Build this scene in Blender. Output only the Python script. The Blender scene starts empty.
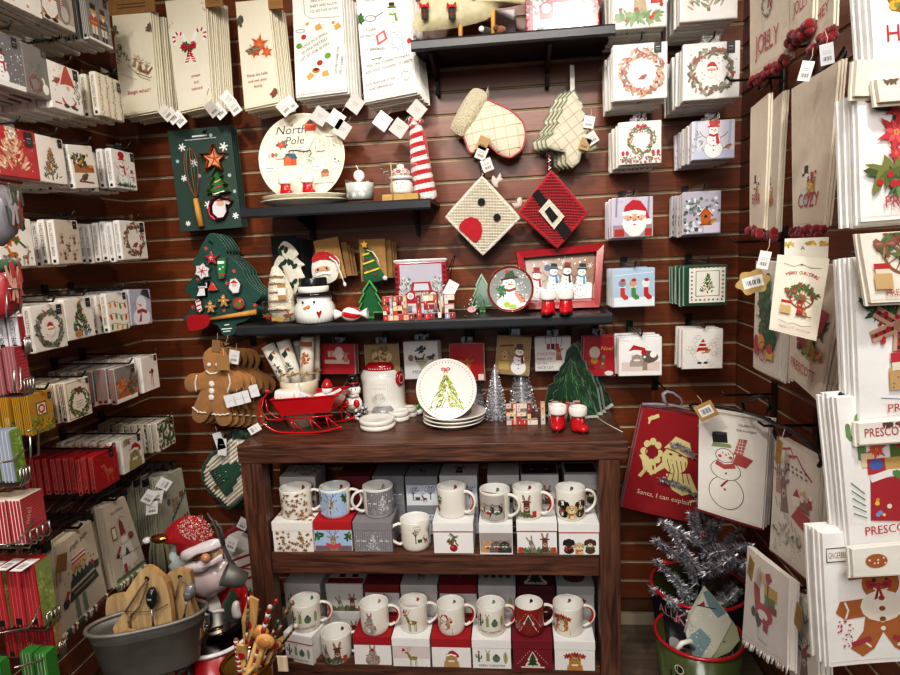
import bpy, bmesh, math, random
from math import sin, cos, pi, radians, atan2, sqrt, hypot
from mathutils import Vector as V, Matrix
SC=bpy.context.scene; COL=SC.collection
R=random.Random(7)
# ---------------------------------------------------------------- camera (24 mm phone lens, solved from the slatwall grooves)
F=615.66; YAW,PIT,ROL=-.104276,-.145312,-.046338; H=1.473
DB,XL,XR=2.2506,-1.4390,.7859          # back wall y, left wall x, right wall x
def _cam():
    cy,sy,cp,sp,cr,sr=cos(YAW),sin(YAW),cos(PIT),sin(PIT),cos(ROL),sin(ROL)
    fw=V((sy*cp,cy*cp,sp)); rt=V((cy,-sy,0)); up=rt.cross(fw)
    return fw, rt*cr+up*sr, up*cr-rt*sr
FW,RT,UP=_cam(); EYE=V((0,0,H))
def ray(px,py): return FW+RT*((px-450)/F)-UP*((py-337.5)/F)
def P(px,py,x=None,y=None,z=None):
    r=ray(px,py)
    t=x/r.x if x is not None else (y/r.y if y is not None else (z-H)/r.z)
    return EYE+r*t
cam=bpy.data.objects.new('camera',bpy.data.cameras.new('camera')); COL.objects.link(cam)
cam.data.sensor_width=36; cam.data.lens=F*36/900; cam.data.clip_start=.02
cam.matrix_world=Matrix((( RT.x,UP.x,-FW.x,0),(RT.y,UP.y,-FW.y,0),(RT.z,UP.z,-FW.z,H),(0,0,0,1)))
SC.camera=cam
SC.cycles.transparent_max_bounces=40
# ---------------------------------------------------------------- colours and materials
_hx={}
def hx(c):
    if not isinstance(c,str): return c
    if c not in _hx:
        s=c if len(c)==6 else ''.join(a*2 for a in c)
        l=[int(s[i:i+2],16)/255 for i in (0,2,4)]
        _hx[c]=tuple((x/12.92 if x<=.04045 else ((x+.055)/1.055)**2.4) for x in l)+(1.,)
    return _hx[c]
MATS={}
def mat(name,rough=.6,metal=0,coat=0,sheen=0,bump=0,bscale=200,var=.12,vscale=18,kind='noise',spec=.5,stretch=None,sub=0):
    m=bpy.data.materials.new(name); m.use_nodes=True; n=m.node_tree.nodes; l=m.node_tree.links
    b=n['Principled BSDF']; a=n.new('ShaderNodeAttribute'); a.attribute_name='Col'
    tc=n.new('ShaderNodeTexCoord'); src=tc.outputs['Object']
    mp=n.new('ShaderNodeMapping'); l.new(src,mp.inputs[0])
    if stretch: mp.inputs['Scale'].default_value=stretch
    nz=n.new('ShaderNodeTexNoise'); nz.inputs['Scale'].default_value=vscale; nz.inputs['Detail'].default_value=6 if stretch else 3; nz.inputs['Distortion'].default_value=.9 if stretch else 0
    l.new(mp.outputs[0],nz.inputs['Vector'])
    mr=n.new('ShaderNodeMapRange'); mr.inputs['From Min'].default_value=.3; mr.inputs['From Max'].default_value=.7
    mr.inputs['To Min'].default_value=1-var; mr.inputs['To Max'].default_value=1+var; l.new(nz.outputs['Fac'],mr.inputs[0])
    mx=n.new('ShaderNodeVectorMath'); mx.operation='SCALE'; l.new(a.outputs['Color'],mx.inputs[0]); l.new(mr.outputs[0],mx.inputs['Scale'])
    l.new(mx.outputs[0],b.inputs['Base Color'])
    b.inputs['Roughness'].default_value=rough; b.inputs['Metallic'].default_value=metal; b.inputs['Coat Weight'].default_value=coat
    b.inputs['Coat Roughness'].default_value=.08; b.inputs['Sheen Weight'].default_value=sheen; b.inputs['Specular IOR Level'].default_value=spec
    if sub: b.inputs['Subsurface Weight'].default_value=sub; b.inputs['Subsurface Radius'].default_value=(.01,.006,.004)
    if bump:
        if kind=='noise': t=n.new('ShaderNodeTexNoise'); t.inputs['Scale'].default_value=bscale; t.inputs['Detail'].default_value=4; o=t.outputs['Fac']
        elif kind=='voro': t=n.new('ShaderNodeTexVoronoi'); t.inputs['Scale'].default_value=bscale; o=t.outputs['Distance']
        else: t=n.new('ShaderNodeTexWave'); t.inputs['Scale'].default_value=bscale; t.inputs['Distortion'].default_value=1.5; o=t.outputs['Fac']
        l.new(mp.outputs[0] if stretch else src,t.inputs['Vector'])
        bp=n.new('ShaderNodeBump'); bp.inputs['Strength'].default_value=bump; bp.inputs['Distance'].default_value=.004
        l.new(o,bp.inputs['Height']); l.new(bp.outputs[0],b.inputs['Normal'])
    MATS[name]=m; return m
mat('paper',.65,var=.04)
mat('wrap',.32,coat=.35,bump=.25,bscale=45,var=.05)
mat('cloth',.95,sheen=.25,bump=.35,bscale=38,var=.05,vscale=9)
mat('felt',.95,sheen=.4,bump=.5,bscale=500,var=.1,vscale=60)
mat('knit',.95,sheen=.3,bump=.9,bscale=210,var=.14,kind='voro',vscale=150)
mat('gloss',.2,coat=.35,var=.03)
mat('glitter',.35,bump=.8,bscale=500,var=.6,vscale=420,coat=.3)
mat('black',.38,var=.1,spec=.4)
mat('metal',.3,metal=1,var=.1)
mat('zinc',.55,metal=.55,var=.22,vscale=14,bump=.1,bscale=60)
mat('gold',.25,metal=1,var=.08)
mat('plastic',.3,var=.03)
mat('rawwood',.6,var=.3,vscale=16,stretch=(3,3,.35),bump=.1,bscale=60)
mat('kraft',.85,var=.1,vscale=90)
mat('slat',.36,var=.24,vscale=16,stretch=(.4,1,9),coat=.1)
mat('slatside',.36,var=.24,vscale=16,stretch=(1,.4,9),coat=.1)
mat('tablewood',.42,var=.7,vscale=9,stretch=(.7,6,9),bump=.4,bscale=18,coat=.1)
mat('tablewoodup',.42,var=.7,vscale=9,stretch=(8,8,.6),bump=.4,bscale=18,coat=.1)
mat('floorwood',.5,var=.3,vscale=6,stretch=(1,8,1))
mat('tinsel',.3,metal=.45,var=.35,vscale=300)
def clear(name,tint=(1,1,1,1),fac=.12,rough=.05):
    m=bpy.data.materials.new(name); m.use_nodes=True; n=m.node_tree.nodes; l=m.node_tree.links; n.clear()
    o=n.new('ShaderNodeOutputMaterial'); t=n.new('ShaderNodeBsdfTransparent'); t.inputs[0].default_value=tint
    g=n.new('ShaderNodeBsdfGlossy'); g.inputs['Roughness'].default_value=rough
    lw=n.new('ShaderNodeLayerWeight'); lw.inputs[0].default_value=.3
    pw=n.new('ShaderNodeMath'); pw.operation='POWER'; pw.inputs[1].default_value=2.5; l.new(lw.outputs['Facing'],pw.inputs[0])
    ad=n.new('ShaderNodeMath'); ad.operation='MULTIPLY_ADD'; ad.use_clamp=True; ad.inputs[1].default_value=.7; ad.inputs[2].default_value=fac*.6; l.new(pw.outputs[0],ad.inputs[0])
    mx=n.new('ShaderNodeMixShader'); l.new(ad.outputs[0],mx.inputs[0]); l.new(t.outputs[0],mx.inputs[1]); l.new(g.outputs[0],mx.inputs[2]); l.new(mx.outputs[0],o.inputs[0])
    MATS[name]=m
clear('clear'); clear('glass',(.95,.97,.96,1),.06,.02)
# ---------------------------------------------------------------- mesh builder: every face carries a colour and a material
class M:
    def __init__(s): s.v=[];s.f=[];s.c=[];s.m=[];s.s=[];s.T=None
    def add(s,vs,fs,col,mt='paper',smooth=False):
        k=len(s.v)
        s.v+= [tuple(s.T@V(p)) for p in vs] if s.T else [tuple(p) for p in vs]
        multi=isinstance(col,list)
        for i,f in enumerate(fs):
            s.f.append(tuple(a+k for a in f)); s.c.append(hx(col[i] if multi else col)); s.m.append(mt); s.s.append(smooth)
        return s
    def box(s,x0,x1,y0,y1,z0,z1,col,mt='paper',b=0):
        if x0>x1: x0,x1=x1,x0
        if y0>y1: y0,y1=y1,y0
        if z0>z1: z0,z1=z1,z0
        if not b:
            vs=[(x,y,z) for z in (z0,z1) for y in (y0,y1) for x in (x0,x1)]
            return s.add(vs,[(0,1,5,4),(1,3,7,5),(3,2,6,7),(2,0,4,6),(4,5,7,6),(0,2,3,1)],col,mt)
        b=min(b,(x1-x0)*.45,(y1-y0)*.45,(z1-z0)*.45)
        bm=bmesh.new(); bmesh.ops.create_cube(bm,size=1)
        for v in bm.verts: v.co=V(((x0+x1)/2+v.co.x*(x1-x0),(y0+y1)/2+v.co.y*(y1-y0),(z0+z1)/2+v.co.z*(z1-z0)))
        bmesh.ops.bevel(bm,geom=bm.edges[:],offset=b,segments=2,profile=.6,affect='EDGES')
        bm.verts.index_update(); bmesh.ops.recalc_face_normals(bm,faces=bm.faces)
        s.add([v.co[:] for v in bm.verts],[tuple(v.index for v in f.verts) for f in bm.faces],col,mt); bm.free(); return s
    def lathe(s,pr,n=32,col='fff',mt='gloss',c=(0,0,0),smooth=True,sx=1,sy=1,cap=True):
        vs=[];fs=[];cl=[]; multi=isinstance(col,list)
        for r,z in pr:
            for i in range(n): a=2*pi*i/n; vs.append((c[0]+r*cos(a)*sx,c[1]+r*sin(a)*sy,c[2]+z))
        for j in range(len(pr)-1):
            for i in range(n): k=(i+1)%n; fs.append((j*n+i,j*n+k,(j+1)*n+k,(j+1)*n+i)); cl.append(col[j] if multi else col)
        if cap:
            if pr[0][0]>1e-4: fs.append(tuple(range(n-1,-1,-1))); cl.append(col[0] if multi else col)
            if pr[-1][0]>1e-4: fs.append(tuple((len(pr)-1)*n+i for i in range(n))); cl.append(col[-1] if multi else col)
        return s.add(vs,fs,cl if multi else col,mt,smooth)
    def ball(s,c,rx,ry=None,rz=None,col='fff',mt='gloss',n=16):
        ry=rx if ry is None else ry; rz=rx if rz is None else rz; m=max(6,n//2)
        pr=[(max(1e-5,sin(pi*j/m)),-cos(pi*j/m)) for j in range(m+1)]
        vs=[(c[0]+r*cos(2*pi*i/n)*rx,c[1]+r*sin(2*pi*i/n)*ry,c[2]+z*rz) for r,z in pr for i in range(n)]
        fs=[(j*n+i,j*n+(i+1)%n,(j+1)*n+(i+1)%n,(j+1)*n+i) for j in range(m) for i in range(n)]
        return s.add(vs,fs,col,mt,True)
    def tube(s,pts,r,col='111',mt='black',n=8,close=False,flat=1):
        pts=[V(p) for p in pts]; N=len(pts); rs=r if isinstance(r,(list,tuple)) else [r]*N; vs=[];fs=[]
        up=None
        for i in range(N):
            if close: t=pts[(i+1)%N]-pts[i-1]
            else: t=pts[min(i+1,N-1)]-pts[max(i-1,0)]
            t.normalize()
            if up is None:
                up=V((0,0,1)) if abs(t.z)<.9 else V((1,0,0))
            a=t.cross(up)
            if a.length<1e-5: a=t.orthogonal()
            a.normalize(); b=a.cross(t); up=b
            for k in range(n): w=2*pi*k/n; vs.append(pts[i]+a*(rs[i]*cos(w))+b*(rs[i]*flat*sin(w)))
        for i in range(N if close else N-1):
            j=(i+1)%N
            for k in range(n): q=(k+1)%n; fs.append((i*n+k,i*n+q,j*n+q,j*n+k))
        if not close: fs+= [tuple(range(n-1,-1,-1)),tuple((N-1)*n+k for k in range(n))]
        return s.add(vs,fs,col,mt,True)
    def prism(s,o,y0,y1,col,mt='paper',side=None):
        n=len(o); vs=[(x,y0,z) for x,z in o]+[(x,y1,z) for x,z in o]
        ar=sum(o[i][0]*o[(i+1)%n][1]-o[(i+1)%n][0]*o[i][1] for i in range(n))
        fr=tuple(range(n)); bk=tuple(range(2*n-1,n-1,-1)); sd=[(i,n+i,n+(i+1)%n,(i+1)%n) for i in range(n)]
        if ar<0: fr=fr[::-1];bk=bk[::-1];sd=[q[::-1] for q in sd]
        return s.add(vs,[fr,bk]+sd,[col,col]+[side or col]*n,mt)
    def pillow(s,o,y,t,col,mt='cloth',c=None,rings=4,back=True,smooth=True):
        """puffed outline: o in x,z around c, front bulges to y-t, back to y+t"""
        cx=sum(p[0] for p in o)/len(o); cz=sum(p[1] for p in o)/len(o)
        if c: cx,cz=c
        n=len(o)
        for sg in ((-1,1) if back else (-1,)):
            vs=[];fs=[]
            for j in range(rings+1):
                f=1-j/rings; h=sqrt(max(0,1-f*f))
                vs+=[(cx+(x-cx)*f,y+sg*t*h,cz+(z-cz)*f) for x,z in o]
            for j in range(rings):
                for i in range(n): q=(j*n+i,j*n+(i+1)%n,(j+1)*n+(i+1)%n,(j+1)*n+i); fs.append(q if sg<0 else q[::-1])
            s.add(vs,fs,col,mt,smooth)
        return s
    def obj(s,name,parent=None,loc=None,rot=None,shift=True):
        me=bpy.data.meshes.new(name); me.from_pydata(s.v,[],s.f)
        names=[]
        for a in s.m:
            if a not in names: names.append(a)
        for a in names: me.materials.append(MATS[a])
        ix={a:i for i,a in enumerate(names)}
        me.polygons.foreach_set('material_index',[ix[a] for a in s.m]); me.polygons.foreach_set('use_smooth',s.s)
        ca=me.color_attributes.new('Col','FLOAT_COLOR','CORNER'); buf=[]
        for p,c in zip(me.polygons,s.c): buf.extend(c*p.loop_total)
        ca.data.foreach_set('color',buf); me.update()
        o=bpy.data.objects.new(name,me); COL.objects.link(o)
        if parent is not None: o.parent=parent
        elif loc is None and s.v and shift:                  # world-space mesh: put the origin at its base
            lo=V([min(p[i] for p in s.v) for i in range(3)]); hi=V([max(p[i] for p in s.v) for i in range(3)])
            b=V(((lo.x+hi.x)/2,(lo.y+hi.y)/2,lo.z)); me.transform(Matrix.Translation(-b)); o.location=b
        if loc is not None: o.location=loc
        if rot is not None: o.rotation_euler=rot
        return o
def T(o,label,cat,group=None):
    o['label']=label; o['category']=cat
    if group: o['group']=group
    return o
def E(name,loc,rot=(0,0,0)):
    o=bpy.data.objects.new(name,None); o.empty_display_size=.05; o.location=loc; o.rotation_euler=rot; COL.objects.link(o); return o
def S(o): o['kind']='structure'; return o
def dup(o,loc=None,rot=None,label=None,group=None):
    c=o.copy(); COL.objects.link(c)
    if loc is not None: c.location=loc
    if rot is not None: c.rotation_euler=rot
    if label: c['label']=label
    if group: c['group']=group
    for ch in list(o.children):
        d=ch.copy(); COL.objects.link(d); d.parent=c
        for g in list(ch.children):
            e=g.copy(); COL.objects.link(e); e.parent=d
    return c
# ---------------------------------------------------------------- vertical planes: local x along the face, y into the wall, z up
class Pl:
    def __init__(s,o,yaw): s.o=V(o); s.yaw=yaw; s.X=V((cos(yaw),sin(yaw),0)); s.N=V((-sin(yaw),cos(yaw),0))
    def hit(s,px,py):
        r=ray(px,py); t=(s.o-EYE).dot(s.N)/r.dot(s.N); return EYE+r*t
    def uv(s,px,py): p=s.hit(px,py); return (p-s.o).dot(s.X),p.z
    def rect(s,x0,y0,x1,y1,anchor='b'):
        """edges given at the middle of each side, in photo pixels -> (base centre point, w, h)"""
        xm,ym=(x0+x1)/2,(y0+y1)/2
        u0=s.uv(x0,ym)[0];u1=s.uv(x1,ym)[0];zt=s.uv(xm,y0)[1];zb=s.uv(xm,y1)[1]
        p=s.o+s.X*((u0+u1)/2); p.z=zb
        return p,abs(u1-u0),zt-zb
def BK(y): return Pl((0,y,0),0)
def LF(x): return Pl((x,0,0),pi/2)
def RG(x): return Pl((x,0,0),-pi/2)
def AT(px,py,y,yaw): return Pl(P(px,py,y=y),radians(yaw))
# ---------------------------------------------------------------- flat artwork laid on a face (real polygons a hair above it)
_tx={}
def glyphs(t):
    if t not in _tx:
        cu=bpy.data.curves.new('t','FONT'); cu.body=t; cu.resolution_u=2; ob=bpy.data.objects.new('t',cu); COL.objects.link(ob)
        bpy.context.view_layer.update()
        me=bpy.data.meshes.new_from_object(ob.evaluated_get(bpy.context.evaluated_depsgraph_get()))
        vs=[(v.co.x,v.co.y) for v in me.vertices]; fs=[tuple(p.vertices) for p in me.polygons]
        bpy.data.objects.remove(ob); bpy.data.curves.remove(cu); bpy.data.meshes.remove(me)
        w=max([v[0] for v in vs] or [1]); _tx[t]=(vs,fs,w)
    return _tx[t]
def subd(pts,faces,lim):
    from mathutils.geometry import tessellate_polygon
    pts=list(pts); tr=[]
    for f in faces:
        if len(f)==3: tr.append(tuple(f))
        else: tr+= [tuple(f[i] for i in t) for t in tessellate_polygon([[V((pts[i][0],pts[i][1],0)) for i in f]])]
    mid={}
    for _ in range(5):
        out=[]; again=False
        L=lambda i,j:hypot(pts[i][0]-pts[j][0],pts[i][1]-pts[j][1])
        def mp(i,j):
            k=(min(i,j),max(i,j))
            if k not in mid: pts.append(((pts[i][0]+pts[j][0])/2,(pts[i][1]+pts[j][1])/2)); mid[k]=len(pts)-1
            return mid[k]
        for t in tr:
            e=[(L(t[i],t[(i+1)%3])>lim) for i in range(3)]; n=sum(e)
            if n==0: out.append(t); continue
            again=True; m_=[mp(t[i],t[(i+1)%3]) if e[i] else None for i in range(3)]
            if n==3: out+=[(t[0],m_[0],m_[2]),(m_[0],t[1],m_[1]),(m_[2],m_[1],t[2]),(m_[0],m_[1],m_[2])]
            else:
                if n==1:
                    i=e.index(True); out+=[(t[i],m_[i],t[(i+2)%3]),(m_[i],t[(i+1)%3],t[(i+2)%3])]
                else:
                    i=e.index(False); p,q,r=t[i],t[(i+1)%3],t[(i+2)%3]; a,b=m_[(i+1)%3],m_[(i+2)%3]; out+=[(p,q,a),(p,a,b),(b,a,r)]
        tr=out
        if not again: break
    return pts,tr
class D:
    """drawing frame; unit = face width, y up from the bottom, a = height/width"""
    def __init__(s,m,fn,a=1,mt='paper',seed=1,k=None,A=(1,0,0,1,0,0),clip=True):
        s.clip=clip;s.m=m;s.fn=fn;s.a=a;s.mt=mt;s.k=k or [0];s.A=A;s.r=random.Random(seed)
    def at(s,x,y,sc=1,rot=0,flip=False,sy=None):
        a,b,c,d,e,f=s.A; r=radians(rot); sx=-sc if flip else sc; sy=sc if sy is None else sy
        p,q,u,w=cos(r)*sx,sin(r)*sx,-sin(r)*sy,cos(r)*sy
        n=D(s.m,s.fn,s.a,s.mt,1,s.k,(a*p+c*q,b*p+d*q,a*u+c*w,b*u+d*w,a*x+c*y+e,b*x+d*y+f),s.clip); n.r=s.r; return n
    def _e(s,pts,faces,col,step=True):
        a,b,c,d,e,f=s.A
        if s.mt=='cloth':
            q=[(a*x+c*y+e,b*x+d*y+f) for x,y in pts]; ext=max(max(v[i] for v in q)-min(v[i] for v in q) for i in (0,1))
            off=.00025+s.k[0]*.00004; s.k[0]+=.25 if ext<.12 else 1
            if ext>.14 and len(faces)<60: pts,faces=subd(pts,faces,.11/max(.05,hypot(a,b)))
        else: off=.00025+s.k[0]*.000012; s.k[0]+=1
        cl=lambda v,h:min(max(v,.008),h-.008) if s.clip else v
        q=[s.fn(cl(a*x+c*y+e,1),cl(b*x+d*y+f,s.a),off) for x,y in pts]
        s.m.add(q,faces,col,s.mt); return s
    def poly(s,pts,col):
        n=len(pts); ar=sum(pts[i][0]*pts[(i+1)%n][1]-pts[(i+1)%n][0]*pts[i][1] for i in range(n))*(s.A[0]*s.A[3]-s.A[1]*s.A[2])
        return s._e(pts,[tuple(range(n)) if ar>0 else tuple(range(n-1,-1,-1))],col)
    def ell(s,x,y,rx,ry=None,col='000',rot=0,n=14,a0=0,a1=360):
        ry=rx if ry is None else ry; r=radians(rot); full=a1-a0>=360
        ps=[]
        for i in range(n if full else n+1):
            t=radians(a0+(a1-a0)*i/n); u,v=rx*cos(t),ry*sin(t); ps.append((x+u*cos(r)-v*sin(r),y+u*sin(r)+v*cos(r)))
        return s.poly(ps,col)
    def rect(s,x0,y0,x1,y1,col): return s.poly([(x0,y0),(x1,y0),(x1,y1),(x0,y1)],col)
    def line(s,pts,w,col):
        N=len(pts); L=[];Rr=[]
        for i in range(N):
            p,q=pts[max(i-1,0)],pts[min(i+1,N-1)]; dx,dy=q[0]-p[0],q[1]-p[1]; l=hypot(dx,dy) or 1; nx,ny=-dy/l*w/2,dx/l*w/2
            L.append((pts[i][0]+nx,pts[i][1]+ny));Rr.append((pts[i][0]-nx,pts[i][1]-ny))
        fl=s.A[0]*s.A[3]-s.A[1]*s.A[2]<0
        fs=[(N+i,N+i+1,i+1,i) for i in range(N-1)]
        return s._e(L+Rr,[f[::-1] for f in fs] if fl else fs,col)
    def ring(s,x,y,r,w,col,ry=None,n=24): 
        ry=r if ry is None else ry
        return s.line([(x+r*cos(2*pi*i/n),y+ry*sin(2*pi*i/n)) for i in range(n+1)],w,col)
    def star(s,x,y,r,col,n=5,f=.42,rot=90):
        return s.poly([(x+(r if i%2==0 else r*f)*cos(radians(rot)+pi*i/n),y+(r if i%2==0 else r*f)*sin(radians(rot)+pi*i/n)) for i in range(2*n)],col)
    def flake(s,x,y,r,col,w=None):
        for i in range(3):
            t=pi*i/3+.2; s.line([(x-r*cos(t),y-r*sin(t)),(x+r*cos(t),y+r*sin(t))],w or r*.2,col)
    def text(s,t,x,y,h,col,align='c',rot=0,sx=1,shear=0,wmax=None):
        vs,fs,w=glyphs(t); k=h/.7; kx=k*sx
        if wmax and w*kx>wmax: kx=wmax/w
        ox={'c':-w/2,'l':0,'r':-w}[align]; n=s.at(x,y,1,rot)
        n._e([((vx+ox+shear*vy)*kx,vy*k) for vx,vy in vs],fs,col); return s
    def arctext(s,t,x,y,rad,h,col,span=60,mid=90):
        N=len(t)
        for i,ch in enumerate(t):
            if ch==' ': continue
            a=mid+span/2-span*(i+.5)/N if N>1 else mid
            s.text(ch,x+rad*cos(radians(a)),y+rad*sin(radians(a)),h,col,rot=a-90)
def face(w,h,y=0,x0=None,z0=0):
    """flat face of width w at local y"""
    x0=-w/2 if x0 is None else x0
    return lambda x,yy,o:(x0+x*w,y-o,z0+yy*w)
def disc(w):
    return lambda x,y,o:((x-.5)*w,-o,(y-.5)*w)
def quadmap(m,pl,q,wave=None):
    """corner pixels TL TR BR BL on a vertical plane -> (base point, width, height, map(u,v)->local xyz)"""
    pts=[pl.hit(*c) for c in q]; lo=min(p.z for p in pts); us=[(p-pl.o).dot(pl.X) for p in pts]; uc=(us[2]+us[3])/2
    p=pl.o+pl.X*uc; p.z=lo
    L=[(u-uc,t.z-lo) for u,t in zip(us,pts)]
    w=(hypot(L[1][0]-L[0][0],L[1][1]-L[0][1])+hypot(L[2][0]-L[3][0],L[2][1]-L[3][1]))/2; h=(hypot(L[3][0]-L[0][0],L[3][1]-L[0][1])+hypot(L[2][0]-L[1][0],L[2][1]-L[1][1]))/2
    wv=wave or (lambda u,v:0)
    def g(u,v,o=0):
        x=(L[3][0]*(1-u)+L[2][0]*u)*(1-v)+(L[0][0]*(1-u)+L[1][0]*u)*v; z=(L[3][1]*(1-u)+L[2][1]*u)*(1-v)+(L[0][1]*(1-u)+L[1][1]*u)*v
        return (x,wv(u,v)-o,z)
    return p,w,h,g
def cyl(r,zc,w,ang0=-90,r2=None,h=1):
    """wrap onto an upright cylinder: x=.5 faces local -y"""
    return lambda x,y,o:((r+o)*cos(radians(ang0)+(x-.5)*w/r),(r+o)*sin(radians(ang0)+(x-.5)*w/r),zc+y*w)
# ================================================================ printed motifs, each about one unit tall around (0,0)
GR=['2f5a2c','47733a','1f4424','5f7f45']
def scat(d,n,x0,y0,x1,y1,r0,r1,cols,el=1):
    for _ in range(n):
        r=d.r.uniform(r0,r1); d.ell(d.r.uniform(x0,x1),d.r.uniform(y0,y1),r,r*el,d.r.choice(cols),d.r.uniform(0,180),7)
def leafy(d,x,y,rx,ry,n,cols,l=.1,w=.035):
    for _ in range(n):
        a=d.r.uniform(0,2*pi); q=sqrt(d.r.random()); d.ell(x+rx*q*cos(a),y+ry*q*sin(a),l*d.r.uniform(.6,1.1),w*d.r.uniform(.6,1.2),d.r.choice(cols),degrees(a)+d.r.uniform(-50,50),6)
def degrees(a): return a*180/pi
def wreath(d,cols=None,r=.36,w=.1,n=80,dots=None,nd=14,l=.07):
    cols=cols or GR
    for i in range(n):
        a=2*pi*i/n+d.r.uniform(-.08,.08); q=r+d.r.uniform(-w,w)*.9; d.ell(q*cos(a),q*sin(a),l*d.r.uniform(.7,1.2),l*.34,d.r.choice(cols),degrees(a)+90+d.r.uniform(-60,60),6)
    for i in range(nd if dots else 0):
        a=d.r.uniform(0,2*pi); q=r+d.r.uniform(-w,w)*.6; d.ell(q*cos(a),q*sin(a),.024,.024,d.r.choice(dots),0,7)
def bow(d,c='b3202c',c2='8c1620'):
    d.poly([(-.02,-.02),(-.16,-.5),(-.06,-.46),(.02,-.1)],c2); d.poly([(.02,-.02),(.16,-.5),(.05,-.45),(-.02,-.1)],c)
    for s in (-1,1): d.poly([(0,0),(s*.3,.2),(s*.42,.1),(s*.36,-.12),(s*.2,-.12)],c); d.poly([(0,0),(s*.3,.06),(s*.3,-.03)],c2)
    d.ell(0,0,.09,.08,c,0,9)
def santa(d,skin='dca98a',red='b5202a',beard='f1efea'):
    d.poly([(-.3,.12),(-.24,.34),(-.05,.49),(.15,.46),(.3,.25),(.4,-.02),(.33,-.06),(.26,.12)],red)
    d.ell(.36,-.08,.075,.075,'fafafa')
    d.ell(0,0,.27,.2,skin); d.poly([(-.28,.02),(-.32,-.12),(-.26,-.3),(-.12,-.44),(0,-.5),(.12,-.44),(.27,-.28),(.32,-.1),(.28,.02),(.16,-.08),(0,-.06),(-.16,-.08)],beard)
    for s in (-1,1): d.ell(s*.1,.04,.022,.026,'222',0,8); d.ell(s*.1,.09,.06,.018,'fff',s*10,8); d.ell(s*.11,-.09,.12,.05,'fff',s*-14,10); d.ell(s*.16,-.02,.05,.035,'d98a78',0,8)
    d.ell(0,-.03,.05,.042,'cf8069'); d.ell(0,-.155,.04,.018,'a2303a',0,8)
    d.line([(-.31,.13),(0,.18),(.29,.13)],.1,'fbfaf6')
def snowman(d,hat='222',scarf='b3202c',arms=True,body='f7f7f4',line='9aa3ad',two=True):
    if arms: d.line([(-.12,-.02),(-.3,.1),(-.36,.2)],.016,'5a4030'); d.line([(.12,-.02),(.3,.08),(.37,.16)],.016,'5a4030')
    for y,r in ((-.27,.235),(-.02,.17),(.2,.125)): d.ell(0,y,r+.012,r+.012,line,0,20); d.ell(0,y,r,r*.98,body,0,20)
    for y in (-.3,-.18,-.05): d.ell(0,y,.02,.02,'222',0,8)
    d.line([(-.12,.11),(0,.07),(.12,.11)],.06,scarf); d.poly([(.05,.1),(.12,.1),(.16,-.14),(.07,-.14)],scarf)
    for s in (-1,1): d.ell(s*.045,.235,.016,.018,'111',0,7)
    d.poly([(0,.215),(.13,.19),(0,.18)],'e07a2a')
    d.line([(-.16,.31),(.16,.31)],.035,hat); d.rect(-.1,.31,.1,.47,hat); d.rect(-.1,.33,.1,.365,scarf)
def pine(d,cols=None,dots=None,n=90,nd=16,star=None,w=.36,trunk='6a4a30',flat=False):
    cols=cols or GR
    if trunk: d.rect(-.03,-.5,.03,-.38,trunk)
    if flat:
        for y,q in ((-.4,w),(-.18,w*.78),(.04,w*.56)): d.poly([(-q,y),(q,y),(0,y+.42)],cols[0])
    else:
        for i in range(n):
            y=-.4+.84*(i/n); q=w*(1-(y+.4)/.9)*d.r.uniform(-1,1); y2=y+d.r.uniform(-.03,.05); d.ell(q,y2,.075*(1.15-.5*i/n),.022,d.r.choice(cols),(-55 if q<0 else 55)*-1*d.r.uniform(.4,1) if 0 else (d.r.uniform(20,70) if q>0 else d.r.uniform(110,160))+180*0,6)
    for i in range(nd if dots else 0):
        y=d.r.uniform(-.38,.36); d.ell(w*(1-(y+.4)/.88)*d.r.uniform(-.85,.85),y,.023,.023,d.r.choice(dots),0,7)
    if star: d.star(0,.45,.075,star)
def gnome(d,hat='b5453a',body='b0382e'):
    d.ell(0,-.3,.24,.17,body); d.poly([(-.22,-.02),(-.24,-.26),(-.1,-.4),(0,-.44),(.1,-.4),(.24,-.26),(.22,-.02)],'f4f1ec')
    for i in range(5): d.line([(-.12+.06*i,-.1),(-.1+.05*i,-.34)],.006,'cfcac2')
    d.poly([(-.25,-.02),(-.16,.2),(-.05,.42),(.02,.5),(.1,.3),(.25,-.02),(.1,.03),(-.1,.03)],hat)
    d.ell(0,-.05,.06,.05,'e2b08f'); 
    for s in (-1,1): d.ell(s*.12,-.45,.09,.045,'2a2a2a',0,8)
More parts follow.
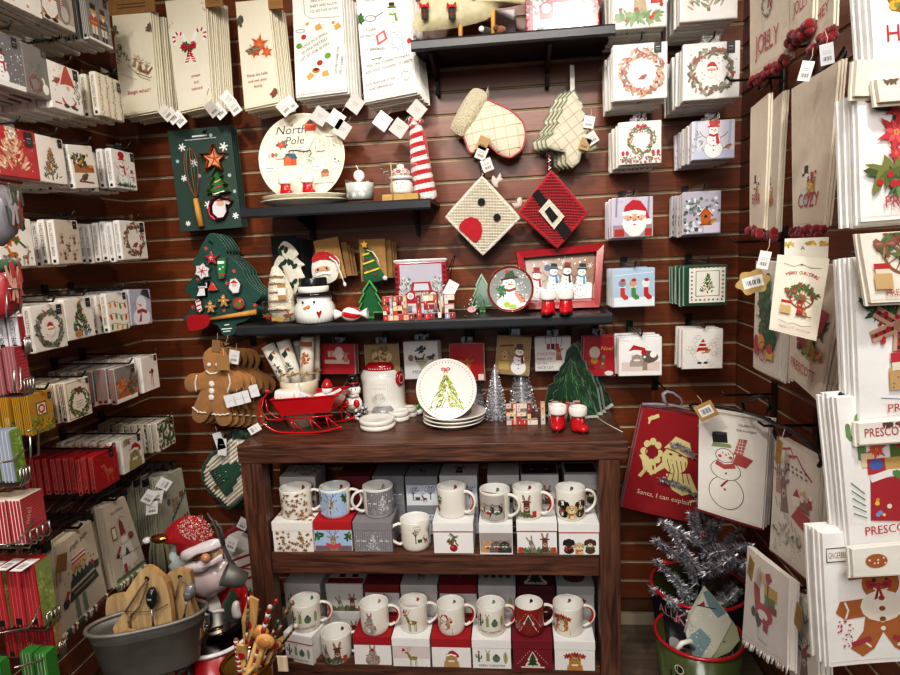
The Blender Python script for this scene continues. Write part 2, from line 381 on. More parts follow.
def cat(d,fur='8c7b68',hat=True,dark='4e4336',green='7a8a3a',crown=False):
    d.poly([(-.42,-.5),(-.38,-.15),(-.2,.02),(.2,.02),(.38,-.15),(.42,-.5)],fur)
    d.ell(0,-.02,.31,.27,fur,0,18)
    for s in (-1,1): d.poly([(s*.29,.06),(s*.28,.33),(s*.1,.2)],fur); d.poly([(s*.26,.12),(s*.25,.27),(s*.15,.19)],'d9a69a')
    for i in (-1,0,1): d.line([(i*.07,.22),(i*.06,.1)],.02,dark)
    for s in (-1,1):
        d.ell(s*.12,.02,.05,.042,green,0,10); d.ell(s*.12,.02,.016,.038,'111',0,8); d.ell(s*.07,-.13,.085,.06,'efe8dc')
        for k in (-1,0,1): d.line([(s*.1,-.12),(s*.36,-.12+k*.05)],.006,'fff')
        for k in range(3): d.line([(s*.3,-.05-k*.07),(s*.2,-.06-k*.06)],.018,dark)
    d.poly([(-.035,-.06),(.035,-.06),(0,-.1)],'c2756b')
    if hat:
        d.poly([(-.24,.18),(-.12,.42),(.1,.5),(.36,.3),(.44,.08),(.36,.06),(.24,.18)],'b5202a'); d.line([(-.27,.19),(0,.26),(.27,.18)],.09,'fafafa'); d.ell(.42,.05,.07,.07,'fafafa')
    if crown:
        for i in range(9): a=.3+2.5*i/8; d.ell(.27*cos(a),.08+.24*sin(a),.06,.03,['7a2a22','4f5a2c'][i%2],degrees(a),7)
def dog(d,fur='d8b98a',scarf='8a2a26',ear=None):
    ear=ear or fur
    d.ell(0,-.34,.27,.2,fur); d.ell(0,.08,.24,.25,fur,0,18)
    for s in (-1,1): d.ell(s*.24,.1,.075,.18,ear,s*12,10); d.ell(s*.09,.13,.03,.034,'1a1512',0,8)
    d.ell(0,-.04,.13,.11,'efe0c4' if fur!='2a2624' else '3a3532'); d.ell(0,.02,.05,.036,'1a1512',0,9); d.line([(-.06,-.08),(0,-.1),(.06,-.08)],.012,'1a1512')
    d.line([(-.24,-.16),(0,-.24),(.24,-.16)],.1,scarf); d.line([(-.12,-.2),(-.14,-.42)],.09,scarf); 
    for i in range(4): d.line([(-.2+.13*i,-.15-.0*i),(-.18+.13*i,-.25)],.014,'3f5a34')
def deer(d,fur='8a6a48',dark='5a432c',nose='222'):
    d.poly([(-.16,-.5),(-.12,-.1),(.12,-.1),(.2,-.5)],fur); d.ell(0,.02,.13,.2,fur,0,14); d.ell(0,-.12,.085,.09,'c9b08c',0,10); d.ell(0,-.13,.04,.03,nose,0,8)
    for s in (-1,1):
        d.ell(s*.19,.13,.1,.045,fur,s*20,8); d.ell(s*.065,.04,.02,.024,'111',0,7)
        d.line([(s*.06,.2),(s*.14,.34),(s*.12,.5)],.024,dark); d.line([(s*.12,.3),(s*.25,.4),(s*.27,.48)],.018,dark); d.line([(s*.09,.26),(s*.02,.36)],.014,dark)
def donkey(d,fur='6a6258',nose='b3202c'):
    d.poly([(-.14,-.5),(-.13,0),(.13,0),(.14,-.5)],fur); d.ell(0,.05,.13,.2,fur); d.ell(0,-.13,.11,.1,'b9b0a2')
    for s in (-1,1): d.ell(s*.11,.33,.05,.17,fur,s*-14,10); d.ell(s*.11,.33,.022,.12,'c9a898',s*-14,8); d.ell(s*.06,.08,.02,.024,'111',0,7)
    if nose: d.ell(0,-.1,.05,.045,nose,0,9)
def standdeer(d,fur='9a8a4a',red='b3202c'):
    d.ell(.05,-.08,.2,.1,fur); d.poly([(-.16,-.08),(-.24,.16),(-.14,.18),(-.04,0)],fur); d.ell(-.24,.2,.09,.05,fur,200); d.ell(-.33,.19,.025,.025,red,0,8)
    for x in (-.1,-.04,.14,.2): d.line([(x,-.12),(x+.01,-.48)],.026,fur)
    for s in (0,.06): d.line([(-.19+s,.23),(-.2+s*2,.38),(-.12+s*2,.5)],.014,'6a4a2c'); d.line([(-.2+s*2,.36),(-.28+s,.46)],.012,'6a4a2c')
    scat(d,12,-.12,-.15,.22,.0,.015,.025,['b3202c','3f6a34','d8c070'])
def truck(d,c='a8323c',glass='c8d0d8'):
    d.poly([(-.3,.02),(-.24,.3),(.24,.3),(.3,.02)],c); d.poly([(-.22,.05),(-.18,.26),(.18,.26),(.22,.05)],glass); d.poly([(-.42,-.3),(-.44,.0),(-.3,.08),(.3,.08),(.44,.0),(.42,-.3)],c)
    d.poly([(-.16,-.22),(-.18,.03),(.18,.03),(.16,-.22)],'c9c4c0')
    for i in range(5): d.line([(-.1+.05*i,-.2),(-.1+.05*i,.0)],.014,'6a4a4a')
    for s in (-1,1): d.ell(s*.3,-.06,.09,.09,'e8e4dc'); d.ell(s*.3,-.06,.055,.055,'b8bcc4'); d.rect(s*.42-.06,-.44,s*.42+.06,-.28,'2a2626')
    d.rect(-.46,-.34,.46,-.26,'d8d4d0'); k=d.at(0,-.1,.42); wreath(k,['3f6a3a','5a7f4a'],n=24,nd=0)
def birdhouse(d,c='b5682c'):
    d.poly([(-.2,-.35),(-.2,.1),(0,.32),(.2,.1),(.2,-.35)],c); d.line([(-.3,.0),(0,.36),(.3,.0)],.07,'b3302c'); d.line([(-.28,.08),(0,.42),(.28,.08)],.03,'f4f4f8')
    d.ell(0,-.02,.07,.07,'3a2414'); d.rect(-.26,-.4,.26,-.33,'8a4a20')
def poins(d,c='c2392c',n=6,c2='d8593f',ctr='d8b03a'):
    for i in range(n): a=2*pi*i/n+.3; d.poly([(0,0),(.24*cos(a-.35),.24*sin(a-.35)),(.5*cos(a),.5*sin(a)),(.24*cos(a+.35),.24*sin(a+.35))],c)
    for i in range(n): a=2*pi*i/n+.8; d.poly([(0,0),(.16*cos(a-.4),.16*sin(a-.4)),(.33*cos(a),.33*sin(a)),(.16*cos(a+.4),.16*sin(a+.4))],c2)
    for i in range(5): a=i*1.26; d.ell(.05*cos(a),.05*sin(a),.025,.025,ctr,0,6)
def cane(d,c='c02a34',w=.085,hook=1):
    pts=[(0,-.5),(0,.28)]+[(.14-.14*cos(t*pi/8),.28+.16*sin(t*pi/8)) for t in range(1,9)]+[(.28,.2)]
    d.line(pts,w,'f8f6f2'); N=11
    for i in range(N):
        y=-.46+.7*i/(N-1) if i<8 else 0
        if i<8: d.poly([(-w/2,y),(w/2,y+.05),(w/2,y+.095),(-w/2,y+.045)],c)
    for t in (1.6,3.6,5.8,7.6): a=t*pi/8; d.line([(.14-(.14-w/2)*cos(a),.28+(.16-w/2)*sin(a)),(.14-(.14+w/2)*cos(a+.15),.28+(.16+w/2)*sin(a+.15))],.045,c)
def ginger(d,c='b5702f',bowc='b3303a',hat=None,w='f4efe6'):
    o=[(-.13,.12),(-.42,.1),(-.47,-.02),(-.38,-.1),(-.17,-.08),(-.2,-.24),(-.34,-.42),(-.22,-.52),(-.1,-.44),(0,-.26)]
    d.poly(o+[(-x,y) for x,y in o[::-1][1:]],c); d.ell(0,.28,.19,.19,c,0,18)
    for s in (-1,1): d.ell(s*.065,.31,.022,.026,'3a2416',0,7); d.line([(s*.37,.09),(s*.34,0),(s*.37,-.09)],.022,w); d.line([(s*.31,-.36),(s*.22,-.33),(s*.13,-.42)],.022,w)
    d.line([(-.09,.24),(-.04,.2),(.04,.2),(.09,.24)],.018,w)
    for y in (-.03,-.13,-.22): d.ell(0,y,.026,.026,w,0,8)
    if bowc: bow(d.at(0,.1,.3),bowc)
    if hat: d.line([(-.26,.4),(.26,.4)],.06,hat); d.poly([(-.14,.4),(-.1,.58),(.1,.58),(.14,.4)],hat)
def lights(d,x0,x1,y,a,cols,n=4,s=.07):
    pts=[(x0+(x1-x0)*i/16,y+a*sin(i/16*pi*2)) for i in range(17)]; d.line(pts,.012,'2a3a2a')
    for i in range(n): q=pts[int((i+.5)*16/n)]; d.ell(q[0],q[1]-s*.9,s*.5,s,d.r.choice(cols),d.r.uniform(-25,25),10)
def holly(d,s=1):
    for a in (150,30,270): d.poly([(0,0)]+[(s*(.5*t*cos(radians(a))-w*sin(radians(a))),s*(.5*t*sin(radians(a))+w*cos(radians(a)))) for t,w in ((.3,.14),(.45,.07),(.65,.13),(1,0),(.65,-.13),(.45,-.07),(.3,-.14))],'2f6a3a')
    for x,y in ((-.05,.02),(.06,.03),(0,-.06)): d.ell(x*s,y*s,.06*s,.06*s,'c02a30',0,8)
def bird(d,c='b5302c'):
    d.ell(0,0,.3,.2,'8a6a4a',20); d.ell(.06,-.04,.2,.14,c,20); d.ell(.22,.14,.13,.12,'8a6a4a'); d.ell(.25,.1,.09,.08,c); d.poly([(.33,.16),(.42,.12),(.33,.1)],'3a3028'); d.ell(.25,.17,.02,.02,'111',0,6); d.poly([(-.25,-.02),(-.5,-.16),(-.44,-.22),(-.2,-.12)],'6a5038')
    d.line([(0,-.18),(0,-.3)],.015,'4a3828'); d.line([(.08,-.17),(.08,-.3)],.015,'4a3828')
def gift(d,c='c2392c',r='e8d8b0',w=.4,h=.36):
    d.rect(-w,-h,w,h*.6,c); d.rect(-w*1.06,h*.5,w*1.06,h,c); d.rect(-.06,-h,.06,h,r); d.rect(-w*1.06,h*.48,w*1.06,h*.52,'8a2a20'); bow(d.at(0,h+.06,.5),r,r)
def boot(d,c='a83a3c',c2='7a2428'):
    d.poly([(-.2,.5),(.12,.5),(.12,-.12),(.38,-.3),(.42,-.42),(-.18,-.42),(-.16,-.1)],c); d.poly([(-.2,.5),(.12,.5),(.1,.36),(-.04,.28),(-.19,.36)],c2)
    d.rect(-.2,-.48,.42,-.42,'5a3a26'); d.rect(-.2,-.55,-.06,-.46,'5a3a26'); d.star(-.04,.12,.09,'e0c08a'); d.line([(-.12,-.2),(0,-.1),(.12,-.24)],.02,'e0c08a')
def wheel(d,c='8a6440'):
    d.ring(0,0,.42,.06,c); d.ring(0,0,.09,.05,c)
    for i in range(6): a=pi*i/6; d.line([(-.4*cos(a),-.4*sin(a)),(.4*cos(a),.4*sin(a))],.024,c)
def cactus(d,c='4f7a4a',hat=None):
    for x,y,r in ((0,0,.0),): d.line([(0,-.45),(0,.4)],.17,c); d.ell(0,.4,.085,.09,c)
    for s,y in ((-1,.0),(1,-.12)): d.line([(0,y),(s*.2,y),(s*.24,y+.06),(s*.24,y+.26)],.1,c); d.ell(s*.24,y+.26,.05,.05,c,0,9)
    for i in range(3): d.line([(-.05+.05*i,-.42),(-.05+.05*i,.42)],.008,'a8c090')
    if hat: d.poly([(-.14,.42),(.14,.42),(.1,.55),(0,.68)],hat); d.rect(-.15,.38,.15,.45,'fafafa')
def nutcracker(d,c='b5302c'):
    d.rect(-.13,-.1,.13,.18,c); d.ell(0,.26,.11,.12,'dcb08c'); d.rect(-.12,.32,.12,.5,'222'); d.rect(-.13,.3,.13,.345,'c9a03a')
    for s in (-1,1): d.rect(min(s*.02,s*.12),-.44,max(s*.02,s*.12),-.1,'e8e0d0' ); d.rect(min(s*.02,s*.13),-.5,max(s*.02,s*.13),-.34,'222'); d.line([(s*.15,.14),(s*.18,-.1)],.07,c); d.ell(s*.04,.28,.016,.016,'111',0,6)
    d.poly([(-.06,.22),(.06,.22),(0,.1)],'f4f4f4'); d.rect(-.13,-.03,.13,.02,'c9a03a')
def sleigh(d,c='8a2a2a'):
    d.poly([(-.3,.1),(-.24,-.12),(.24,-.12),(.34,.22),(.28,.26),(.18,.02),(-.1,.0),(-.22,.16)],c); d.line([(-.38,-.12),(-.34,-.22),(.36,-.22),(.42,-.14)],.025,'6a4a2c'); d.line([(-.18,-.12),(-.18,-.22)],.02,'6a4a2c'); d.line([(.16,-.12),(.16,-.22)],.02,'6a4a2c')
def stocking(d,c='b3202c'):
    d.poly([(-.16,.34),(.1,.34),(.12,-.1),(.32,-.26),(.3,-.42),(.08,-.46),(-.16,-.22)],c); d.rect(-.19,.3,.13,.46,'f4f2ec')
def mitten(d,c='7a1f22'):
    d.poly([(-.16,-.4),(-.2,.1),(-.12,.4),(.08,.44),(.18,.2),(.14,-.05),(.28,.1),(.36,.0),(.22,-.22),(.14,-.4)],c); d.rect(-.18,-.5,.16,-.38,'f4f2ec')
def barcode(d,x,y,w,h,seed=3):
    for i in range(9): d.rect(x-w/2+w*i/9,y-h/2,x-w/2+w*(i+.3+.45*((i*7+seed)%3)/2)/9,y+h/2,'222')
def scribble(d,x,y,w,n,col='333',lh=.03,seed=0):
    """lines of small hand lettering"""
    for i in range(n):
        t=[];N=int(w/.012)
        for j in range(N): t.append((x-w/2+j*.012,y-i*lh*1.6+lh*.45*sin(j*1.9+i)*d.r.uniform(.4,1)))
        d.line(t,.006,col)
# ================================================================ the shop corner
ZT=2.75
GZ=.3837+H; GS=.0762
def slatwall(name,axis,c,a0,a1,sgn,mt):
    m=M(); i=-9
    while True:
        zt=GZ-(i)*GS-.0045; zb=GZ-(i+1)*GS+.0045
        if zb<.06: break
        if zt<ZT:
            tan='a8957a'
            for (p,q,u,w,cl,mm) in ((zb+.0015,zt-.0015,0,.006,'763e20',mt),(zb,zt,.006,.0075,tan,'kraft'),(zb-.004,zt+.004,.0075,.011,tan,'kraft')):
                if axis=='y': m.box(a0,a1,c+u,c+w,p,q,cl,mm)
                else: m.box(c+sgn*u,c+sgn*w,a0,a1,p,q,cl,mm)
            # raw lips of the groove
            if axis=='y': m.box(a0,a1,c+.0015,c+.018,zt-.0015,zt,'c4b298','kraft')
            else: m.box(c+sgn*.0015,c+sgn*.018,a0,a1,zt-.0015,zt,'c4b298','kraft')
        i+=1
    if axis=='y': m.box(a0,a1,c+.016,c+.03,0,ZT,'5b3a20','kraft'); 
    else: m.box(c+sgn*.016,c+sgn*.03,a0,a1,0,ZT,'5b3a20','kraft')
    return S(m.obj(name))
slatwall('wall_back','y',DB,XL-.03,XR+.03,1,'slat')
slatwall('wall_left','x',XL,-.6,DB+.03,-1,'slatside')
slatwall('wall_right','x',XR,-.6,DB+.03,1,'slatside')
m=M(); m.box(XL-.03,XR+.03,-.6,DB+.03,-.04,0,'6e6152','floorwood'); S(m.obj('floor'))
m=M(); m.box(XL-.03,XR+.03,-.6,DB+.03,ZT,ZT+.04,'cfc9c0','paper'); S(m.obj('ceiling'))
m=M(); m.box(XL,XR,DB-.008,DB+.01,0,.045,'b5a58c','paper',.002); S(m.obj('baseboard_back'))
# lights: warm shop spots above and behind the camera, plus added fill lamps
def area(name,loc,tgt,size,power,col):
    l=bpy.data.lights.new(name,'AREA'); l.shape='DISK'; l.size=size; l.energy=power; l.color=col
    o=bpy.data.objects.new(name,l); COL.objects.link(o); o.location=loc; o.rotation_euler=(V(tgt)-V(loc)).to_track_quat('-Z','Y').to_euler(); return o
def spot(name,loc,tgt,size,power,col,ang=60,blend=.8):
    l=bpy.data.lights.new(name,'SPOT'); l.shadow_soft_size=size; l.energy=power; l.color=col; l.spot_size=radians(ang); l.spot_blend=blend
    o=bpy.data.objects.new(name,l); COL.objects.link(o); o.location=loc; o.rotation_euler=(V(tgt)-V(loc)).to_track_quat('-Z','Y').to_euler(); return o
WARM=(1,.92,.82)
spot('ceiling_spot',(-.1,.7,2.7),(-.15,2.25,1.7),.05,54,WARM,75)
spot('ceiling_spot',(.4,.2,2.7),(.3,2.2,1.0),.06,75,WARM,80)
spot('ceiling_spot',(-.7,.1,2.7),(-.6,2.0,1.0),.06,85,WARM,85)
spot('ceiling_spot',(-.15,-.5,2.7),(.75,1.1,1.2),.06,17,WARM,70)
spot('ceiling_spot',(.3,.8,2.7),(-1.3,1.6,1.2),.06,42,WARM,70)  # extra spot, added only to brighten the packs on the left wall
area('ceiling_panel',(-.2,.2,2.72),(-.2,.6,0),.9,16,(1,.96,.92))
area('front_fill',(-.1,-1.7,2.68),(-.2,2,.8),1.4,46,(1,.97,.94))  # added front fill from behind the camera, not a fixture of the shop
w=bpy.data.worlds.new('world'); SC.world=w; w.use_nodes=True; w.node_tree.nodes['Background'].inputs[0].default_value=(.9,.93,1,1); w.node_tree.nodes['Background'].inputs[1].default_value=.26
SC.view_settings.view_transform='Standard'; SC.view_settings.look='None'; SC.view_settings.exposure=-.06
SC.view_settings.use_curve_mapping=True; cm=SC.view_settings.curve_mapping; cv=cm.curves[3]
for q in ((.04,.026),(.25,.225),(.6,.62)): cv.points.new(*q)
cm.update()
# ================================================================ table unit
TX0,TX1,TY0,TY1,TZ=-.905,.336,1.845,2.238,.867
TW='5c3c2e'
t=T(E('display_table',((TX0+TX1)/2,(TY0+TY1)/2,0)),'dark-stained heavy wooden display table with two open mug shelves below','display table')
def tb(name,x0,x1,y0,y1,z0,z1,mt='tablewood',c=TW):
    m=M(); o=t.location; m.box(x0-o.x,x1-o.x,y0-o.y,y1-o.y,z0,z1,c,mt,.004); return m.obj(name,t)
LX0=P(268,540,y=TY0).x; LX0b=P(247,540,y=TY0).x; RX0=P(600,560,y=TY0).x; RX1=P(621,560,y=TY0).x
zb=P(440,462,y=TY0).z
tb('tabletop',TX0,TX1,TY0,TY1,zb,TZ)
for x0,x1 in ((LX0b,LX0),(RX0,RX1)):
    tb('leg',x0,x1,TY0+.004,TY0+.065,0,zb,'tablewoodup'); tb('leg',x0,x1,TY1-.07,TY1-.01,0,zb,'tablewoodup')
S1=P(440,554,y=TY0+.01).z; S1b=P(440,575,y=TY0+.01).z; S2=P(440,667,y=TY0+.01).z
tb('shelf',LX0,RX0,TY0+.012,TY1-.01,S1b,S1)
tb('shelf',LX0,RX0,TY0+.012,TY1-.01,S2-.055,S2)
tb('bottom_rail',LX0,RX0,TY0+.02,TY0+.05,.03,.1)
m=M(); 
# ================================================================ napkin packs on slatwall hooks
def lab(d,x=.82,y=None,s=.17):
    y=d.a-.14 if y is None else y
    d.rect(x-s*.45,y-s*.65,x+s*.45,y+s*.65,'1c1b1c'); d.rect(x-s*.25,y+s*.05,x+s*.25,y+s*.12,'cfcfcf'); d.rect(x-s*.28,y-s*.2,x+s*.28,y-s*.16,'8a8a8a'); d.rect(x-s*.2,y-s*.34,x+s*.2,y-s*.3,'8a8a8a')
def packmesh(w,h,t,body,fn,spine=None,stext=None,edge=None,seed=1,mt='wrap',dot=True):
    m=M(); m.box(-w/2,w/2,0,t,0,h,body,mt,min(.004,t*.3))
    if edge:
        for k in range(3): z=t*(.25+.25*k); m.box(-w/2-.0004,w/2+.0004,z-.0008,z+.0008,-.0004,h*.98,edge,'paper')
    if fn: fn(D(m,face(w,h),h/w,'wrap',seed))
    if spine: d=D(m,lambda x,y,o:(-w/2-o,t*(1-x),y*t),h/t,'paper',seed); d.rect(.04,.04*h/t,.96,.97*h/t,spine)
    if stext:
        d=D(m,lambda x,y,o:(-w/2-.0006-o,t*(1-x),y*t),h/t,'paper',seed); d.text(stext,.68,h/t*.55,.42,'33302e',rot=90,wmax=h/t*.72)
        if dot: d.rect(.3,h/t*.04,.7,h/t*.04+.42,'1c1b1c')
    return m
def tabmesh(w,h,t):
    m=M(); m.box(-w*.16,w*.16,t*.4,t*.46,h-.002,h+.022,'fff','clear'); return m
HOOKN=[0]
def hook(pl,p,z,depth,over=.03,lab_=None,group='black display hooks on the slatwall',size=1):
    o=E('display_hook',p.copy(),(0,0,pl.yaw)); o.location.z=z
    T(o,lab_,'hook',group)
    m=M(); m.box(-.012*size,.012*size,depth-.007,depth-.001,-.04,.022,'141414','black',.002); m.box(-.012*size,.012*size,depth-.004,depth+.004,.012,.022,'141414','black'); m.obj('bracket',o)
    m=M(); m.tube([(0,depth-.006,0),(0,.0,-.004),(0,-over*.6,-.004),(0,-over,.012)],.0028,'151515','black',6); m.obj('prong',o)
    return o
def pk(pl,wally,rc,n,fn,label,grp,body='f1eee8',spine=None,stext=None,edge='d8d2c8',t=.02,pitch=None,tilt=0,seed=1,hk=True,back=None,ph=0,yawj=1.5,hz=None,hkl=None,dot=True,back_fn=True,drop=.006,over=.03):
    p,w,h=pl.rect(*rc); depth=(pl.o-V(wally)).dot(pl.N) if 0 else wally
    pitch=pitch or max(t*1.12,min((depth-.02-t)/max(1,n-1),t*1.6)) if n>1 else t
    m=packmesh(w,h,t,body,fn,spine,stext,edge,seed,dot=dot)
    rr=random.Random(seed*7+n)
    o=m.obj('napkin_pack',loc=p,rot=(0,radians(tilt),pl.yaw)); T(o,label,'napkins')
    tb=tabmesh(w,h,t).obj('hang_tab',o)
    for k in range(1,n):
        q=p+pl.N*(pitch*k)+pl.X*rr.uniform(-.004,.004); q.z+=rr.uniform(-drop,drop*.3)-(drop*.3 if k>1 else 0)
        dup(o,q,(0,radians(tilt*.6+rr.uniform(-1.5,1.5)),pl.yaw+radians(rr.uniform(-yawj,yawj))),back or ('one of the '+grp+', behind the front pack'),grp)
    if n>1: o['group']=grp
    if hk: hook(pl,p,p.z+h+.011 if hz is None else hz,depth,over,hkl or ('black hook holding the '+' '.join(label.split()[:9])))
    return o
LX=-1.205; LP=LF(LX); LD=LX-XL
def L(rc,n,fn,label,grp,dx=0,**k):
    pl=LF(LX+dx); return pk(pl,LX+dx-XL,rc,n,fn,label,grp,**k)
HC='HOME COLLECTION'
def bg(d,c): d.rect(.02,.02,.98,d.a-.02,c)
# ---- row 1, top
def f(d): bg(d,'d8d0c6'); [gnome(d.at(x,.36*1,.75),h,b) for x,h,b in ((.2,'b54a3a','c0503a'),(.52,'c9654a','d08038'),(.83,'d9822c','c8702a'))]; d.rect(.02,.02,.98,.1,'efeae4')
L((-6,-38,38.5,8),9,f,'napkin pack with three orange and red gnomes at the very top','gnome napkins on the top row',body='c9c2b8',seed=11)
def f(d): bg(d,'b9b2a8'); d.rect(.02,.02,.98,.12,'d9d4cc'); gnome(d.at(.26,.5,.95),'8a5a2e','b0702e'); d.ell(.68,.4,.2,.32,'8f8a84'); cane(d.at(.62,.62,.6),'c24a40'); d.ell(.7,.3,.12,.16,'c9c4bc')
L((40,-30,71.5,24),9,f,'grey napkin pack with candy cane and brown gnome','grey gnome napkins on the top row',body='a9a39b',seed=12)
def f(d): bg(d,'8d8d88'); scat(d,30,.05,.05,.95,.95,.01,.025,['dcdcdc']); nutcracker(d.at(.28,.5,.9),'b5502c'); nutcracker(d.at(.66,.5,.85),'4c4a48'); lab(d); d.rect(.02,.02,.98,.08,'f1f1ee')
L((87,-4,110,43),8,f,'grey napkin pack with an orange nutcracker','nutcracker napkins on the top row',body='c7c4be',spine='6c6a68',stext=' ',seed=13)
# ---- row 2
def f(d): bg(d,'76757a'); scat(d,60,.04,.1,.96,.95,.008,.02,['e4e4e8']); snowman(d.at(.36,.45,.75),'3a3a3a','b33a3a'); d.rect(.02,.03,.98,.14,'ecebe8'); lab(d,.8)
L((-13,33,22.5,87),9,f,'dark grey napkin pack with a snowman in falling snow','snowman napkins on the second row',body='a8a6a4',seed=21)
def f(d): bg(d,'7c7a78'); pine(d.at(.3,.75,.5),['5a6a62','70807a'],n=30,trunk=None); pine(d.at(.6,.78,.5),['66706a'],n=30,trunk=None); wreath(d.at(.38,.34,.6),['a8322c','8a2420','4a5a3a'],n=50); d.ell(.78,.25,.13,.16,'efece6'); d.line([(.76,.3),(.72,.52),(.66,.56)],.06,'efece6'); lab(d,.85)
L((24.5,47,48,95),8,f,'grey napkin pack with a red wreath and white goose','goose wreath napkins on the second row',body='a09e9c',seed=22)
def f(d): bg(d,'f3efe9'); scat(d,14,.08,.3,.4,.95,.01,.018,['c0504a']); gnome(d.at(.56,.55,.95),'c0564a','c85a4e'); pine(d.at(.86,.5,.55),n=30); bird(d.at(.22,.6,.3),'b03a34'); d.rect(.1,.12,.3,.15,'b03a34'); lab(d,.84); d.ell(.45,.1,.07,.03,'333',0,8); d.ell(.74,.1,.07,.03,'333',0,8)
L((50,66,81,111),9,f,'white napkin pack with a bearded gnome in a red hat','red hat gnome napkins on the second row',body='f4f1ec',seed=23)
def f(d):
    bg(d,'efe6d2')
    for i in range(4):
        for j in range(3): pine(d.at(.14+.25*i,.2+.33*j,.36),[['5f7f7a','4c6a6c'],['b5754a','a0603c'],['8f9f7a','7a8a5f'],['3f5f74','52748a']][(i+j)%4],n=18,nd=0,w=.2)
    lab(d,.86,d.a-.2)
L((98,77,122,118),7,f,'cream napkin pack patterned with little teal and brown fir trees','fir tree napkins on the second row',body='ece4d0',spine='efe8d8',stext=HC,seed=24)
# ---- row 3
def f(d): bg(d,'b8222c'); pine(d.at(.48,.48,.88),['d8a090','e8c0a8','c88a6a','f0d8c0'],['f0e0a0','fff','a8c0a0'],n=110,nd=40,trunk=None); scat(d,30,.05,.1,.95,.9,.006,.014,['f0d0c8']); d.ring(.12,.82,.08,.012,'e0a0a0',n=14); lab(d,.83)
L((-14,127,37.5,177),9,f,'red napkin pack with a glowing ornament tree','red tree napkins on the third row',body='b3242e',edge='e0d8d0',seed=31)
def f(d): bg(d,'ece7de'); pine(d.at(.45,.5,.85),['6a6a4a','50583a','8a7a5a'],['b5402c','d8b060','c05a4a'],n=110,nd=30,star='c8902a'); lab(d,.84)
L((38,137,65,183),8,f,'white napkin pack with a decorated tree in muted greens','ornament tree napkins on the third row',body='efebe4',seed=32)
def f(d): bg(d,'ece8e0'); d.rect(.1,.42,.9,.62,'a87a4a'); d.line([(.1,.66),(.9,.5)],.06,'b5402c'); leafy(d,.35,.75,.3,.16,40,GR); scat(d,10,.15,.5,.9,.9,.03,.05,['b5302c','d8a04a']); bird(d.at(.45,.3,.45),'5a4a3e'); d.line([(.2,.2),(.8,.14)],.04,'8a3a2c')
L((73,146,97,188),6,f,'white napkin pack with a bird and loaded sled, leaning on its hook','sled and bird napkins on the third row',body='f0ede8',spine='f4f2ee',stext=HC,tilt=-6,seed=33)
def f(d): bg(d,'eeeae4'); snowman(d.at(.4,.5,.85),'b5222c','b3302c'); d.ell(.4,.88,.13,.09,'b5222c'); snowman(d.at(.8,.3,.5),'8a2a2a'); pine(d.at(.15,.18,.3),n=20); leafy(d,.5,.1,.4,.05,30,GR,.06,.02); lab(d,.88)
L((113,151,135.5,189),6,f,'white napkin pack with two snowmen in red caps','snowman pair napkins on the third row',body='f1eeea',spine='f4f2ee',stext=HC,seed=34)
# ---- row 4
def f(d): bg(d,'f2ede4'); leafy(d,.35,.6,.2,.08,30,['4f7a3a','b54a30','d8702a']); d.line([(.4,.7),(.75,.42)],.06,'5f7a4a'); standdeer(d.at(.35,.32,.6),'c8803a'); standdeer(d.at(.72,.25,.45,0,True),'9a8a7a'); scat(d,14,.08,.08,.92,.25,.02,.04,['8a6a4a','b5702c','a08aa0']); lab(d,.72,d.a-.14)
L((-2,218,33.5,267),8,f,'white napkin pack with a fox and woodland animals','fox napkins on the fourth row',body='f2eee6',seed=41)
def f(d): bg(d,'cbbfb0'); [deer(d.at(x,y,.3),'7a5a40') for x,y in ((.25,.75),(.5,.5),(.75,.72),(.3,.28),(.68,.25))]; scat(d,14,.08,.08,.92,.92,.015,.03,['b03a34','5a4a3a']); lab(d,.83)
L((56,220,80,264),9,f,'tan napkin pack patterned with small reindeer','reindeer napkins on the fourth row',body='e6ded2',spine='f2efe8',stext=HC,seed=42)
def f(d): bg(d,'eee9e0'); wreath(d.at(.5,.46,.92),['8a5a44','a0705a','5a6a4a','7a4a3a'],n=90,dots=['b5302c'],w=.09); bird(d.at(.52,.34,.26),'b5302c'); lab(d,.84)
L((121,221,146.5,259.5),9,f,'white napkin pack with a robin in a twig wreath','robin wreath napkins on the fourth row',body='f2efea',spine='f4f2ee',stext=HC,seed=43)
# ---- row 5
def f(d): bg(d,'f0ebe2'); scat(d,34,.05,.05,.95,1,.008,.014,['8a8478']); wreath(d.at(.5,.48,1.0),['6a7462','8a9080','565f4e'],n=110,w=.07,dots=['a83a34']); santa(d.at(.5,.46,.34)); lab(d,.83)
L((32,304,66,350.5),9,f,'white napkin pack with a small santa head in a grey green wreath','santa wreath napkins on the fifth row',body='f0ece4',spine='ded8ce',stext=HC,seed=51)
def f(d): bg(d,'f1ece3'); pine(d.at(.5,.5,.86),['3f5f38','52743f','2f4a2c'],['a83a30','c9a050'],n=130,nd=18,star='c8902a'); d.ell(.36,.14,.13,.09,'c08a5a'); d.ell(.62,.14,.06,.09,'8a94a8'); lab(d,.82)
L((65.5,297.5,94,339),8,f,'white napkin pack with one tall green christmas tree','green tree napkins on the fifth row',body='f2eee6',seed=52)
def f(d): bg(d,'f2eee6'); cc=['d8402c','e8b02c','5f9a3a','e08030']; [lights(d,.03,.97,y,.05,cc,4,.1) for y in (.86,.5,.2)]; lab(d,.86)
L((107.5,292,128.5,331),6,f,'white napkin pack with strings of coloured bulbs','light string napkins on the fifth row',body='f2efe8',spine='f4f0e8',stext=HC,seed=53)
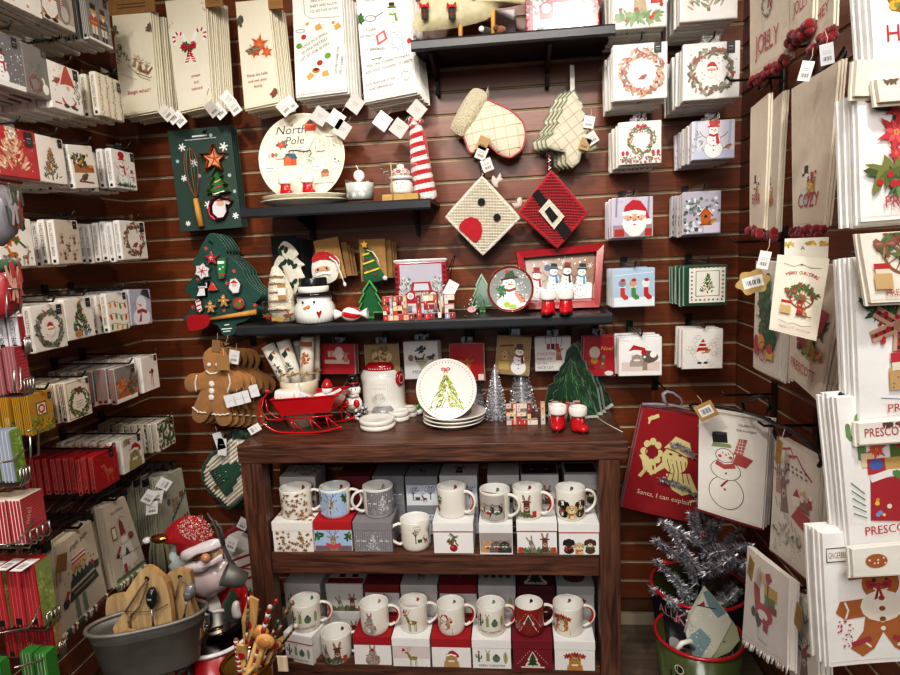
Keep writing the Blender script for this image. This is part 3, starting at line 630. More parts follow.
def f(d): bg(d,'b9bccb'); d.ell(.5,.2,.4,.28,'eef0f6'); d.ell(.52,.58,.24,.24,'f2f4f8'); d.poly([(.5,.86),(.95,.7),(.88,.98),(.62,1.0)],'2a2c38'); d.poly([(.52,.56),(.3,.6),(.5,.5)],'d8702a'); d.line([(.3,.36),(.55,.4),(.76,.34)],.1,'b03a40'); d.poly([(.5,.4),(.34,.08),(.48,.1)],'b03a40')
L((129.5,289,151,325),5,f,'pale blue napkin pack with a snowman in a tilted black hat','blue snowman napkins on the fifth row',body='bfc2d0',tilt=3,seed=54)
# ---- row 6
def f(d): bg(d,'a9a04a'); d.rect(.02,.62,.98,d.a-.02,'c9962c'); d.rect(.28,.56,.72,1.0,'3a2a20'); d.rect(.32,.6,.68,.96,'efe4cc'); d.ring(.5,.78,.12,.06,'a8242c',n=8); leafy(d,.5,.3,.48,.28,90,['5f7a2c','7a8f34','c99a2c','e0b030'],.12,.03); lab(d,.88,d.a-.2)
L((29.5,391,54,433),8,f,'yellow napkin pack with sunflowers and a quilt square','sunflower quilt napkins on the sixth row',body='c2a238',spine='cfa030',edge='6a4a20',seed=61)
def f(d): bg(d,'efe8d6'); d.line([(.06,.06),(.94,.06),(.94,d.a-.06),(.06,d.a-.06),(.06,.06)],.02,'8a4a3a'); wreath(d.at(.5,.48,1.0),['4f6a34','6a8442','3a5228'],n=110,w=.09); bow(d.at(.5,.86,.34),'8a2a2c','6a1c20'); [d.line([(.36,y),(.64,y+.02)],.012,'8a3a3a') for y in (.5,.42,.34)]; lab(d,.9,d.a-.12,.12)
L((66,378.5,91,419),8,f,'cream napkin pack with a green wreath and plaid bow','plaid bow wreath napkins on the sixth row',body='ece5d4',spine='e6dfcf',stext=HC,edge='8a4a3a',seed=62)
def f(d): bg(d,'8a8886'); d.rect(.02,.02,.98,.14,'f2f0ec'); d.rect(.02,.14,.98,.3,'b5642c'); leafy(d,.3,.5,.22,.25,40,['c06a34','b5482c','d8904a']); bird(d.at(.4,.34,.36),'b3262c'); leafy(d,.75,.5,.2,.32,40,['3f5a3a','5a7048','a8342c']); lab(d,.85)
L((115,365,137,401.5),9,f,'grey napkin pack with red birds and pine branches','red bird napkins on the sixth row',body='d0cdc8',spine='8a8a8c',stext=' ',edge='b5642c',seed=63)
def f(d): bg(d,'efebe4'); d.line([(.62,.1),(.6,.62)],.03,'6a3a30'); d.ell(.6,.68,.07,.1,'3a3030'); bow(d.at(.56,.66,.34),'a3242c'); d.line([(.54,.6),(.5,.2)],.03,'a3242c'); lab(d,.86)
L((142,355,158.7,391),9,f,'white napkin pack with a lamp post and red bow','lamp post napkins on the sixth row',body='f0ede8',seed=64)
# ---- row 7
def f(d): bg(d,'b01f28'); standdeer(d.at(.55,.5,.8),'c86a5a','d8b070'); scat(d,26,.1,.1,.9,.9,.012,.02,['d8904a','d8705a']); lab(d,.75)
L((94.5,450,119,488),11,f,'bright red napkin pack with a faint golden deer','red deer napkins on the seventh row',body='b4222b',spine='9c1c24',stext=HC,edge='d8756a',t=.018,seed=71,yawj=5)
def f(d): bg(d,'efeae2'); cat(d.at(.55,.4,.75),'a89a5a'); leafy(d,.25,.9,.16,.08,16,['8a8a5a','a89a6a']); lab(d,.82)
L((122,435,144,470),8,f,'white napkin pack with a tabby cat in a santa hat','santa cat napkins on the seventh row',body='efebe3',seed=72)
def f(d):
    bg(d,'ece6da'); [holly(d.at(.12+.19*i,.12+.2*j+(i%2)*.08,.55)) if (i+j)%3==0 else leafy(d,.12+.19*i,.12+.2*j,.07,.04,6,['8a7a4a','a8985a','6a6a44'],.07,.02) for i in range(5) for j in range(5)]; lab(d,.84)
L((157.5,418,175,448.5),9,f,'white napkin pack covered in small holly sprigs','holly sprig napkins on the seventh row',body='ece7dc',edge='a89a6a',seed=73)
# ---------------------------------------------------------------- two columns on the back wall
def B(rc,n,fn,label,grp,y=2.06,**k): return pk(BK(y),DB-y,rc,n,fn,label,grp,t=k.pop('t',.017),**k)
def f(d): bg(d,'f0eee8'); deer(d.at(.5,.62,.8),'b8a084'); leafy(d,.5,.2,.45,.1,60,['6a8a5a','86a070']); scat(d,8,.1,.12,.9,.4,.03,.04,['b83a34']); d.rect(.7,.42,.92,.5,'b83a34')
B((612.5,-30,667,28),8,f,'white napkin pack with a deer above green leaves','deer napkins in the first column',body='efede8',y=2.0,seed=81)
def f(d): bg(d,'f3f1ec'); wreath(d.at(.53,.48,.98),['a8685a','b88a70','8a6a5a','c0a890'],n=120,w=.08,dots=['b03030']); bird(d.at(.55,.4,.2),'b03030'); lab(d,.82,d.a-.1,.15)
B((613,43,667.5,99.5),8,f,'white napkin pack with a bird inside a pink berry wreath','berry wreath napkins in the first column',body='f2f0ec',y=2.0,seed=82)
def f(d): bg(d,'f1efe6'); wreath(d.at(.53,.56,.78),['6a7a5a','9a8a6a','8a6a54','56664a'],n=110,w=.09,dots=['b5402c','d8a050']); bow(d.at(.53,.86,.3),'b8323a'); scat(d,90,.04,.04,.97,.2,.015,.03,['7a7a70','8a6a60','a09a90','b5504a']); scribble(d,.2,.86,.16,1,'4a5a3a'); [d.ell(x,.26,.04,.06,'b5323a') for x in (.1,.2,.8,.92)]
B((618.5,121,661.5,164),9,f,'white napkin pack with a red bow on a wreath','bow wreath napkins in the first column',body='f0eee6',y=2.04,seed=83)
def f(d): bg(d,'c4bfd0'); d.rect(.02,.02,.98,.3,'9a8a98'); [d.line([(x,.5),(x+.02,.98)],.05,'8a86a0') for x in (.1,.88)]; santa(d.at(.55,.45,.95)); d.rect(.06,.02,.3,.2,'a8322c'); d.rect(.8,.02,.97,.2,'a8322c'); scribble(d,.2,.88,.16,1,'4a3a4a')
B((612,197,653,237),6,f,'lilac napkin pack with a close-up white-bearded santa face','santa portrait napkins in the first column',body='d8d4e0',seed=84)
def f(d):
    bg(d,'a9c4dc'); d.rect(.02,.02,.98,.24,'e6eef4')
    for x,c,b in ((.24,'c0403a','8a8a90'),(.5,'4f8a4a','c8a080'),(.8,'b5302c','e8e4e0')): stocking(d.at(x,.36,.4),c); d.ell(x-.02,.58,.09,.09,b); d.ell(x,.66,.06,.04,'b5302c')
    d.line([(.04,.78),(.96,.84)],.012,'e8eef4')
B((613,268,655,307),6,f,'light blue napkin pack with three animals in stockings','stocking animals napkins in the first column',body='b4cce0',seed=85)
def f(d): bg(d,'f2f1ee'); d.rect(.06,.12,.95,.34,'e0ccc8'); d.ell(.62,.46,.3,.16,'6a6058'); cat(d.at(.42,.44,.42),'a8a098'); d.rect(.55,.14,.66,.34,'9a8a7a'); d.poly([(.2,.58),(.34,.76),(.6,.68),(.66,.54),(.4,.58)],'b8242c'); d.line([(.2,.56),(.36,.6),(.52,.58)],.08,'faf8f6'); d.ell(.8,.52,.08,.08,'faf8f6'); scribble(d,.18,.86,.14,1,'333')
B((619,337,662,376),5,f,'white napkin pack with a grey cat asleep in a santa hat','sleeping cat napkins in the first column',body='efeeec',seed=86)
def f(d): bg(d,'f1efe9'); pine(d.at(.5,.6,.9),['7a8a70','93a088','b5a090'],['b5443a'],n=120,nd=26,w=.42)
B((680,-28,738,20),9,f,'white napkin pack with the lower branches of a berry tree','berry tree napkins in the second column',body='f0eee8',y=2.0,seed=91)
def f(d): bg(d,'f4f2ee'); scat(d,30,.05,.05,.95,.95,.012,.02,['b9b6b0']); wreath(d.at(.5,.48,.96),['7a7a68','9a9a88','8a6a60','60664f'],n=120,w=.08,dots=['b03a34']); santa(d.at(.5,.5,.3)); lab(d,.83,d.a-.11,.16)
B((683,42,740,99),9,f,'white napkin pack with a santa head in a snowy wreath','snowy wreath napkins in the second column',body='f3f1ee',y=2.0,seed=92)
def f(d): bg(d,'dcd9e6'); d.rect(.02,.02,.98,.2,'c4cce4'); [d.line([(x,.2),(x+.03,.95)],.06,'b4c4e0') for x in (.08,.86)]; pine(d.at(.14,.4,.6),['7a9088'],n=24,trunk=None); snowman(d.at(.5,.48,.9),'b03a3a','b83a3a'); d.ell(.52,.86,.13,.1,'c04a44'); scribble(d,.2,.88,.16,1,'555'); bird(d.at(.84,.28,.24),'c08a6a')
B((692,120,735,159),10,f,'lilac napkin pack with a snowman in red scarf','scarf snowman napkins in the second column',body='dedbe4',y=2.03,seed=93)
def f(d): bg(d,'b4b0c0'); scat(d,60,.03,.03,.5,.95,.03,.06,['5a6a5a','46544a','7a8a80','dfe2ea']); d.rect(.55,.03,.97,.3,'cfc8dc'); birdhouse(d.at(.6,.48,.62)); scat(d,24,.1,.6,.95,.97,.03,.05,['e6e8f0','8a98a8','56665c']); bird(d.at(.78,.34,.26),'d8902c')
B((683,191,721,234),7,f,'snowy grey napkin pack with a red roofed birdhouse','birdhouse napkins in the second column',body='b9b6c2',y=2.05,seed=94)
def f(d): bg(d,'24503c'); d.rect(.12,.06,.96,d.a-.06,'efece2'); d.line([(.28,.22),(.82,.22),(.82,.82),(.28,.82),(.28,.22)],.02,'4a5a4a'); pine(d.at(.55,.53,.5),n=70,dots=['d8b04a'],nd=8); [d.star(x,y,.035,c) for i,(x,y) in enumerate([(.18+.1*i,.13) for i in range(8)]+[(.18+.1*i,.91) for i in range(8)]+[(.18,.2+.1*i) for i in range(7)]+[(.9,.2+.1*i) for i in range(7)]) for c in [['a8322c','3f5a3a','333'][i%3]]]
B((684,265,727,305),7,f,'dark green napkin pack framing a small tree on white','green bordered tree napkins in the second column',body='2f5a46',edge='cfd8d0',y=2.05,seed=95)
def f(d): bg(d,'eceae4'); [d.ring(d.r.uniform(.1,.9),d.r.uniform(.1,.9),.06,.006,'a8a49c',n=8) for _ in range(30)]; gnome(d.at(.5,.46,.66),'b5302c','d8d4cc'); [d.line([(.38,y),(.62,y)],.03,'f4f0ea') for y in (.58,.68)]; bird(d.at(.62,.46,.22),'d8902c')
B((682.5,329,723,369),4,f,'white napkin pack with a gnome in a striped red hat','striped hat gnome napkins in the second column',body='e8e6e0',y=2.08,seed=96)
# ================================================================ tea towels
def slab(m,g,nx,nz,th,col,mt='cloth',edgecol=None):
    """closed cloth slab whose front follows g(u,v)"""
    vs=[]
    for b in (0,1):
        for j in range(nz+1):
            for i in range(nx+1): x,y,z=g(i/nx,j/nz); vs.append((x,y+b*th,z))
    K=(nx+1)*(nz+1); I=lambda i,j:j*(nx+1)+i; fs=[]
    for j in range(nz):
        for i in range(nx): q=(I(i,j),I(i+1,j),I(i+1,j+1),I(i,j+1)); fs+=[q,tuple(a+K for a in q[::-1])]
    for i in range(nx): a,b=I(i,0),I(i+1,0); fs.append((a,a+K,b+K,b)); a,b=I(i,nz),I(i+1,nz); fs.append((a,b,b+K,a+K))
    for j in range(nz): a,b=I(0,j),I(0,j+1); fs.append((a,b,b+K,a+K)); a,b=I(nx,j),I(nx,j+1); fs.append((a,a+K,b+K,b))
    m.add(vs,fs,col,mt)
def towel(pl,q,fn,label,grp=None,n=1,pitch=.012,body='efe9da',th=.006,wave=.001,freq=.8,seed=1,hem='d9d0bd',back=None,step=(.004,-.002),name='tea_towel',cat='towel',trim=None,mt='cloth',fold=True,bn=False):
    ph=seed*1.7
    wv=lambda u,v:wave*(sin(2*pi*freq*u+ph)*(1-.5*v)+.7*sin(2*pi*(u*.5+v*.6)+ph*2))
    m=M(); p,w,h,g=quadmap(m,pl,q,wv); a=h/w
    slab(m,g,10,12,th,body,mt)
    if fold:   # folded-under layer seen along the sides and hem
        g2=lambda u,v:(lambda t:(t[0]+.0035*(1 if u>.5 else -.6),t[1]+th*1.25,t[2]-.005*(1-v)))(g(u,v))
        slab(m,g2,10,12,th*.8,body,mt)
    d=D(m,lambda x,y,o:g(x,y/a,o+.0006),a,'cloth',seed)
    if hem: d.line([(.01,.045*min(1,a)),(.99,.045*min(1,a))],.006,hem)
    if fn: fn(d)
    o=m.obj(name,loc=p,rot=(0,0,pl.yaw)); T(o,label,cat,grp)
    if trim: trim(o,g,w,h)
    if n>1:
        m=M(); slab(m,lambda u,v:g(u,v),10,12,th,body,mt)
        g2=lambda u,v:(lambda t:(t[0]+.0035*(1 if u>.5 else -.6),t[1]+th*1.25,t[2]-.005*(1-v)))(g(u,v)); slab(m,g2,6,8,th*.8,body,mt)
        if bn and fn: fn(D(m,lambda x,y,o:g(x,y/a,o+.0006),a,'cloth',seed))
        rr=random.Random(seed); first=None
        for k in range(1,n):
            loc=p+pl.N*(pitch*k)+pl.X*(step[0]*k+rr.uniform(-.003,.003)); loc.z+=step[1]*k+rr.uniform(-.004,.004)
            if first is None: first=o2=m.obj(name,loc=loc,rot=(0,0,pl.yaw)); T(o2,back or ('one of the '+grp+', behind the front one'),cat,grp)
            else: dup(first,loc,(0,0,pl.yaw+radians(rr.uniform(-1.2,1.2))))
    return o
def tag(par_pl,px,py,s,label,rot=20,col='f2f1ee',y=None,art=None,name='price_tag',cat='tag',asp=1.35,string=True,yaw=None,group=None):
    """a card tag hanging in front of something: its own thing"""
    p=par_pl.hit(px,py); m=M(); w=s;h=s*asp; m.box(-w/2,w/2,0,.0015,-h/2,h/2,col,'paper')
    d=D(m,face(w,h,0,None,-h/2),asp,'paper',int(px)); 
    if art: art(d)
    else: [d.line([(.2,y),(.8,y)],.035,'8a8a8a') for y in (asp*.62,asp*.52)]; barcode(d,.5,asp*.28,.6,asp*.2)
    if string: m.tube([(0,.001,h*.42),(.003,.004,h*.42+.012),(0,.008,h*.42+.028)],.0006,'d8d0c0','paper',5)
    o=m.obj(name,loc=p,rot=(0,radians(rot),par_pl.yaw if yaw is None else yaw)); T(o,label,cat,group); return o
def header(pl,x0,y0,x1,y1,label,text=None,col='9a7344'):
    p,w,h=pl.rect(x0,y0,x1,y1); m=M(); m.box(-w/2,w/2,-.002,.001,0,h,col,'kraft',.001); d=D(m,face(w,h,-.002),h/w,'kraft')
    d.ring(.5,h/w*.8,.05,.02,'3a2a1a',n=12); 
    for y in (.3,.45): d.line([(.2,h/w*y),(.8,h/w*y)],.02,'5a4024')
    return T(m.obj('cardboard_hanger',loc=p,rot=(0,0,pl.yaw)),label,'hanger')
TP=BK(2.075)
def f(d):
    a=d.a; pine(d.at(.12,a*.62,.5),['5a5a4a','6a6a5a','8a8070'],n=50,w=.5,trunk=None)
    for x,y,s in ((.5,.5,.3),(.62,.46,.3),(.78,.42,.28)): deer(d.at(x,a*(y+.03),s,-20),'a88a6a','6a5440')
    sleigh(d.at(.72,a*.42,.55,-25),'8a6a58'); d.line([(.3,a*.5),(.6,a*.36),(.85,a*.31)],.012,'7a6a5a'); d.line([(.1,a*.42),(.5,a*.34)],.008,'8a7a6a')
    d.text('Sleigh what!!',.52,a*.205,.085,'a3262c',shear=.1,wmax=.64); leafy(d,.95,a*.84,.05,.07,16,['6a6a5a','8a5a4a']); leafy(d,.04,a*.84,.05,.07,12,['6a6a5a'])
towel(TP,[(112,15),(150.5,11),(159,110),(121.5,117)],f,'cream tea towel reading Sleigh what with a reindeer sleigh','reindeer sleigh tea towels',6,.017,'efe7cf',seed=2,step=(.005,-.001))
header(TP,108,-8,155,14,'brown cardboard hanger holding the sleigh tea towel')
def f(d):
    a=d.a; cane(d.at(.56,a*.58,1.0,-24),'c02a34'); cane(d.at(.46,a*.57,.95,20,True),'c02a34'); leafy(d,.42,a*.57,.12,.1,22,['2f5a3a','3f6a4a']); bow(d.at(.48,a*.57,.5),'b3202c')
    for i,t in enumerate(('sweet','but','twisted')): d.text(t,.6,a*(.285-.06*i),.075,'a3262c')
    cane(d.at(.94,a*.9,.28,30)); cane(d.at(.06,a*.78,.2,-30)); cane(d.at(.93,a*.14,.3,-20))
towel(TP,[(165,1),(205,-3),(212,104),(179,112)],f,'cream tea towel reading sweet but twisted with a candy cane','candy cane tea towels',6,.017,'efe7d0',seed=3,step=(.006,0))
header(TP,205,-6,223,7,'brown cardboard hanger behind the candy cane tea towel')
def f(d):
    a=d.a; [poins(d.at(x,a*y,s),c,6,'d8703a') for x,y,s,c in ((.6,.58,.6,'c2562c'),(.44,.52,.4,'b84a28'),(.8,.5,.38,'c2562c'))]; leafy(d,.4,a*.54,.2,.1,30,['5a5a44','7a6a54','8a8a74'],.08,.02)
    for i,t in enumerate(('Deck the halls','and not your','family')): d.text(t,.46,a*(.29-.055*i),.075,'8a2a3a',wmax=.66)
    leafy(d,.08,a*.82,.08,.1,20,['6a5a48','5a5a44']); leafy(d,.9,a*.1,.08,.06,14,['6a5a48','8a4a3a'])
towel(TP,[(235.5,2),(268,-1),(279.5,102),(244.5,109)],f,'cream tea towel reading Deck the halls with orange poinsettias','poinsettia tea towels',6,.017,'efe6cd',seed=4,step=(.004,-.0015))
header(TP,268,-6,283,9,'brown cardboard hanger behind the poinsettia tea towel')
def recipe1(d):
    a=d.a; d.line([(.22,a*.98),(.24,a*.78),(.34,a*.74),(.95,a*.73)],.012,'9aa0a8'); 
    for i,t in enumerate(('PLACE ON PARCHMENT','ONTO A COOKIE','SHEET AND ALLOW','TO SET FOR 30 MIN')): d.text(t,.63,a*(.945-.05*i),.045,'3a3430',rot=3,wmax=.56)
    for x,y,r,c in ((.2,.57,.045,'b5342c'),(.1,.49,.05,'6a9a3a'),(.66,.37,.055,'6a9a3a'),(.5,.31,.05,'a83a2c'),(.28,.69,.03,'d8a05a'),(.8,.68,.03,'d8904a')): d.ell(x,a*y,r*1.2,r,c,20)
    for x,y,rt in ((.5,.65,20),(.3,.19,40),(.6,.2,10),(.88,.64,30)): k=d.at(x,a*y,.14,rt); k.poly([(-.5,-.3),(.5,-.4),(.4,.4),(-.4,.35)],'dba05a')
    d.ell(.42,a*.24,.08,.05,'c9803a'); d.ell(.42,a*.25,.06,.03,'6a2a1c')
    for i,t in enumerate(('PLACE IN A SMALL','20 MINI PRETZELS','LET SIT FOR 30 MIN')): d.text(t,.42,a*(.52-.055*i),.05,'3a3430',rot=24,wmax=.62)
    d.text('LAY IN COVER FOIL',.86,a*.32,.045,'3a3430',rot=80,wmax=.5); d.text('MELT CHIPS',.94,a*.26,.045,'3a3430',rot=78)
    d.ring(.14,a*.63,.09,.012,'9aa0a8',.03); [d.line([(x/30+.02,.02),(x/30+.02,.06)],.008,'5a6068') for x in range(29)]
towel(TP,[(292,-8),(341.5,-12),(347,91.5),(296,98)],recipe1,'white tea towel printed with a pretzel recipe','pretzel recipe tea towels',6,.02,'f6f3ea',seed=5,th=.009,step=(.004,-.003))
def recipe2(d):
    a=d.a; d.text('COOKIES',.5,a*.9,.115,'7fb0c4',rot=3,wmax=.78); d.ring(.25,a*.74,.1,.014,'6a7078',.05); d.line([(.34,a*.75),(.5,a*.79)],.016,'6a7078')
    snowman(d.at(.68,a*.74,.55),'333','6a9a3a',False,'fdfdfd','c9953a'); 
    for t,x,y in (('½ SUGAR',.2,.63),('EXTRACT',.16,.575),('1 T. SPRINKLES',.27,.45)): d.text(t,x,a*y,.045,'3a3430',wmax=.4)
    d.star(.72,a*.5,.16,'a9c4d0',8,.6); d.star(.72,a*.5,.13,'eef4f6',8,.5); k=d.at(.42,a*.56,.22,15); k.poly([(-.5,-.5),(.5,-.3),(.5,.5),(-.4,.3)],'d8686a'); k.poly([(-.3,-.3),(.3,-.2),(.3,.3),(-.2,.2)],'f4e6e0')
    d.text("MIX THE CONFECTIONERS'",.52,a*.33,.048,'3a3430',rot=7,wmax=.86); d.text('ADD FOOD COLORING TO CREATE',.52,a*.275,.048,'3a3430',rot=7,wmax=.9); d.text('COOKIES OR ATOP',.34,a*.15,.045,'3a3430',rot=4); d.text('ADD SPRINKLES',.34,a*.1,.045,'3a3430',rot=4)
    wreath(d.at(.82,a*.18,.22),['6a9a4a','8ab060'],n=24,dots=['c03a34'],w=.06); d.line([(.2,a*.37),(.4,a*.38),(.34,a*.36)],.014,'4f8a5a'); d.ell(.95,a*.5,.05,.05,'c03a34'); leafy(d,.04,a*.74,.03,.04,8,GR)
    [d.line([(x/30+.02,.02),(x/30+.02,.06)],.008,'8ab0a0') for x in range(29)]
towel(BK(2.06),[(355.5,-10),(406.5,-12),(417.5,92),(364.5,102.5)],recipe2,'white tea towel headed COOKIES with a snowman and recipe lettering','cookie recipe tea towels',6,.02,'f7f5ee',seed=6,th=.009,step=(.004,-.003))
for i,(x,y,r,g,c) in enumerate(((166,113,-40,'sleigh','e4e0d8'),(172,116,-35,'sleigh','efece6'),(179,119,-35,'sleigh','f4f2ee'),(212,109,-35,'candy cane','b9b5ae'),(219,111,-38,'candy cane','efece8'),(228,99,-40,'candy cane','f6f4f0'),(234,107,-30,'candy cane','ece8e2'),(284,108,-40,'poinsettia','e6e2da'),(290,104,-35,'poinsettia','efece6'))):
    tag(BK(2.045+.006*(i%3)),x,y,.036,'small white price tag dangling from the %s tea towels'%g,r,c,group='price tags of the %s towels'%g)
for x,y,r,l in ((336,119,38,'bright white square tag hanging under the pretzel recipe towels'),(320,116,38,'white square tag partly behind another under the pretzel recipe towels'),(342,129,38,'lower dim square tag under the pretzel recipe towels'),(382.5,121,40,'bright white square tag hanging under the cookie recipe towels'),(399,128,40,'greyish square tag beside the red and white knit cone'),(355,104,40,'square tag at the corner of the pretzel recipe towel'),(417,110,44,'square tag at the corner of the cookie recipe towel')):
    tag(BK(2.06),x,y,.05,l,r,'f4f2ec' if 'bright' in l else 'c9c6c0',asp=1,art=lambda d:(d.line([(.3,.55),(.7,.6)],.04,'9a8a7a'),d.line([(.35,.42),(.65,.46)],.03,'8a8a8a')))
# ================================================================ black display shelves
def shelf(x0,x1,yf,z,label,brx,th=.034):
    o=T(E('display_shelf',((x0+x1)/2,(yf+DB)/2,z-th)),label,'shelf'); c=o.location
    m=M(); m.box(x0-c.x,x1-c.x,yf+.012-c.y,DB-.003-c.y,th-.012,th,'141517','black',.001); m.obj('shelf_board',o)
    m=M(); pr=[(.012,th),(.004,th-.001),(0,th-.007),(0,.006),(.004,0),(.012,0)]
    vs=[(x,yf-c.y+a,b) for x in (x0-c.x,x1-c.x) for a,b in pr]; n=len(pr); m.add(vs,[(i,i+1,n+i+1,n+i) for i in range(n-1)]+[tuple(range(n)),tuple(range(2*n-1,n-1,-1)),(0,n,2*n-1,n-1)],'2c2e32','black'); m.obj('front_lip',o)
    for x in brx:
        m=M(); m.add([(x-c.x+s,a-c.y,b) for s in (-.006,.006) for a,b in ((DB-.004,th-.014),(yf+.06,th-.014),(yf+.07,th-.026),(DB-.05,-.035),(DB-.04,-.075),(DB-.004,-.075))],[(0,1,2,3,4,5),(11,10,9,8,7,6)]+[(i,6+i,6+(i+1)%6,(i+1)%6) for i in range(6)],'101112','black'); m.obj('bracket',o)
    return o
ZM=H+.157; ZL=H-.229; ZU=H+.632; YF=1.965
shelf(-.873,-.249,YF,ZM,'black metal shelf holding the round North Pole plate',(-.72,-.33))
shelf(-.925,.311,YF,ZL,'long black metal shelf with the snowman tray, just above the table',(-.75,-.15,.2))
shelf(-.285,.327,1.97,ZU,'black metal shelf at the top with the stuffed cushion and tin',(-.235,.14))
# ---------------------------------------------------------------- helpers for shelf goods
def rc(y,*b): return BK(y).rect(*b)
def cup(m,r,h,col,z0=0,th=.004,mt='gloss',inner='f4f2ee',taper=1,c=(0,0,0),n=32):
    m.lathe([(0,z0),(r*taper*.94,z0),(r*taper,z0+h*.05),(r,z0+h-.002),(r-th*.5,z0+h),(r-th,z0+h-.002),(r*taper-th,z0+th*1.5),(0,z0+th*1.2)],n,[col]*4+[inner]*3,mt,c,cap=False)
def bootmesh(s=1,col='c01f2a',cuff='f3f0e8'):
    """little ceramic boot, toe towards -y and a bit to +x; height s"""
    m=M()
    pr=[(0,.02),(.27,.02),(.31,.1),(.29,.28),(.26,.45),(.26,.66)]
    m.lathe([(r*s,z*s) for r,z in pr],22,col,'gloss'); m.ball((0,-.24*s,.17*s),.25*s,.34*s,.18*s,col,'gloss',20); m.lathe([(.01,0),(.3*s,0),(.3*s,.035*s),(.01,.035*s)],20,'2a1512','gloss'); m.ball((0,-.26*s,.035*s),.26*s,.35*s,.035*s,'2a1512','gloss',18)
    m.lathe([(.26*s,.62*s),(.34*s,.64*s),(.36*s,.7*s),(.36*s,.93*s),(.33*s,.99*s),(.27*s,.99*s),(.25*s,.93*s),(.25*s,.75*s),(0,.72*s)],24,[cuff]*7+['5a2018'],'gloss',cap=False)
    d=D(m,lambda x,y,o:(lambda t:((.268*s+o)*cos(t),(.268*s+o)*sin(t),.5*s+y*s))(-pi/2+x),1,'gloss',clip=False); d.flake(0,0,.13,'e8c8c0',.03)
    return m
_boot={}
def boot3(p,s,rot,label,grp):
    if s not in _boot: _boot[s]=bootmesh(s).obj('ceramic_boot',loc=p,rot=(0,0,rot)); o=_boot[s]
    else: o=dup(_boot[s],p,(0,0,rot))
    T(o,label,'boot figurine',grp); return o
def platemesh(r,face_art=None,col='f1ede0',rim=None,depth=.018,mt='gloss',inner=None):
    m=M(); k=inner or col
    if face_art:
        m.lathe([(0,.003),(r*.6,.003),(r*.62,0),(r*.68,0),(r*.7,.003),(r*.93,.005),(r,depth-.002),(r*.995,depth),(r*.975,depth),(r*.925,.009),(r*.9,.008),(0,.008)],56,[col]*6+[rim or col]*3+[rim or col,k,k],mt,cap=False)
        d=D(m,lambda x,y,o:((x-.5)*2*r,(y-.5)*2*r,.0082+o),1,'paper',clip=False); face_art(d)
    else: m.lathe([(0,.004),(r*.55,.004),(r*.6,0),(r*.68,0),(r*.72,.006),(r*.97,depth),(r,depth+.003),(r*.97,depth+.005),(r*.74,.011),(r*.64,.007),(0,.007)],48,[col]*5+[rim or col]*2+[rim or col,k,k],mt,cap=False)
    return m
# ================================================================ middle shelf
def northpole(d):
    d.text('THE',.36,.86,.035,'3a3a44',shear=.2); d.text('North',.37,.78,.1,'3a3a44',shear=.2); d.text('Pole',.41,.66,.09,'3a3a44',shear=.2)
    poins(d.at(.26,.66,.13),'d8403a'); leafy(d,.26,.66,.07,.05,12,['4a6a5a'],.03,.012); poins(d.at(.26,.66,.11),'d8403a')
    def house(x,y,w,c,r): d.rect(x-w/2,y,x+w/2,y+w*.5,c); d.poly([(x-w*.6,y+w*.5),(x-w*.2,y+w*.95),(x+w*.35,y+w*.95),(x+w*.6,y+w*.5)],r)
    house(.6,.8,.13,'c8402c','d86a3a'); d.poly([(.56,.88),(.6,.94),(.65,.88)],'2a3a4a'); house(.36,.42,.15,'c8502c','2f5f74'); d.poly([(.29,.42),(.29,.5),(.33,.53),(.37,.5),(.37,.42)],'d8683a')
    house(.76,.27,.09,'b87a5a','8a5a44'); pine(d.at(.6,.5,.16),['3a6a4a','4f7a5a'],n=30,nd=0); 
    for i in range(9): pine(d.at(.66+.05*(i%5),.64-.06*(i//5)+.02*(i%2),.09),['3f7a7a','5a9a94','2f5f64'],n=10,nd=0,trunk=None)
    snowman(d.at(.88,.42,.11),'333','c03a34',False); snowman(d.at(.92,.4,.09),'333','c03a34',False); pine(d.at(.95,.46,.07),n=8,nd=0)
    for i in range(3): d.ell(.12+.04*i,.55,.02,.025,['b8c4d0','c8403a','7a9a6a'][i],0,8)
    for x,y,w in ((.13,.4,.1),(.68,.39,.13),(.5,.62,.08)): d.ell(x,y,w*.6,w*.36,'d9e2e2'); scribble(d,x,y,w,1,'556',.02)
    lights(d,.34,.6,.58,.01,['c8403a'],5,.012); d.line([(.58,.58),(.62,.66),(.66,.72)],.006,'8aa0a8'); d.line([(.3,.56),(.48,.54),(.55,.42),(.54,.3)],.006,'b8b0a0')
    for x,y in ((.55,.83),(.84,.72),(.25,.5),(.72,.56),(.83,.2),(.7,.2)): scribble(d,x,y,.12,1,'667',.012)
    scat(d,90,.1,.12,.9,.9,.003,.006,['c8604a','4a8a7a','d8a04a','3a4a5a']); [pine(d.at(x,y,.06),n=8,nd=0,trunk=None) for x,y in ((.12,.72),(.16,.26),(.22,.3),(.86,.56),(.9,.6),(.85,.24))]
p,w,h=rc(2.1,260.5,117,346.5,200); R0=w/2
p.z=ZM+.028
m=platemesh(R0,northpole,'efe8d2'); o=m.obj('dinner_plate',loc=(p.x,2.11-.012,ZM+.03+h*.49),rot=(radians(80),0,0)); T(o,'large cream plate lettered The North Pole standing upright on the shelf','plate')
for k in range(2):
    m=platemesh(R0*1.02,None,'e4decb'); o=m.obj('dinner_plate',loc=(p.x-.002+.006*k,2.10,ZM+.0145*k)); T(o,('lower' if k==0 else 'upper')+' cream plate of the pair lying flat under the North Pole plate','plate','cream plates lying on the middle shelf')
z=ZM+.034
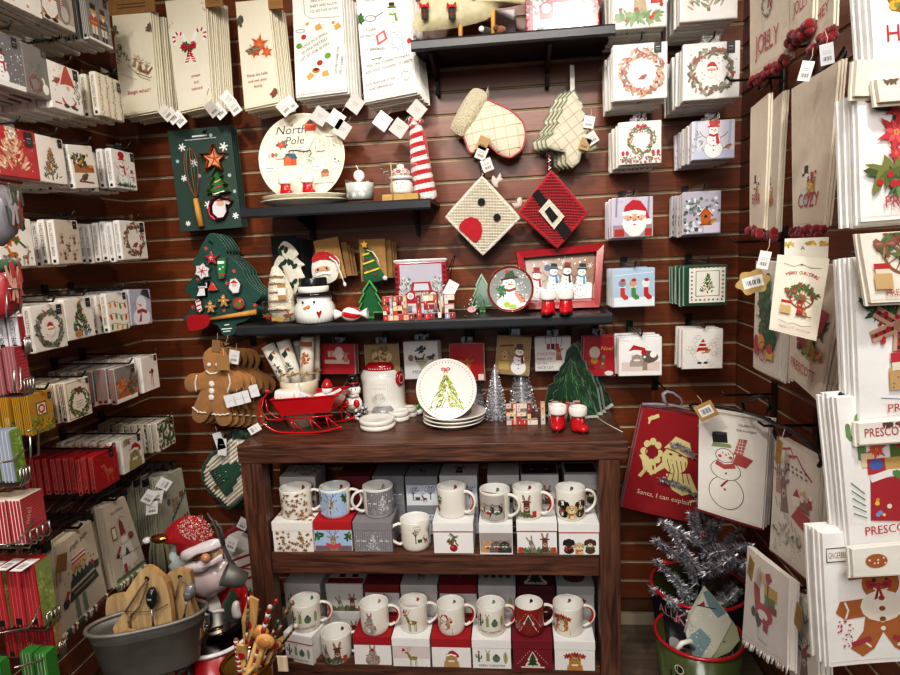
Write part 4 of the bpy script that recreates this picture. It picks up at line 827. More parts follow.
for i,(x0,x1) in enumerate(((277.5,292.5),(300,314.5))):
    q,w,h=rc(2.02,x0,172,x1,190.5); boot3((q.x,2.02,z),.0625,radians(45),'small red ceramic boot before the North Pole plate, %s'%('nearer the cookie cutter card' if i==0 else 'nearer the snowflake candle'),'ceramic boots on the middle shelf')
q,w,h=rc(2.04,345,175,374.5,197.5)
t=T(E('snowman_candle',(q.x,2.04,ZM)),'white snowflake glass candle with a snowball top beside the plate','candle')
r=w/2; H1=h-.002+.005
m=M(); m.lathe([(0,0),(r*.86,0),(r*.9,.005),(r,H1),(r-.003,H1),(r*.87,.01),(0,.009)],32,'e9efec','glass',cap=False); d=D(m,cyl(r*.95,0,2*r),H1/(2*r),'plastic',5)
for i in range(9): d.flake(.1+.1*i,.25+.18*(i%3),.09,'fafafa',.02)
m.obj('glass_cup',t); m=M(); m.lathe([(0,.012),(r*.86,.012),(r*.93,H1*.86),(0,H1*.9)],28,'f2f3f0','plastic'); m.obj('wax',t)
m=M(); m.ball((0,0,H1+.014),.0185,None,None,'f6f5f0','plastic',18); [m.ball((s*.006,-.017,H1+.018),.0018,None,None,'222','plastic',6) for s in (-1,1)]; m.ball((0,-.019,H1+.013),.002,.005,.002,'e0883a','plastic',6); b=m.obj('snowball_head',t)
m=M(); m.tube([(0,0,H1+.03),(-.004,0,H1+.04),(-.008,0,H1+.048)],.0012,'efe8da','paper',5); m.obj('wick',b)
q,w,h=rc(2.03,382,162,420,196.5)
t=T(E('boxed_snowman_jar',(q.x,2.03,ZM)),'clear gift box with a snowman candle jar in a knit cap','gift box'); w*=.94; hh=h+.004
m=M(); m.box(-w/2,w/2,-.035,.035,0,.02,'b5935a','kraft',.001); m.obj('cardboard_base',t)
m=M(); m.box(-w/2,w/2,-.035,.035,.02,hh,'fff','clear'); m.obj('clear_cover',t)
m=M(); m.lathe([(0,.021),(.033,.021),(.037,.03),(.037,.055),(.03,.064),(0,.066)],28,'f3f1ec','gloss'); d=D(m,lambda x,y,o:((.0372+o)*sin(x),-(.0372+o)*cos(x),.045+y*.03),1,'gloss',clip=False); d.poly([(-.1,.0),(.25,.12),(.1,-.15)],'e0782a'); [d.ell(x,.3,.06,.08,'222',0,8) for x in (-.25,.3)]; d.line([(-.3,-.25),(0,-.34),(.3,-.25)],.03,'333'); j=m.obj('snowman_jar',t)
m=M(); m.lathe([(.028,.066),(.039,.068),(.039,.076),(.028,.079)],28,'dcdad6','gloss'); m.obj('jar_lid',j)
m=M(); m.lathe([(.0,.079),(.03,.079),(.031,.09),(.024,.1),(.012,.104),(0,.105)],24,'f0ece6','knit'); d=D(m,lambda x,y,o:((.031-max(0,y-.4)*.012+o)*sin(x),-(.031-max(0,y-.4)*.012+o)*cos(x),.081+y*.022),1,'felt',3,clip=False); scat(d,60,-1.3,.05,1.3,.85,.05,.09,['b3202c']); m.ball((0,0,.108),.013,None,.009,'f2f0ee','felt',12); m.obj('knit_cap',j)
m=M(); m.tube([(-w*.2,-.0365,.0),(-.2*w,-.0365,hh),(-.2*w,.036,hh+.001)],.0022,'c9a86a','paper',6); m.tube([(-w*.5,-.02,hh+.003),(-w*.2,-.036,hh+.003),(-w*.02,-.03,hh)],.002,'c9a86a','paper',5); m.obj('twine',t)
# knitted striped cone
q,w,h=rc(2.08,411,116,434,196); t=T(E('knit_cone_tree',(q.x,2.085,ZM)),'tall red and white twisted knit cone with a pompom on top','ornament')
m=M(); pts=[];hc=h-.03; nt=20; lean=-.018
for c,off in (('c0202a',0),('f1ece6',pi)):
    for k in range(2):
        ps=[]; N=130
        for i in range(N):
            f=i/(N-1); a=f*nt*.5*pi*1.5+off+k*pi/2*1.0; rr=.036*(1-f)+.017*f; ps.append((rr*.75*cos(a)+lean*f,rr*.75*sin(a),.01+f*hc))
        m.tube(ps,[.017*(1-i/N)+.011*(i/N) for i in range(N)],c,'knit',7)
m.lathe([(0,.0),(.034,.0),(.03,.05),(.014,hc),(0,hc)],16,'c0202a','knit'); m.obj('knit_cone',t)
m=M(); rr=random.Random(3)
m.ball((lean,0,hc+.028),.021,None,None,'d8b8b4','felt',14)
for i in range(70):
    a=rr.uniform(0,2*pi);e=rr.uniform(-1.3,1.5); dv=V((cos(a)*cos(e),sin(a)*cos(e),sin(e))); b=V((lean,0,hc+.028)); m.tube([b+dv*.012,b+dv*.022,b+dv*.027],[.0055,.0055,.003],['c0202a','f4efea'][i%2],'felt',5)
m.obj('pompom',t)
# ================================================================ top shelf
q,w,h=rc(2.06,413,-45,500,30); t=T(E('felt_animal_cushion',(q.x,2.06,ZU+.012)),'cream felt animal shaped cushion on wooden pegs with red bows','cushion')
def blob(pts,n=4):
    out=[]
    N=len(pts)
    for i in range(N):
        p0,p1,p2,p3=[pts[(i+k-1)%N] for k in range(4)]
        for j in range(n):
            t_=j/n; out.append(tuple(.5*((2*p1[k])+(-p0[k]+p2[k])*t_+(2*p0[k]-5*p1[k]+4*p2[k]-p3[k])*t_**2+(-p0[k]+3*p1[k]-3*p2[k]+p3[k])*t_**3) for k in (0,1)))
    return out
cx=q.x
def W(px,py,y=2.03): a=P(px,py,y=y); return (a.x-cx,a.z-(ZU+.012))
ol=blob([W(412,25),W(418,12),W(424,-12),W(440,-30),W(480,-34),W(530,-12),W(532,-2),W(524,4),W(500,7),W(486,20),W(455,28),W(428,31),W(418,31)],3)
m=M(); m.pillow(ol,-.03,.035,'d8cda8','felt'); m.obj('body',t)
def bows(px,py):
    m=M(); x,z=W(px,py,2.0); y=-.073; m.box(x-.011,x+.011,y,y+.006,z-.035,z,'2a3a30','felt',.002)
    for s in (-1,1): m.add([(x,y-.003,z),(x+s*.014,y-.004,z+.012),(x+s*.016,y-.004,z-.008)],[(0,1,2)],'c01f2a','felt')
    m.ball((x,y-.004,z),.005,.004,.005,'c01f2a','felt',8); d=D(m,lambda a,b,o:(x-.011+a*.022,y-o,z-.035+b*.022),1.5,'felt'); d.line([(0,.5),(1,.6)],.1,'8a2a2c'); d.line([(.4,0),(.5,1.5)],.1,'8a2a2c'); m.obj('bow',t)
bows(425,8); bows(452,8)
m=M(); [m.add([(W(a,b,2.02)[0],-.068,W(a,b,2.02)[1]) for a,b in pp],[tuple(range(len(pp)))],'27523c','felt') for pp in ([(466,-2),(474,4),(484,-2),(478,-8)],[(486,-4),(494,2),(502,-4)])]; m.obj('holly_patch',t)
for px,y0,y1 in ((460.5,26,37),(493,4,30)):
    m=M(); a=W(px,y0,2.03); b=W(px,y1,2.03); m.tube([(a[0],-.03,a[1]+.02),(b[0],-.03,min(b[1],a[1])if 0 else -.012)],.0075,'c8924e','rawwood',10); m.obj('wooden_peg',t)
q,w,h=rc(2.03,525,-40,599,28.5); m=M(); m.box(-w/2,w/2,0,.16,0,h,'a8303a','gloss',.006); d=D(m,face(w,h),h/w,'gloss',9)
bgc=lambda d,c,x0=.06:d.rect(x0,.05,1-x0,d.a-.05,c)
def trucktin(d,a):
    bgc(d,'b9b6c4',.1); d.rect(.1,.05,.9,a*.28,'dcd8dc'); [pine(d.at(x,a*.5,.5),['6a7a70','8a948a','d8dcdc'],n=40,trunk=None) for x in (.16,.86,.26,.78)]; truck(d.at(.5,a*.42,.72)); d.rect(.14,.08,.3,a*.2,'8a8a98'); d.rect(.7,.08,.86,a*.2,'8a8a98'); [d.rect(x,y,x+.05,y+.05,'6a1a24') for x in (.01,.93) for y in [i*.1 for i in range(int(a*10))]]
d.m,_=m,0; trucktin(d,h/w); o=m.obj('gift_tin',loc=(q.x,2.02,ZU)); T(o,'red gift tin with a vintage truck on the highest shelf','tin')
for i,(x,s) in enumerate(((486,1),(500,.8))):
    q,w,h=rc(2.05,x-5,20,x+5,32); m=M(); m.ball((0,0,.012),.018,.014,.012,['3a3230','8a5a3a'][i],'felt',12); m.ball((-.012,-.01,.016),.009,.009,.009,['efece6','6a4028'][i],'felt',10); o=m.obj('felt_animal',loc=(q.x,1.99,ZU)); T(o,['tiny black and white felt animal on the top shelf edge','tiny brown felt animal beside the wooden peg'][i],'figurine')
q,w,h=rc(2.2,490,-20,515,26); m=M(); m.box(-w/2,w/2,0,.01,0,h,'c9c6c8','wrap',.003); D(m,face(w,h),h/w).ell(.5,.8,.3,.4,'b0acb0'); T(m.obj('paper_bag',loc=(q.x,2.2,ZU)),'pale grey wrapped package behind the felt cushion on the top shelf','package')
# ================================================================ lower shelf
Z=ZL
def card(px0,py0,px1,py1,y,col,label,rot=0,n=1,grp=None,mt='kraft',name='product_card',cat='card'):
    p,w,h=rc(y,px0,py0,px1,py1); t=T(E(name,p,(0,radians(rot),0)),label,cat,grp); m=M(); m.box(-w/2,w/2,.0,.003,0,h,col,mt,.001); m.obj('backing_card',t); return t,w,h,p
t,w,h,p=card(273,236,298.5,290,2.17,'1f2226','black card holding a cream felt tree potholder with dark leaves')
def fpts(p,y,L): return [(P(a,b,y=y).x-p.x,P(a,b,y=y).z-p.z) for a,b in L]
m=M(); m.pillow(blob(fpts(p,2.15,[(284,241),(293,246),(299,254),(296,256),(302,262),(305,265),(301,268),(306,280),(299,284),(296,293),(290,292),(284,272),(274,268),(277,258),(283,252),(278,250)]),3),-.022,.009,'e6e0cc','felt')
d=D(m,lambda x,y,o:(x,-.032-o,y),1,'felt',clip=False)
for a,b in ((283,248),(287,250),(281,252),(283,264),(286,262),(290,262),(293,263),(296,266),(282,268),(293,285),(296,281)): x,z=fpts(p,2.15,[(a,b)])[0]; d.ell(x,z,.013,.007,'1d3a2c',40+a*7%90,8)
m.obj('felt_potholder',t)
for k in range(5):
    tt,w2,h2,_=card(298+k*2.2,238+k*.6,304+k*2.2,278,2.18+.012*k,'17191d','black product card stacked behind the leaf tree potholder',grp='black cards behind the felt tree')
t,w,h,p=card(320,238,345,280,2.15,'a8834f','brown card with a felt santa head potholder',rot=-8)
m=M(); m.pillow(blob(fpts(p,2.13,[(317,254),(320,251),(330,251),(338,256),(342,262),(341,270),(336,280),(326,283),(317,280),(313,272),(314,262)]),3),-.02,.01,'e9e4d8','felt'); hs=blob(fpts(p,2.13,[(315.5,259),(319,252),(328,250.5),(337,255),(342,264),(334,260),(325,258)]),2); m.prism(hs,-.033,-.02,'b3242c','felt'); d=D(m,lambda x,y,o:(x,-.0335-o,y),1,'felt',clip=False)
fx,fz=fpts(p,2.13,[(325,268)])[0]; d.ell(fx,fz,.028,.011,'d0a080'); [d.ell(fx+s*.016,fz+.001,.004,.005,'222',0,8) for s in (-1,1)]; d.ell(fx,fz-.006,.006,.005,'c08468'); d.line([(fx-.025,fz-.016),(fx,fz-.012),(fx+.028,fz-.018)],.01,'f6f4ee'); m.obj('felt_santa',t)
m=M(); m.tube([(a,-.034,b) for a,b in fpts(p,2.12,[(333,257),(339,263),(342,275),(344,284)])],.003,'efece4','felt',6); a,b=fpts(p,2.12,[(344.5,286)])[0]; m.ball((a,-.034,b),.006,.005,.009,'f4f2ee','felt',8); m.obj('hat_cord',t)
for k in range(3): card(345+k*3,242+k*3,351+k*3,276,2.17+.014*k,'8f6f42','brown product card stacked behind the santa potholder',rot=-6,grp='brown cards behind the santa potholder')
t,w,h,p=card(360,239,386,281,2.15,'a8834f','brown card with a green felt christmas tree potholder')
m=M(); m.pillow(blob(fpts(p,2.13,[(366,247),(371,251),(377,264),(382,271),(385,277),(380,281),(372,282),(364,281),(362.5,274),(363.5,262)]),3),-.02,.01,'1f5f38','felt'); d=D(m,lambda x,y,o:(x,-.0315-o,y),1,'felt',clip=False)
for L in ([(363.5,255),(370,253)],[(364,264),(375,260)],[(365,273),(380,268)]): d.line(fpts(p,2.13,L),.006,'d8c84a')
for a,b in ((368,259),(372,268),(366,270),(376,274)): x,z=fpts(p,2.13,[(a,b)])[0]; d.ell(x,z,.005,.005,'8a2a2c',0,8)
x,z=fpts(p,2.13,[(365,244.5)])[0]; m.prism([(x+(.014 if i%2==0 else .006)*cos(pi/2+pi*i/5),z+(.014 if i%2==0 else .006)*sin(pi/2+pi*i/5)) for i in range(10)],-.034,-.028,'e0b030','felt'); m.obj('felt_tree',t)
m=M(); m.tube([(a,-.034,b) for a,b in fpts(p,2.12,[(367,250),(373,252),(378,259),(380,266)])],.0022,'dfe2e0','felt',6); m.obj('hanging_loop',t)
m=M(); a,b=fpts(p,2.12,[(385,278)])[0]; m.ball((a,-.03,b),.009,.008,.009,'dcdfe4','felt',10); m.obj('pompom',t)
for k in range(3): card(386+k*2.5,240+k,392+k*2.5,278,2.17+.014*k,'8f6f42','brown product card stacked behind the green felt tree',grp='brown cards behind the felt tree')
# clear bag of cream towels
q,w,h=rc(2.02,265,263,295,321); t=T(E('towel_gift_bag',(q.x,2.02,Z)),'clear bag holding bunched cream towels with a kraft label','gift bag')
m=M(); ol=blob([(-w*.3,.01),(w*.42,.01),(w*.45,h*.3),(w*.4,h*.6),(w*.1,h*.92),(-w*.1,h*.99),(-w*.25,h*.9),(-w*.42,h*.45)],3); m.pillow(ol,0,.028,'e6dcc4','knit')
for f_ in (.25,.4,.55,.7,.82): m.tube([(-w*.4*(1-f_*.6),-.02,h*f_),(0,-.034,h*(f_+.03)),(w*.4*(1-f_*.5),-.02,h*f_)],.006,'efe6d0','knit',7)
m.obj('cream_towel',t)
m=M(); m.box(w*.08,w*.34,-.042,-.04,h*.62,h*.68,'a8834f','kraft'); m.box(w*.08,w*.34,-.042,-.04,h*.5,h*.62,'efece6','paper'); m.box(w*.08,w*.34,-.042,-.04,h*.42,h*.5,'a8834f','kraft'); m.box(-w*.2,w*.2,-.042,-.04,h*.06,h*.13,'b5935a','kraft'); m.obj('kraft_label',t)
m=M(); d=D(m,face(w,h,-.036),h/w,'paper',4,clip=False); [leafy(d,x,.28,.14,.1,14,['3f6a3a','2f5a3a','a8342c'],.09,.03) for x in (.14,.86)]; m.obj('printed_pattern',t)
m=M(); m.box(-w*.5,w*.5,-.045,.045,0,h*.42,'fff','clear',.008); m.obj('clear_bag',t)
# snowman cookie jar
q,w,h=rc(2.02,294.5,276,334,320.5); t=T(E('snowman_cookie_jar',(q.x,2.02,Z)),'white ribbed snowman face cookie jar with a black top hat lid','cookie jar'); r=w/2
m=M(); hb=h*.6; vs=[];fs=[]; pr=[(.8,0),(.93,.04),(1,.3),(.97,.55),(.88,.72),(.84,.76),(.86,.92),(.8,1)]; n=64
vs=[(r*a*(1+(.022*(1 if i%2 else -1) if j<5 else 0))*cos(2*pi*i/n),r*a*(1+(.022*(1 if i%2 else -1) if j<5 else 0))*sin(2*pi*i/n),hb*b) for j,(a,b) in enumerate(pr) for i in range(n)]
m.add(vs,[(j*n+i,j*n+(i+1)%n,(j+1)*n+(i+1)%n,(j+1)*n+i) for j in range(len(pr)-1) for i in range(n)],'eef0ea','gloss',True)
d=D(m,lambda x,y,o:((r*1.03+o)*sin(x),-(r*1.03+o)*cos(x),hb*y),1,'gloss',clip=False); [d.ell(x,.8,.06,.06,'2a2a2a',0,9) for x in (-.25,.3)]; d.poly([(-.28,.6),(.05,.72),(.14,.64),(.0,.58),(-.2,.56)],'d08a5a'); d.poly([(.48,.2),(.36,.42),(.4,.48),(.48,.42),(.56,.5),(.62,.44)],'a3202c'); m.obj('jar_body',t)
m=M(); m.lathe([(r*.8,hb),(r*1.02,hb+.002),(r*1.03,hb+.008),(r*.72,hb+.01),(r*.72,hb+.014)],40,'17181a','gloss',cap=False); m.lathe([(r*.7,hb+.01),(r*.76,hb+.012),(r*.76,hb+.03),(r*.7,hb+.032)],40,'efece2','gloss',cap=False); m.lathe([(r*.68,hb+.03),(r*.68,h*.98),(r*.66,h),(r*.6,h),(0,h*.99)],40,'1c1d20','gloss',cap=False); m.obj('hat_lid',t)
# peppermint candy
q,w,h=rc(1.995,335.5,304,367,319.5); t=T(E('peppermint_candy_dish',(q.x,1.995,Z)),'red and white ceramic peppermint candy lying on the shelf','figurine')
m=M(); n=24; k=10; r=w*.28; vs=[]; fs=[];cl=[]
for j in range(k+1):
    ph=-pi/2+pi*j/k
    for i in range(n): a=2*pi*i/n+j*.1; vs.append((r*1.12*sin(ph),r*.95*cos(ph)*cos(a),h*.48+h*.5*cos(ph)*sin(a)))
for j in range(k):
    for i in range(n): fs.append((j*n+i,j*n+(i+1)%n,(j+1)*n+(i+1)%n,(j+1)*n+i)); cl.append('c0202a' if (i//3)%2 else 'f4f0ea')
m.add(vs,fs,cl,'gloss',True); m.obj('candy',t)
for s in (-1,1):
    m=M(); T0=Matrix.Rotation(radians(90*s),4,'Y'); m.T=Matrix.Translation((s*r*.95,0,h*.48))@T0; m.lathe([(.004,0),(.012,.012),(.019,.026),(.0175,.027),(.004,.012)],16,'f3efe8','gloss',cap=False); m.obj('wrapper_end',t)
# green tree trays
TREE=[(-.5,.14),(-.1,.14),(-.12,0),(.12,0),(.1,.14),(.5,.14),(.3,.4),(.4,.42),(.2,.68),(.27,.7),(0,1),(-.27,.7),(-.2,.68),(-.4,.42),(-.3,.4)]
def treetray(x0,y0,x1,y1,y,label,rot=0):
    q,w,h=rc(y,x0,y0,x1,y1); o_=[(a*w,b*h) for a,b in TREE]; m=M(); m.prism(o_,.0,.012,'1d5a30','gloss'); n=len(o_)
    m.add([(x,-.014,z) for x,z in o_]+[(x*.86,-.014,(z-h*.42)*.88+h*.42) for x,z in o_]+[(x,0,z) for x,z in o_]+[(x*.84,-.001,(z-h*.42)*.86+h*.42) for x,z in o_],[(i,(i+1)%n,n+(i+1)%n,n+i) for i in range(n)]+[(i,2*n+i,2*n+(i+1)%n,(i+1)%n) for i in range(n)]+[(n+i,n+(i+1)%n,3*n+(i+1)%n,3*n+i) for i in range(n)],['4f9a58']*n+['22683a']*2*n,'gloss')
    return T(m.obj('tree_tray',loc=(q.x,y,Z),rot=(radians(-8),radians(rot),0)),label,'tray')
treetray(355.5,278,385,317,2.06,'green ceramic tree shaped dish beside the peppermint candy')
treetray(470,272,494,311,2.13,'green ceramic tree shaped dish behind the glass snowman ornament')
# BELIEVE letters
def wordblock(s,x0,y0,x1,y1,y,z,label):
    q,w,h=rc(y,x0,y0,x1,y1); t=T(E('letter_sign',(q.x,y,z)),label,'word sign'); rr=random.Random(len(label))
    cols=['b8323a','e0d2c2','d8b090','8aa0bc','c8c0b8','b0604a','dcc898','8a2a34','e6dcd0','b5403e']; n=len(s); cw=w/n; b=.24*h
    SH={'B':['l','t','m','b','r'],'E':['l','t','m','b'],'L':['l','b'],'I':['c'],'V':['v']}
    for i,ch in enumerate(s):
        m=M(); a=-w/2+i*cw+cw*.02; e=a+cw*.96; st=cw*.34
        bars={'l':(a,a+st,0,h),'t':(a,e,h-b,h),'m':(a,e-cw*.06,h*.5-b*.42,h*.5+b*.42),'b':(a,e,0,b),'r':(e-st*.8,e-.001,.002,h-.002),'c':((a+e)/2-st*.6,(a+e)/2+st*.6,0,h)}
        for k in SH[ch]:
            if k=='v':
                for sg in (-1,1): c0=(a+e)/2; m.prism([(c0-st*.45,0),(c0+st*.45,0),(c0+sg*cw*.48,h),(c0+sg*(cw*.48-st*.9),h)],-.009,.009,'c8a890','paper','8a2a30')
            else: m.box(bars[k][0],bars[k][1],-.009+.0003*SH[ch].index(k),.009,bars[k][2],bars[k][3],'c8b8a8','paper')
        d=D(m,lambda x,yy,o:(a+x*cw*.96,-.0094-o,yy*h),1,'paper',i+3)
        for k in SH[ch]:
            if k=='v': bx=[(.05,.32,.5,.98),(.68,.95,.5,.98),(.36,.64,.05,.3)]
            else: q4=bars[k]; bx=[((q4[0]-a)/(cw*.96),(q4[1]-a)/(cw*.96),q4[2]/h,q4[3]/h)]
            for X0,X1,Y0,Y1 in bx:
                ny=max(1,int((Y1-Y0)/.4)); nx=max(1,int((X1-X0)/.5))
                for jj in range(ny):
                    for ii in range(nx): d.rect(X0+(X1-X0)*ii/nx,Y0+(Y1-Y0)*jj/ny,X0+(X1-X0)*(ii+1)/nx,Y0+(Y1-Y0)*(jj+1)/ny,rr.choice(cols)); d.ell(X0+(X1-X0)*(ii+.5)/nx,Y0+(Y1-Y0)*(jj+.45)/ny,.05,.06,rr.choice(cols),0,8); d.ell(X0+(X1-X0)*(ii+.5)/nx,Y0+(Y1-Y0)*(jj+.7)/ny,.03,.03,rr.choice(['f0e0d0','b3202c','fff']),0,7)
                d.line([(X0,Y1-.01),(X1,Y1-.01)],.03,'a83038')
        m.obj('letter',t)
    return t
wordblock('BELIEVE',383,293,455,317.5,1.985,Z,'BELIEVE word sign covered in santa pictures on the long black shelf')
q,w,h=rc(2.11,396.5,260,449,314); m=M(); w*=.98; m.box(-w/2,w/2,-.03,.05,0,h,'9c3038','gloss',.004); d=D(m,face(w,h,-.03),h/w,'gloss',8); trucktin(d,h/w); t=m.obj('gift_tin',loc=(q.x,2.11,Z)); T(t,'snowy red truck tin with plaid edges behind the BELIEVE sign','tin')
m=M(); m.box(-w/2-.002,w/2+.002,-.033,.053,h-.001,h+.008,'b9b4b4','gloss',.002); m.obj('lid',t)
m=M(); m.tube([(w/2,.0,h*.8),(w/2+.02,-.01,h*1.02),(w/2+.028,-.012,h*1.08),(w/2+.016,-.01,h*.86),(w/2+.001,.01,h*.55)],.0018,'2a2a2a','black',6); m.obj('wire_handle',t)
tag(BK(1.98),451,288.5,.036,'white tilted tag hanging from the truck tin',30,'f3f0ee',art=lambda d:(d.line([(.25,.8),(.75,.8)],.05,'b86a6a'),d.line([(.3,.6),(.7,.6)],.04,'c88a8a')),string=False)
# glass snowman ornament
q,w,h=rc(1.995,459.5,291,485,314.5); t=T(E('glass_ball_ornament',(q.x,1.995,Z)),'clear glass ball with a painted snowman face on the black shelf','ornament'); r=w/2
m=M(); m.lathe([(.5*r,.002),(.8*r,.1*r+.004),(1.0*r,.9*r),(.93*r,1.4*r),(.7*r,1.75*r),(.62*r,1.85*r)],28,'fff','glass',cap=False); m.lathe([(0,.001),(.5*r,.002)],24,'dfe6e6','glass',cap=False); m.obj('glass_globe',t)
m=M(); d=D(m,lambda x,y,o:((r+.0006+o)*sin(x)*cos(y*.6),-(r+.0006+o)*cos(x)*cos(y*.6),.9*r+r*sin(y)),1,'paper',clip=False); [d.ell(x,.2,.1,.13,'222',0,10) for x in (-.28,.22)]; d.ell(0,-.18,.34,.24,'e2a8ac'); [d.ell(x,-.15,.04,.05,'8a4a50',0,8) for x in (-.1,.1)]; d.line([(-.2,.5),(.1,.62)],.06,'333'); scat(d,10,-.6,-.7,.6,.7,.03,.05,['fff']); m.obj('painted_face',t)
# round snowman plate
q,w,h=rc(2.02,487,262,534,313.5)
def snowplate(d):
    d.ell(.5,.22,.3,.14,'dfe2e0',0,20); scat(d,60,.14,.3,.86,.86,.008,.018,['f4f6f6'])
    d.ell(.5,.3,.2,.2,'f4f4f0',0,20); d.ell(.47,.6,.14,.13,'f7f7f4',0,20); d.poly([(.36,.7),(.62,.74),(.56,.9),(.42,.86)],'2f4f3a'); d.line([(.3,.7),(.66,.75)],.04,'3a2a26'); d.poly([(.44,.62),(.62,.6),(.46,.57)],'e0782a'); [d.ell(x,.64,.014,.018,'222',0,8) for x in (.42,.53)]; d.line([(.34,.5),(.47,.46),(.62,.5)],.06,'8a3a2c'); 
    d.poly([(.6,.46),(.78,.3),(.84,.2),(.7,.2),(.58,.38)],'c8907a'); [d.line([(.62+.05*i,.44-.07*i),(.7+.05*i,.42-.07*i)],.02,'8a2a2c') for i in range(4)]; leafy(d,.3,.46,.08,.12,24,['2f6a44','3f7a54'],.06,.02); d.ell(.42,.17,.07,.06,'a9c83a'); d.ell(.54,.12,.08,.05,'a9c83a'); d.ell(.44,.88,.05,.03,'b3402c')
m=platemesh(w/2,snowplate,'7a2f22','7a2f22',.014,'gloss','8f9492'); o=m.obj('snowman_plate',loc=(q.x,2.035,Z+h*.5),rot=(radians(80),0,0)); T(o,'round brown-rimmed plate with a painted snowman standing on the shelf','plate')
# red snowman tray
q,w,h=rc(2.14,516,249,604,309); t=T(E('snowman_tray',(q.x,2.10,Z)),'large red rimmed rectangular tray painted with four snowmen','tray')
a=[P(*c,y=y)for c,y in (((515,251),2.17),((605,243),2.17),((600,308),2.12),((524,310),2.12))]; A_=[V((v.x-q.x,v.y-2.10,max(.0,v.z-Z))) for v in a]
def bil(u,v,o=0,ins=0): 
    u=ins+(1-2*ins)*u; v=ins*1.4+(1-2.8*ins)*v; e=(A_[3]*(1-u)+A_[2]*u)*(1-v)+(A_[0]*(1-u)+A_[1]*u)*v; return (e.x,e.y-o,e.z)
m=M(); Q=[bil(*c,0) for c in ((0,0),(1,0),(1,1),(0,1))]; I=[bil(*c,.003,.085) for c in ((0,0),(1,0),(1,1),(0,1))]; J=[bil(*c,-.026,.1) for c in ((0,0),(1,0),(1,1),(0,1))]; Bk=[bil(*c,-.034,.08) for c in ((0,0),(1,0),(1,1),(0,1))]; Qf=[bil(*c,.008,0.012) for c in ((0,0),(1,0),(1,1),(0,1))]
m.add(Q+Qf+I+J+Bk,[(i,(i+1)%4,4+(i+1)%4,4+i) for i in range(4)]+[(4+i,4+(i+1)%4,8+(i+1)%4,8+i) for i in range(4)]+[(8+i,8+(i+1)%4,12+(i+1)%4,12+i) for i in range(4)]+[(i,16+i,16+(i+1)%4,(i+1)%4) for i in range(4)]+[(16,17,18,19),(12,13,14,15)],['9c1420']*16+['9c1420','8a6a50'],'gloss')
d=D(m,lambda x,y,o:bil(x,y/.62,-.0255+o,.1),.62,'paper',6); d.rect(.0,.0,1,.16,'e6e8ea'); d.ell(.85,.16,.2,.07,'f0f1f2'); scat(d,16,.04,.42,.96,.6,.01,.018,['f2f0ec']); d.flake(.3,.52,.04,'e6e0d8',.008); d.flake(.55,.53,.04,'e6e0d8',.008); d.flake(.95,.45,.04,'e6e0d8',.008)
for x,y,c,h_ in ((.14,.26,'b3302c','8a2a2c'),(.4,.3,'3f7fb0','222'),(.6,.3,'2a2a30','8a2a34'),(.82,.27,'4f9ac0','1a1a1c')): snowman(d.at(x,y,.46,-5),h_,c)
d.ell(.32,.46,.05,.045,'3f6a9a'); bird(d.at(.33,.46,.1),'3f6a9a'); wreath(d.at(.54,.44,.1),n=14,nd=0); pine(d.at(.74,.2,.2),n=20); pass
m.obj('painted_tray',t);
for i,(x0,x1) in enumerate(((540,556.5),(557.5,574.5))):
    q,w,h=rc(1.985,x0,287,x1,310); boot3((q.x,1.99,Z+.001),.076,radians(-18+6*i),'glossy red ceramic santa boot on the black shelf, %s'%('beside the snowman plate' if i==0 else 'in front of the tray snowmen'),'santa boots on the long black shelf')
# ================================================================ things hanging on the back wall
BW=DB-.004
def outl(y,L,ox=0): 
    pts=[P(a,b,y=y) for a,b in L]; cx=sum(p.x for p in pts)/len(pts); zb=min(p.z for p in pts); return V((cx,y,zb)),[(p.x-cx,p.z-zb) for p in pts]
def loc2(p0,y,L): return [(P(a,b,y=y).x-p0.x,P(a,b,y=y).z-p0.z) for a,b in L]
def zig(a,b,n,amp):
    out=[]
    for i in range(n):
        f=i/n; dx,dy=b[0]-a[0],b[1]-a[1]; l=hypot(dx,dy); out+=[(a[0]+dx*f,a[1]+dy*f),(a[0]+dx*(f+.62/n)+dy/l*amp*-1,a[1]+dy*(f+.62/n)+dx/l*amp)]
    return out
def clampin(o,s,c): return [((x-c[0])*s+c[0],(z-c[1])*s+c[1]) for x,z in o]
# quilted cloth: pillow with stitched seams
def seams(m,inside,y,x0,x1,z0,z1,step,ang,col,bulge):
    for s in (-1,1):
        a=radians(ang)*1 if s<0 else radians(ang+90); dx,dz=cos(a),sin(a); cx,cz=(x0+x1)/2,(z0+z1)/2; Lm=hypot(x1-x0,z1-z0)/2
        for k in range(-12,13):
            ox,oz=cx-dz*step*k,cz+dx*step*k; run=[]
            for i in range(61):
                t=-Lm+2*Lm*i/60; x,z=ox+dx*t,oz+dz*t; d_=inside(x,z)
                if d_: run.append((x,y-bulge(x,z)+.0005,z))
                else:
                    if len(run)>2: m.tube(run,.0016,col,'felt',5)
                    run=[]
            if len(run)>2: m.tube(run,.0016,col,'felt',5)
def inpoly(o):
    def f(x,z):
        c=False; n=len(o)
        for i in range(n):
            (x1,z1),(x2,z2)=o[i],o[(i+1)%n]
            if (z1>z)!=(z2>z) and x<(x2-x1)*(z-z1)/(z2-z1)+x1: c=not c
        return c
    return f
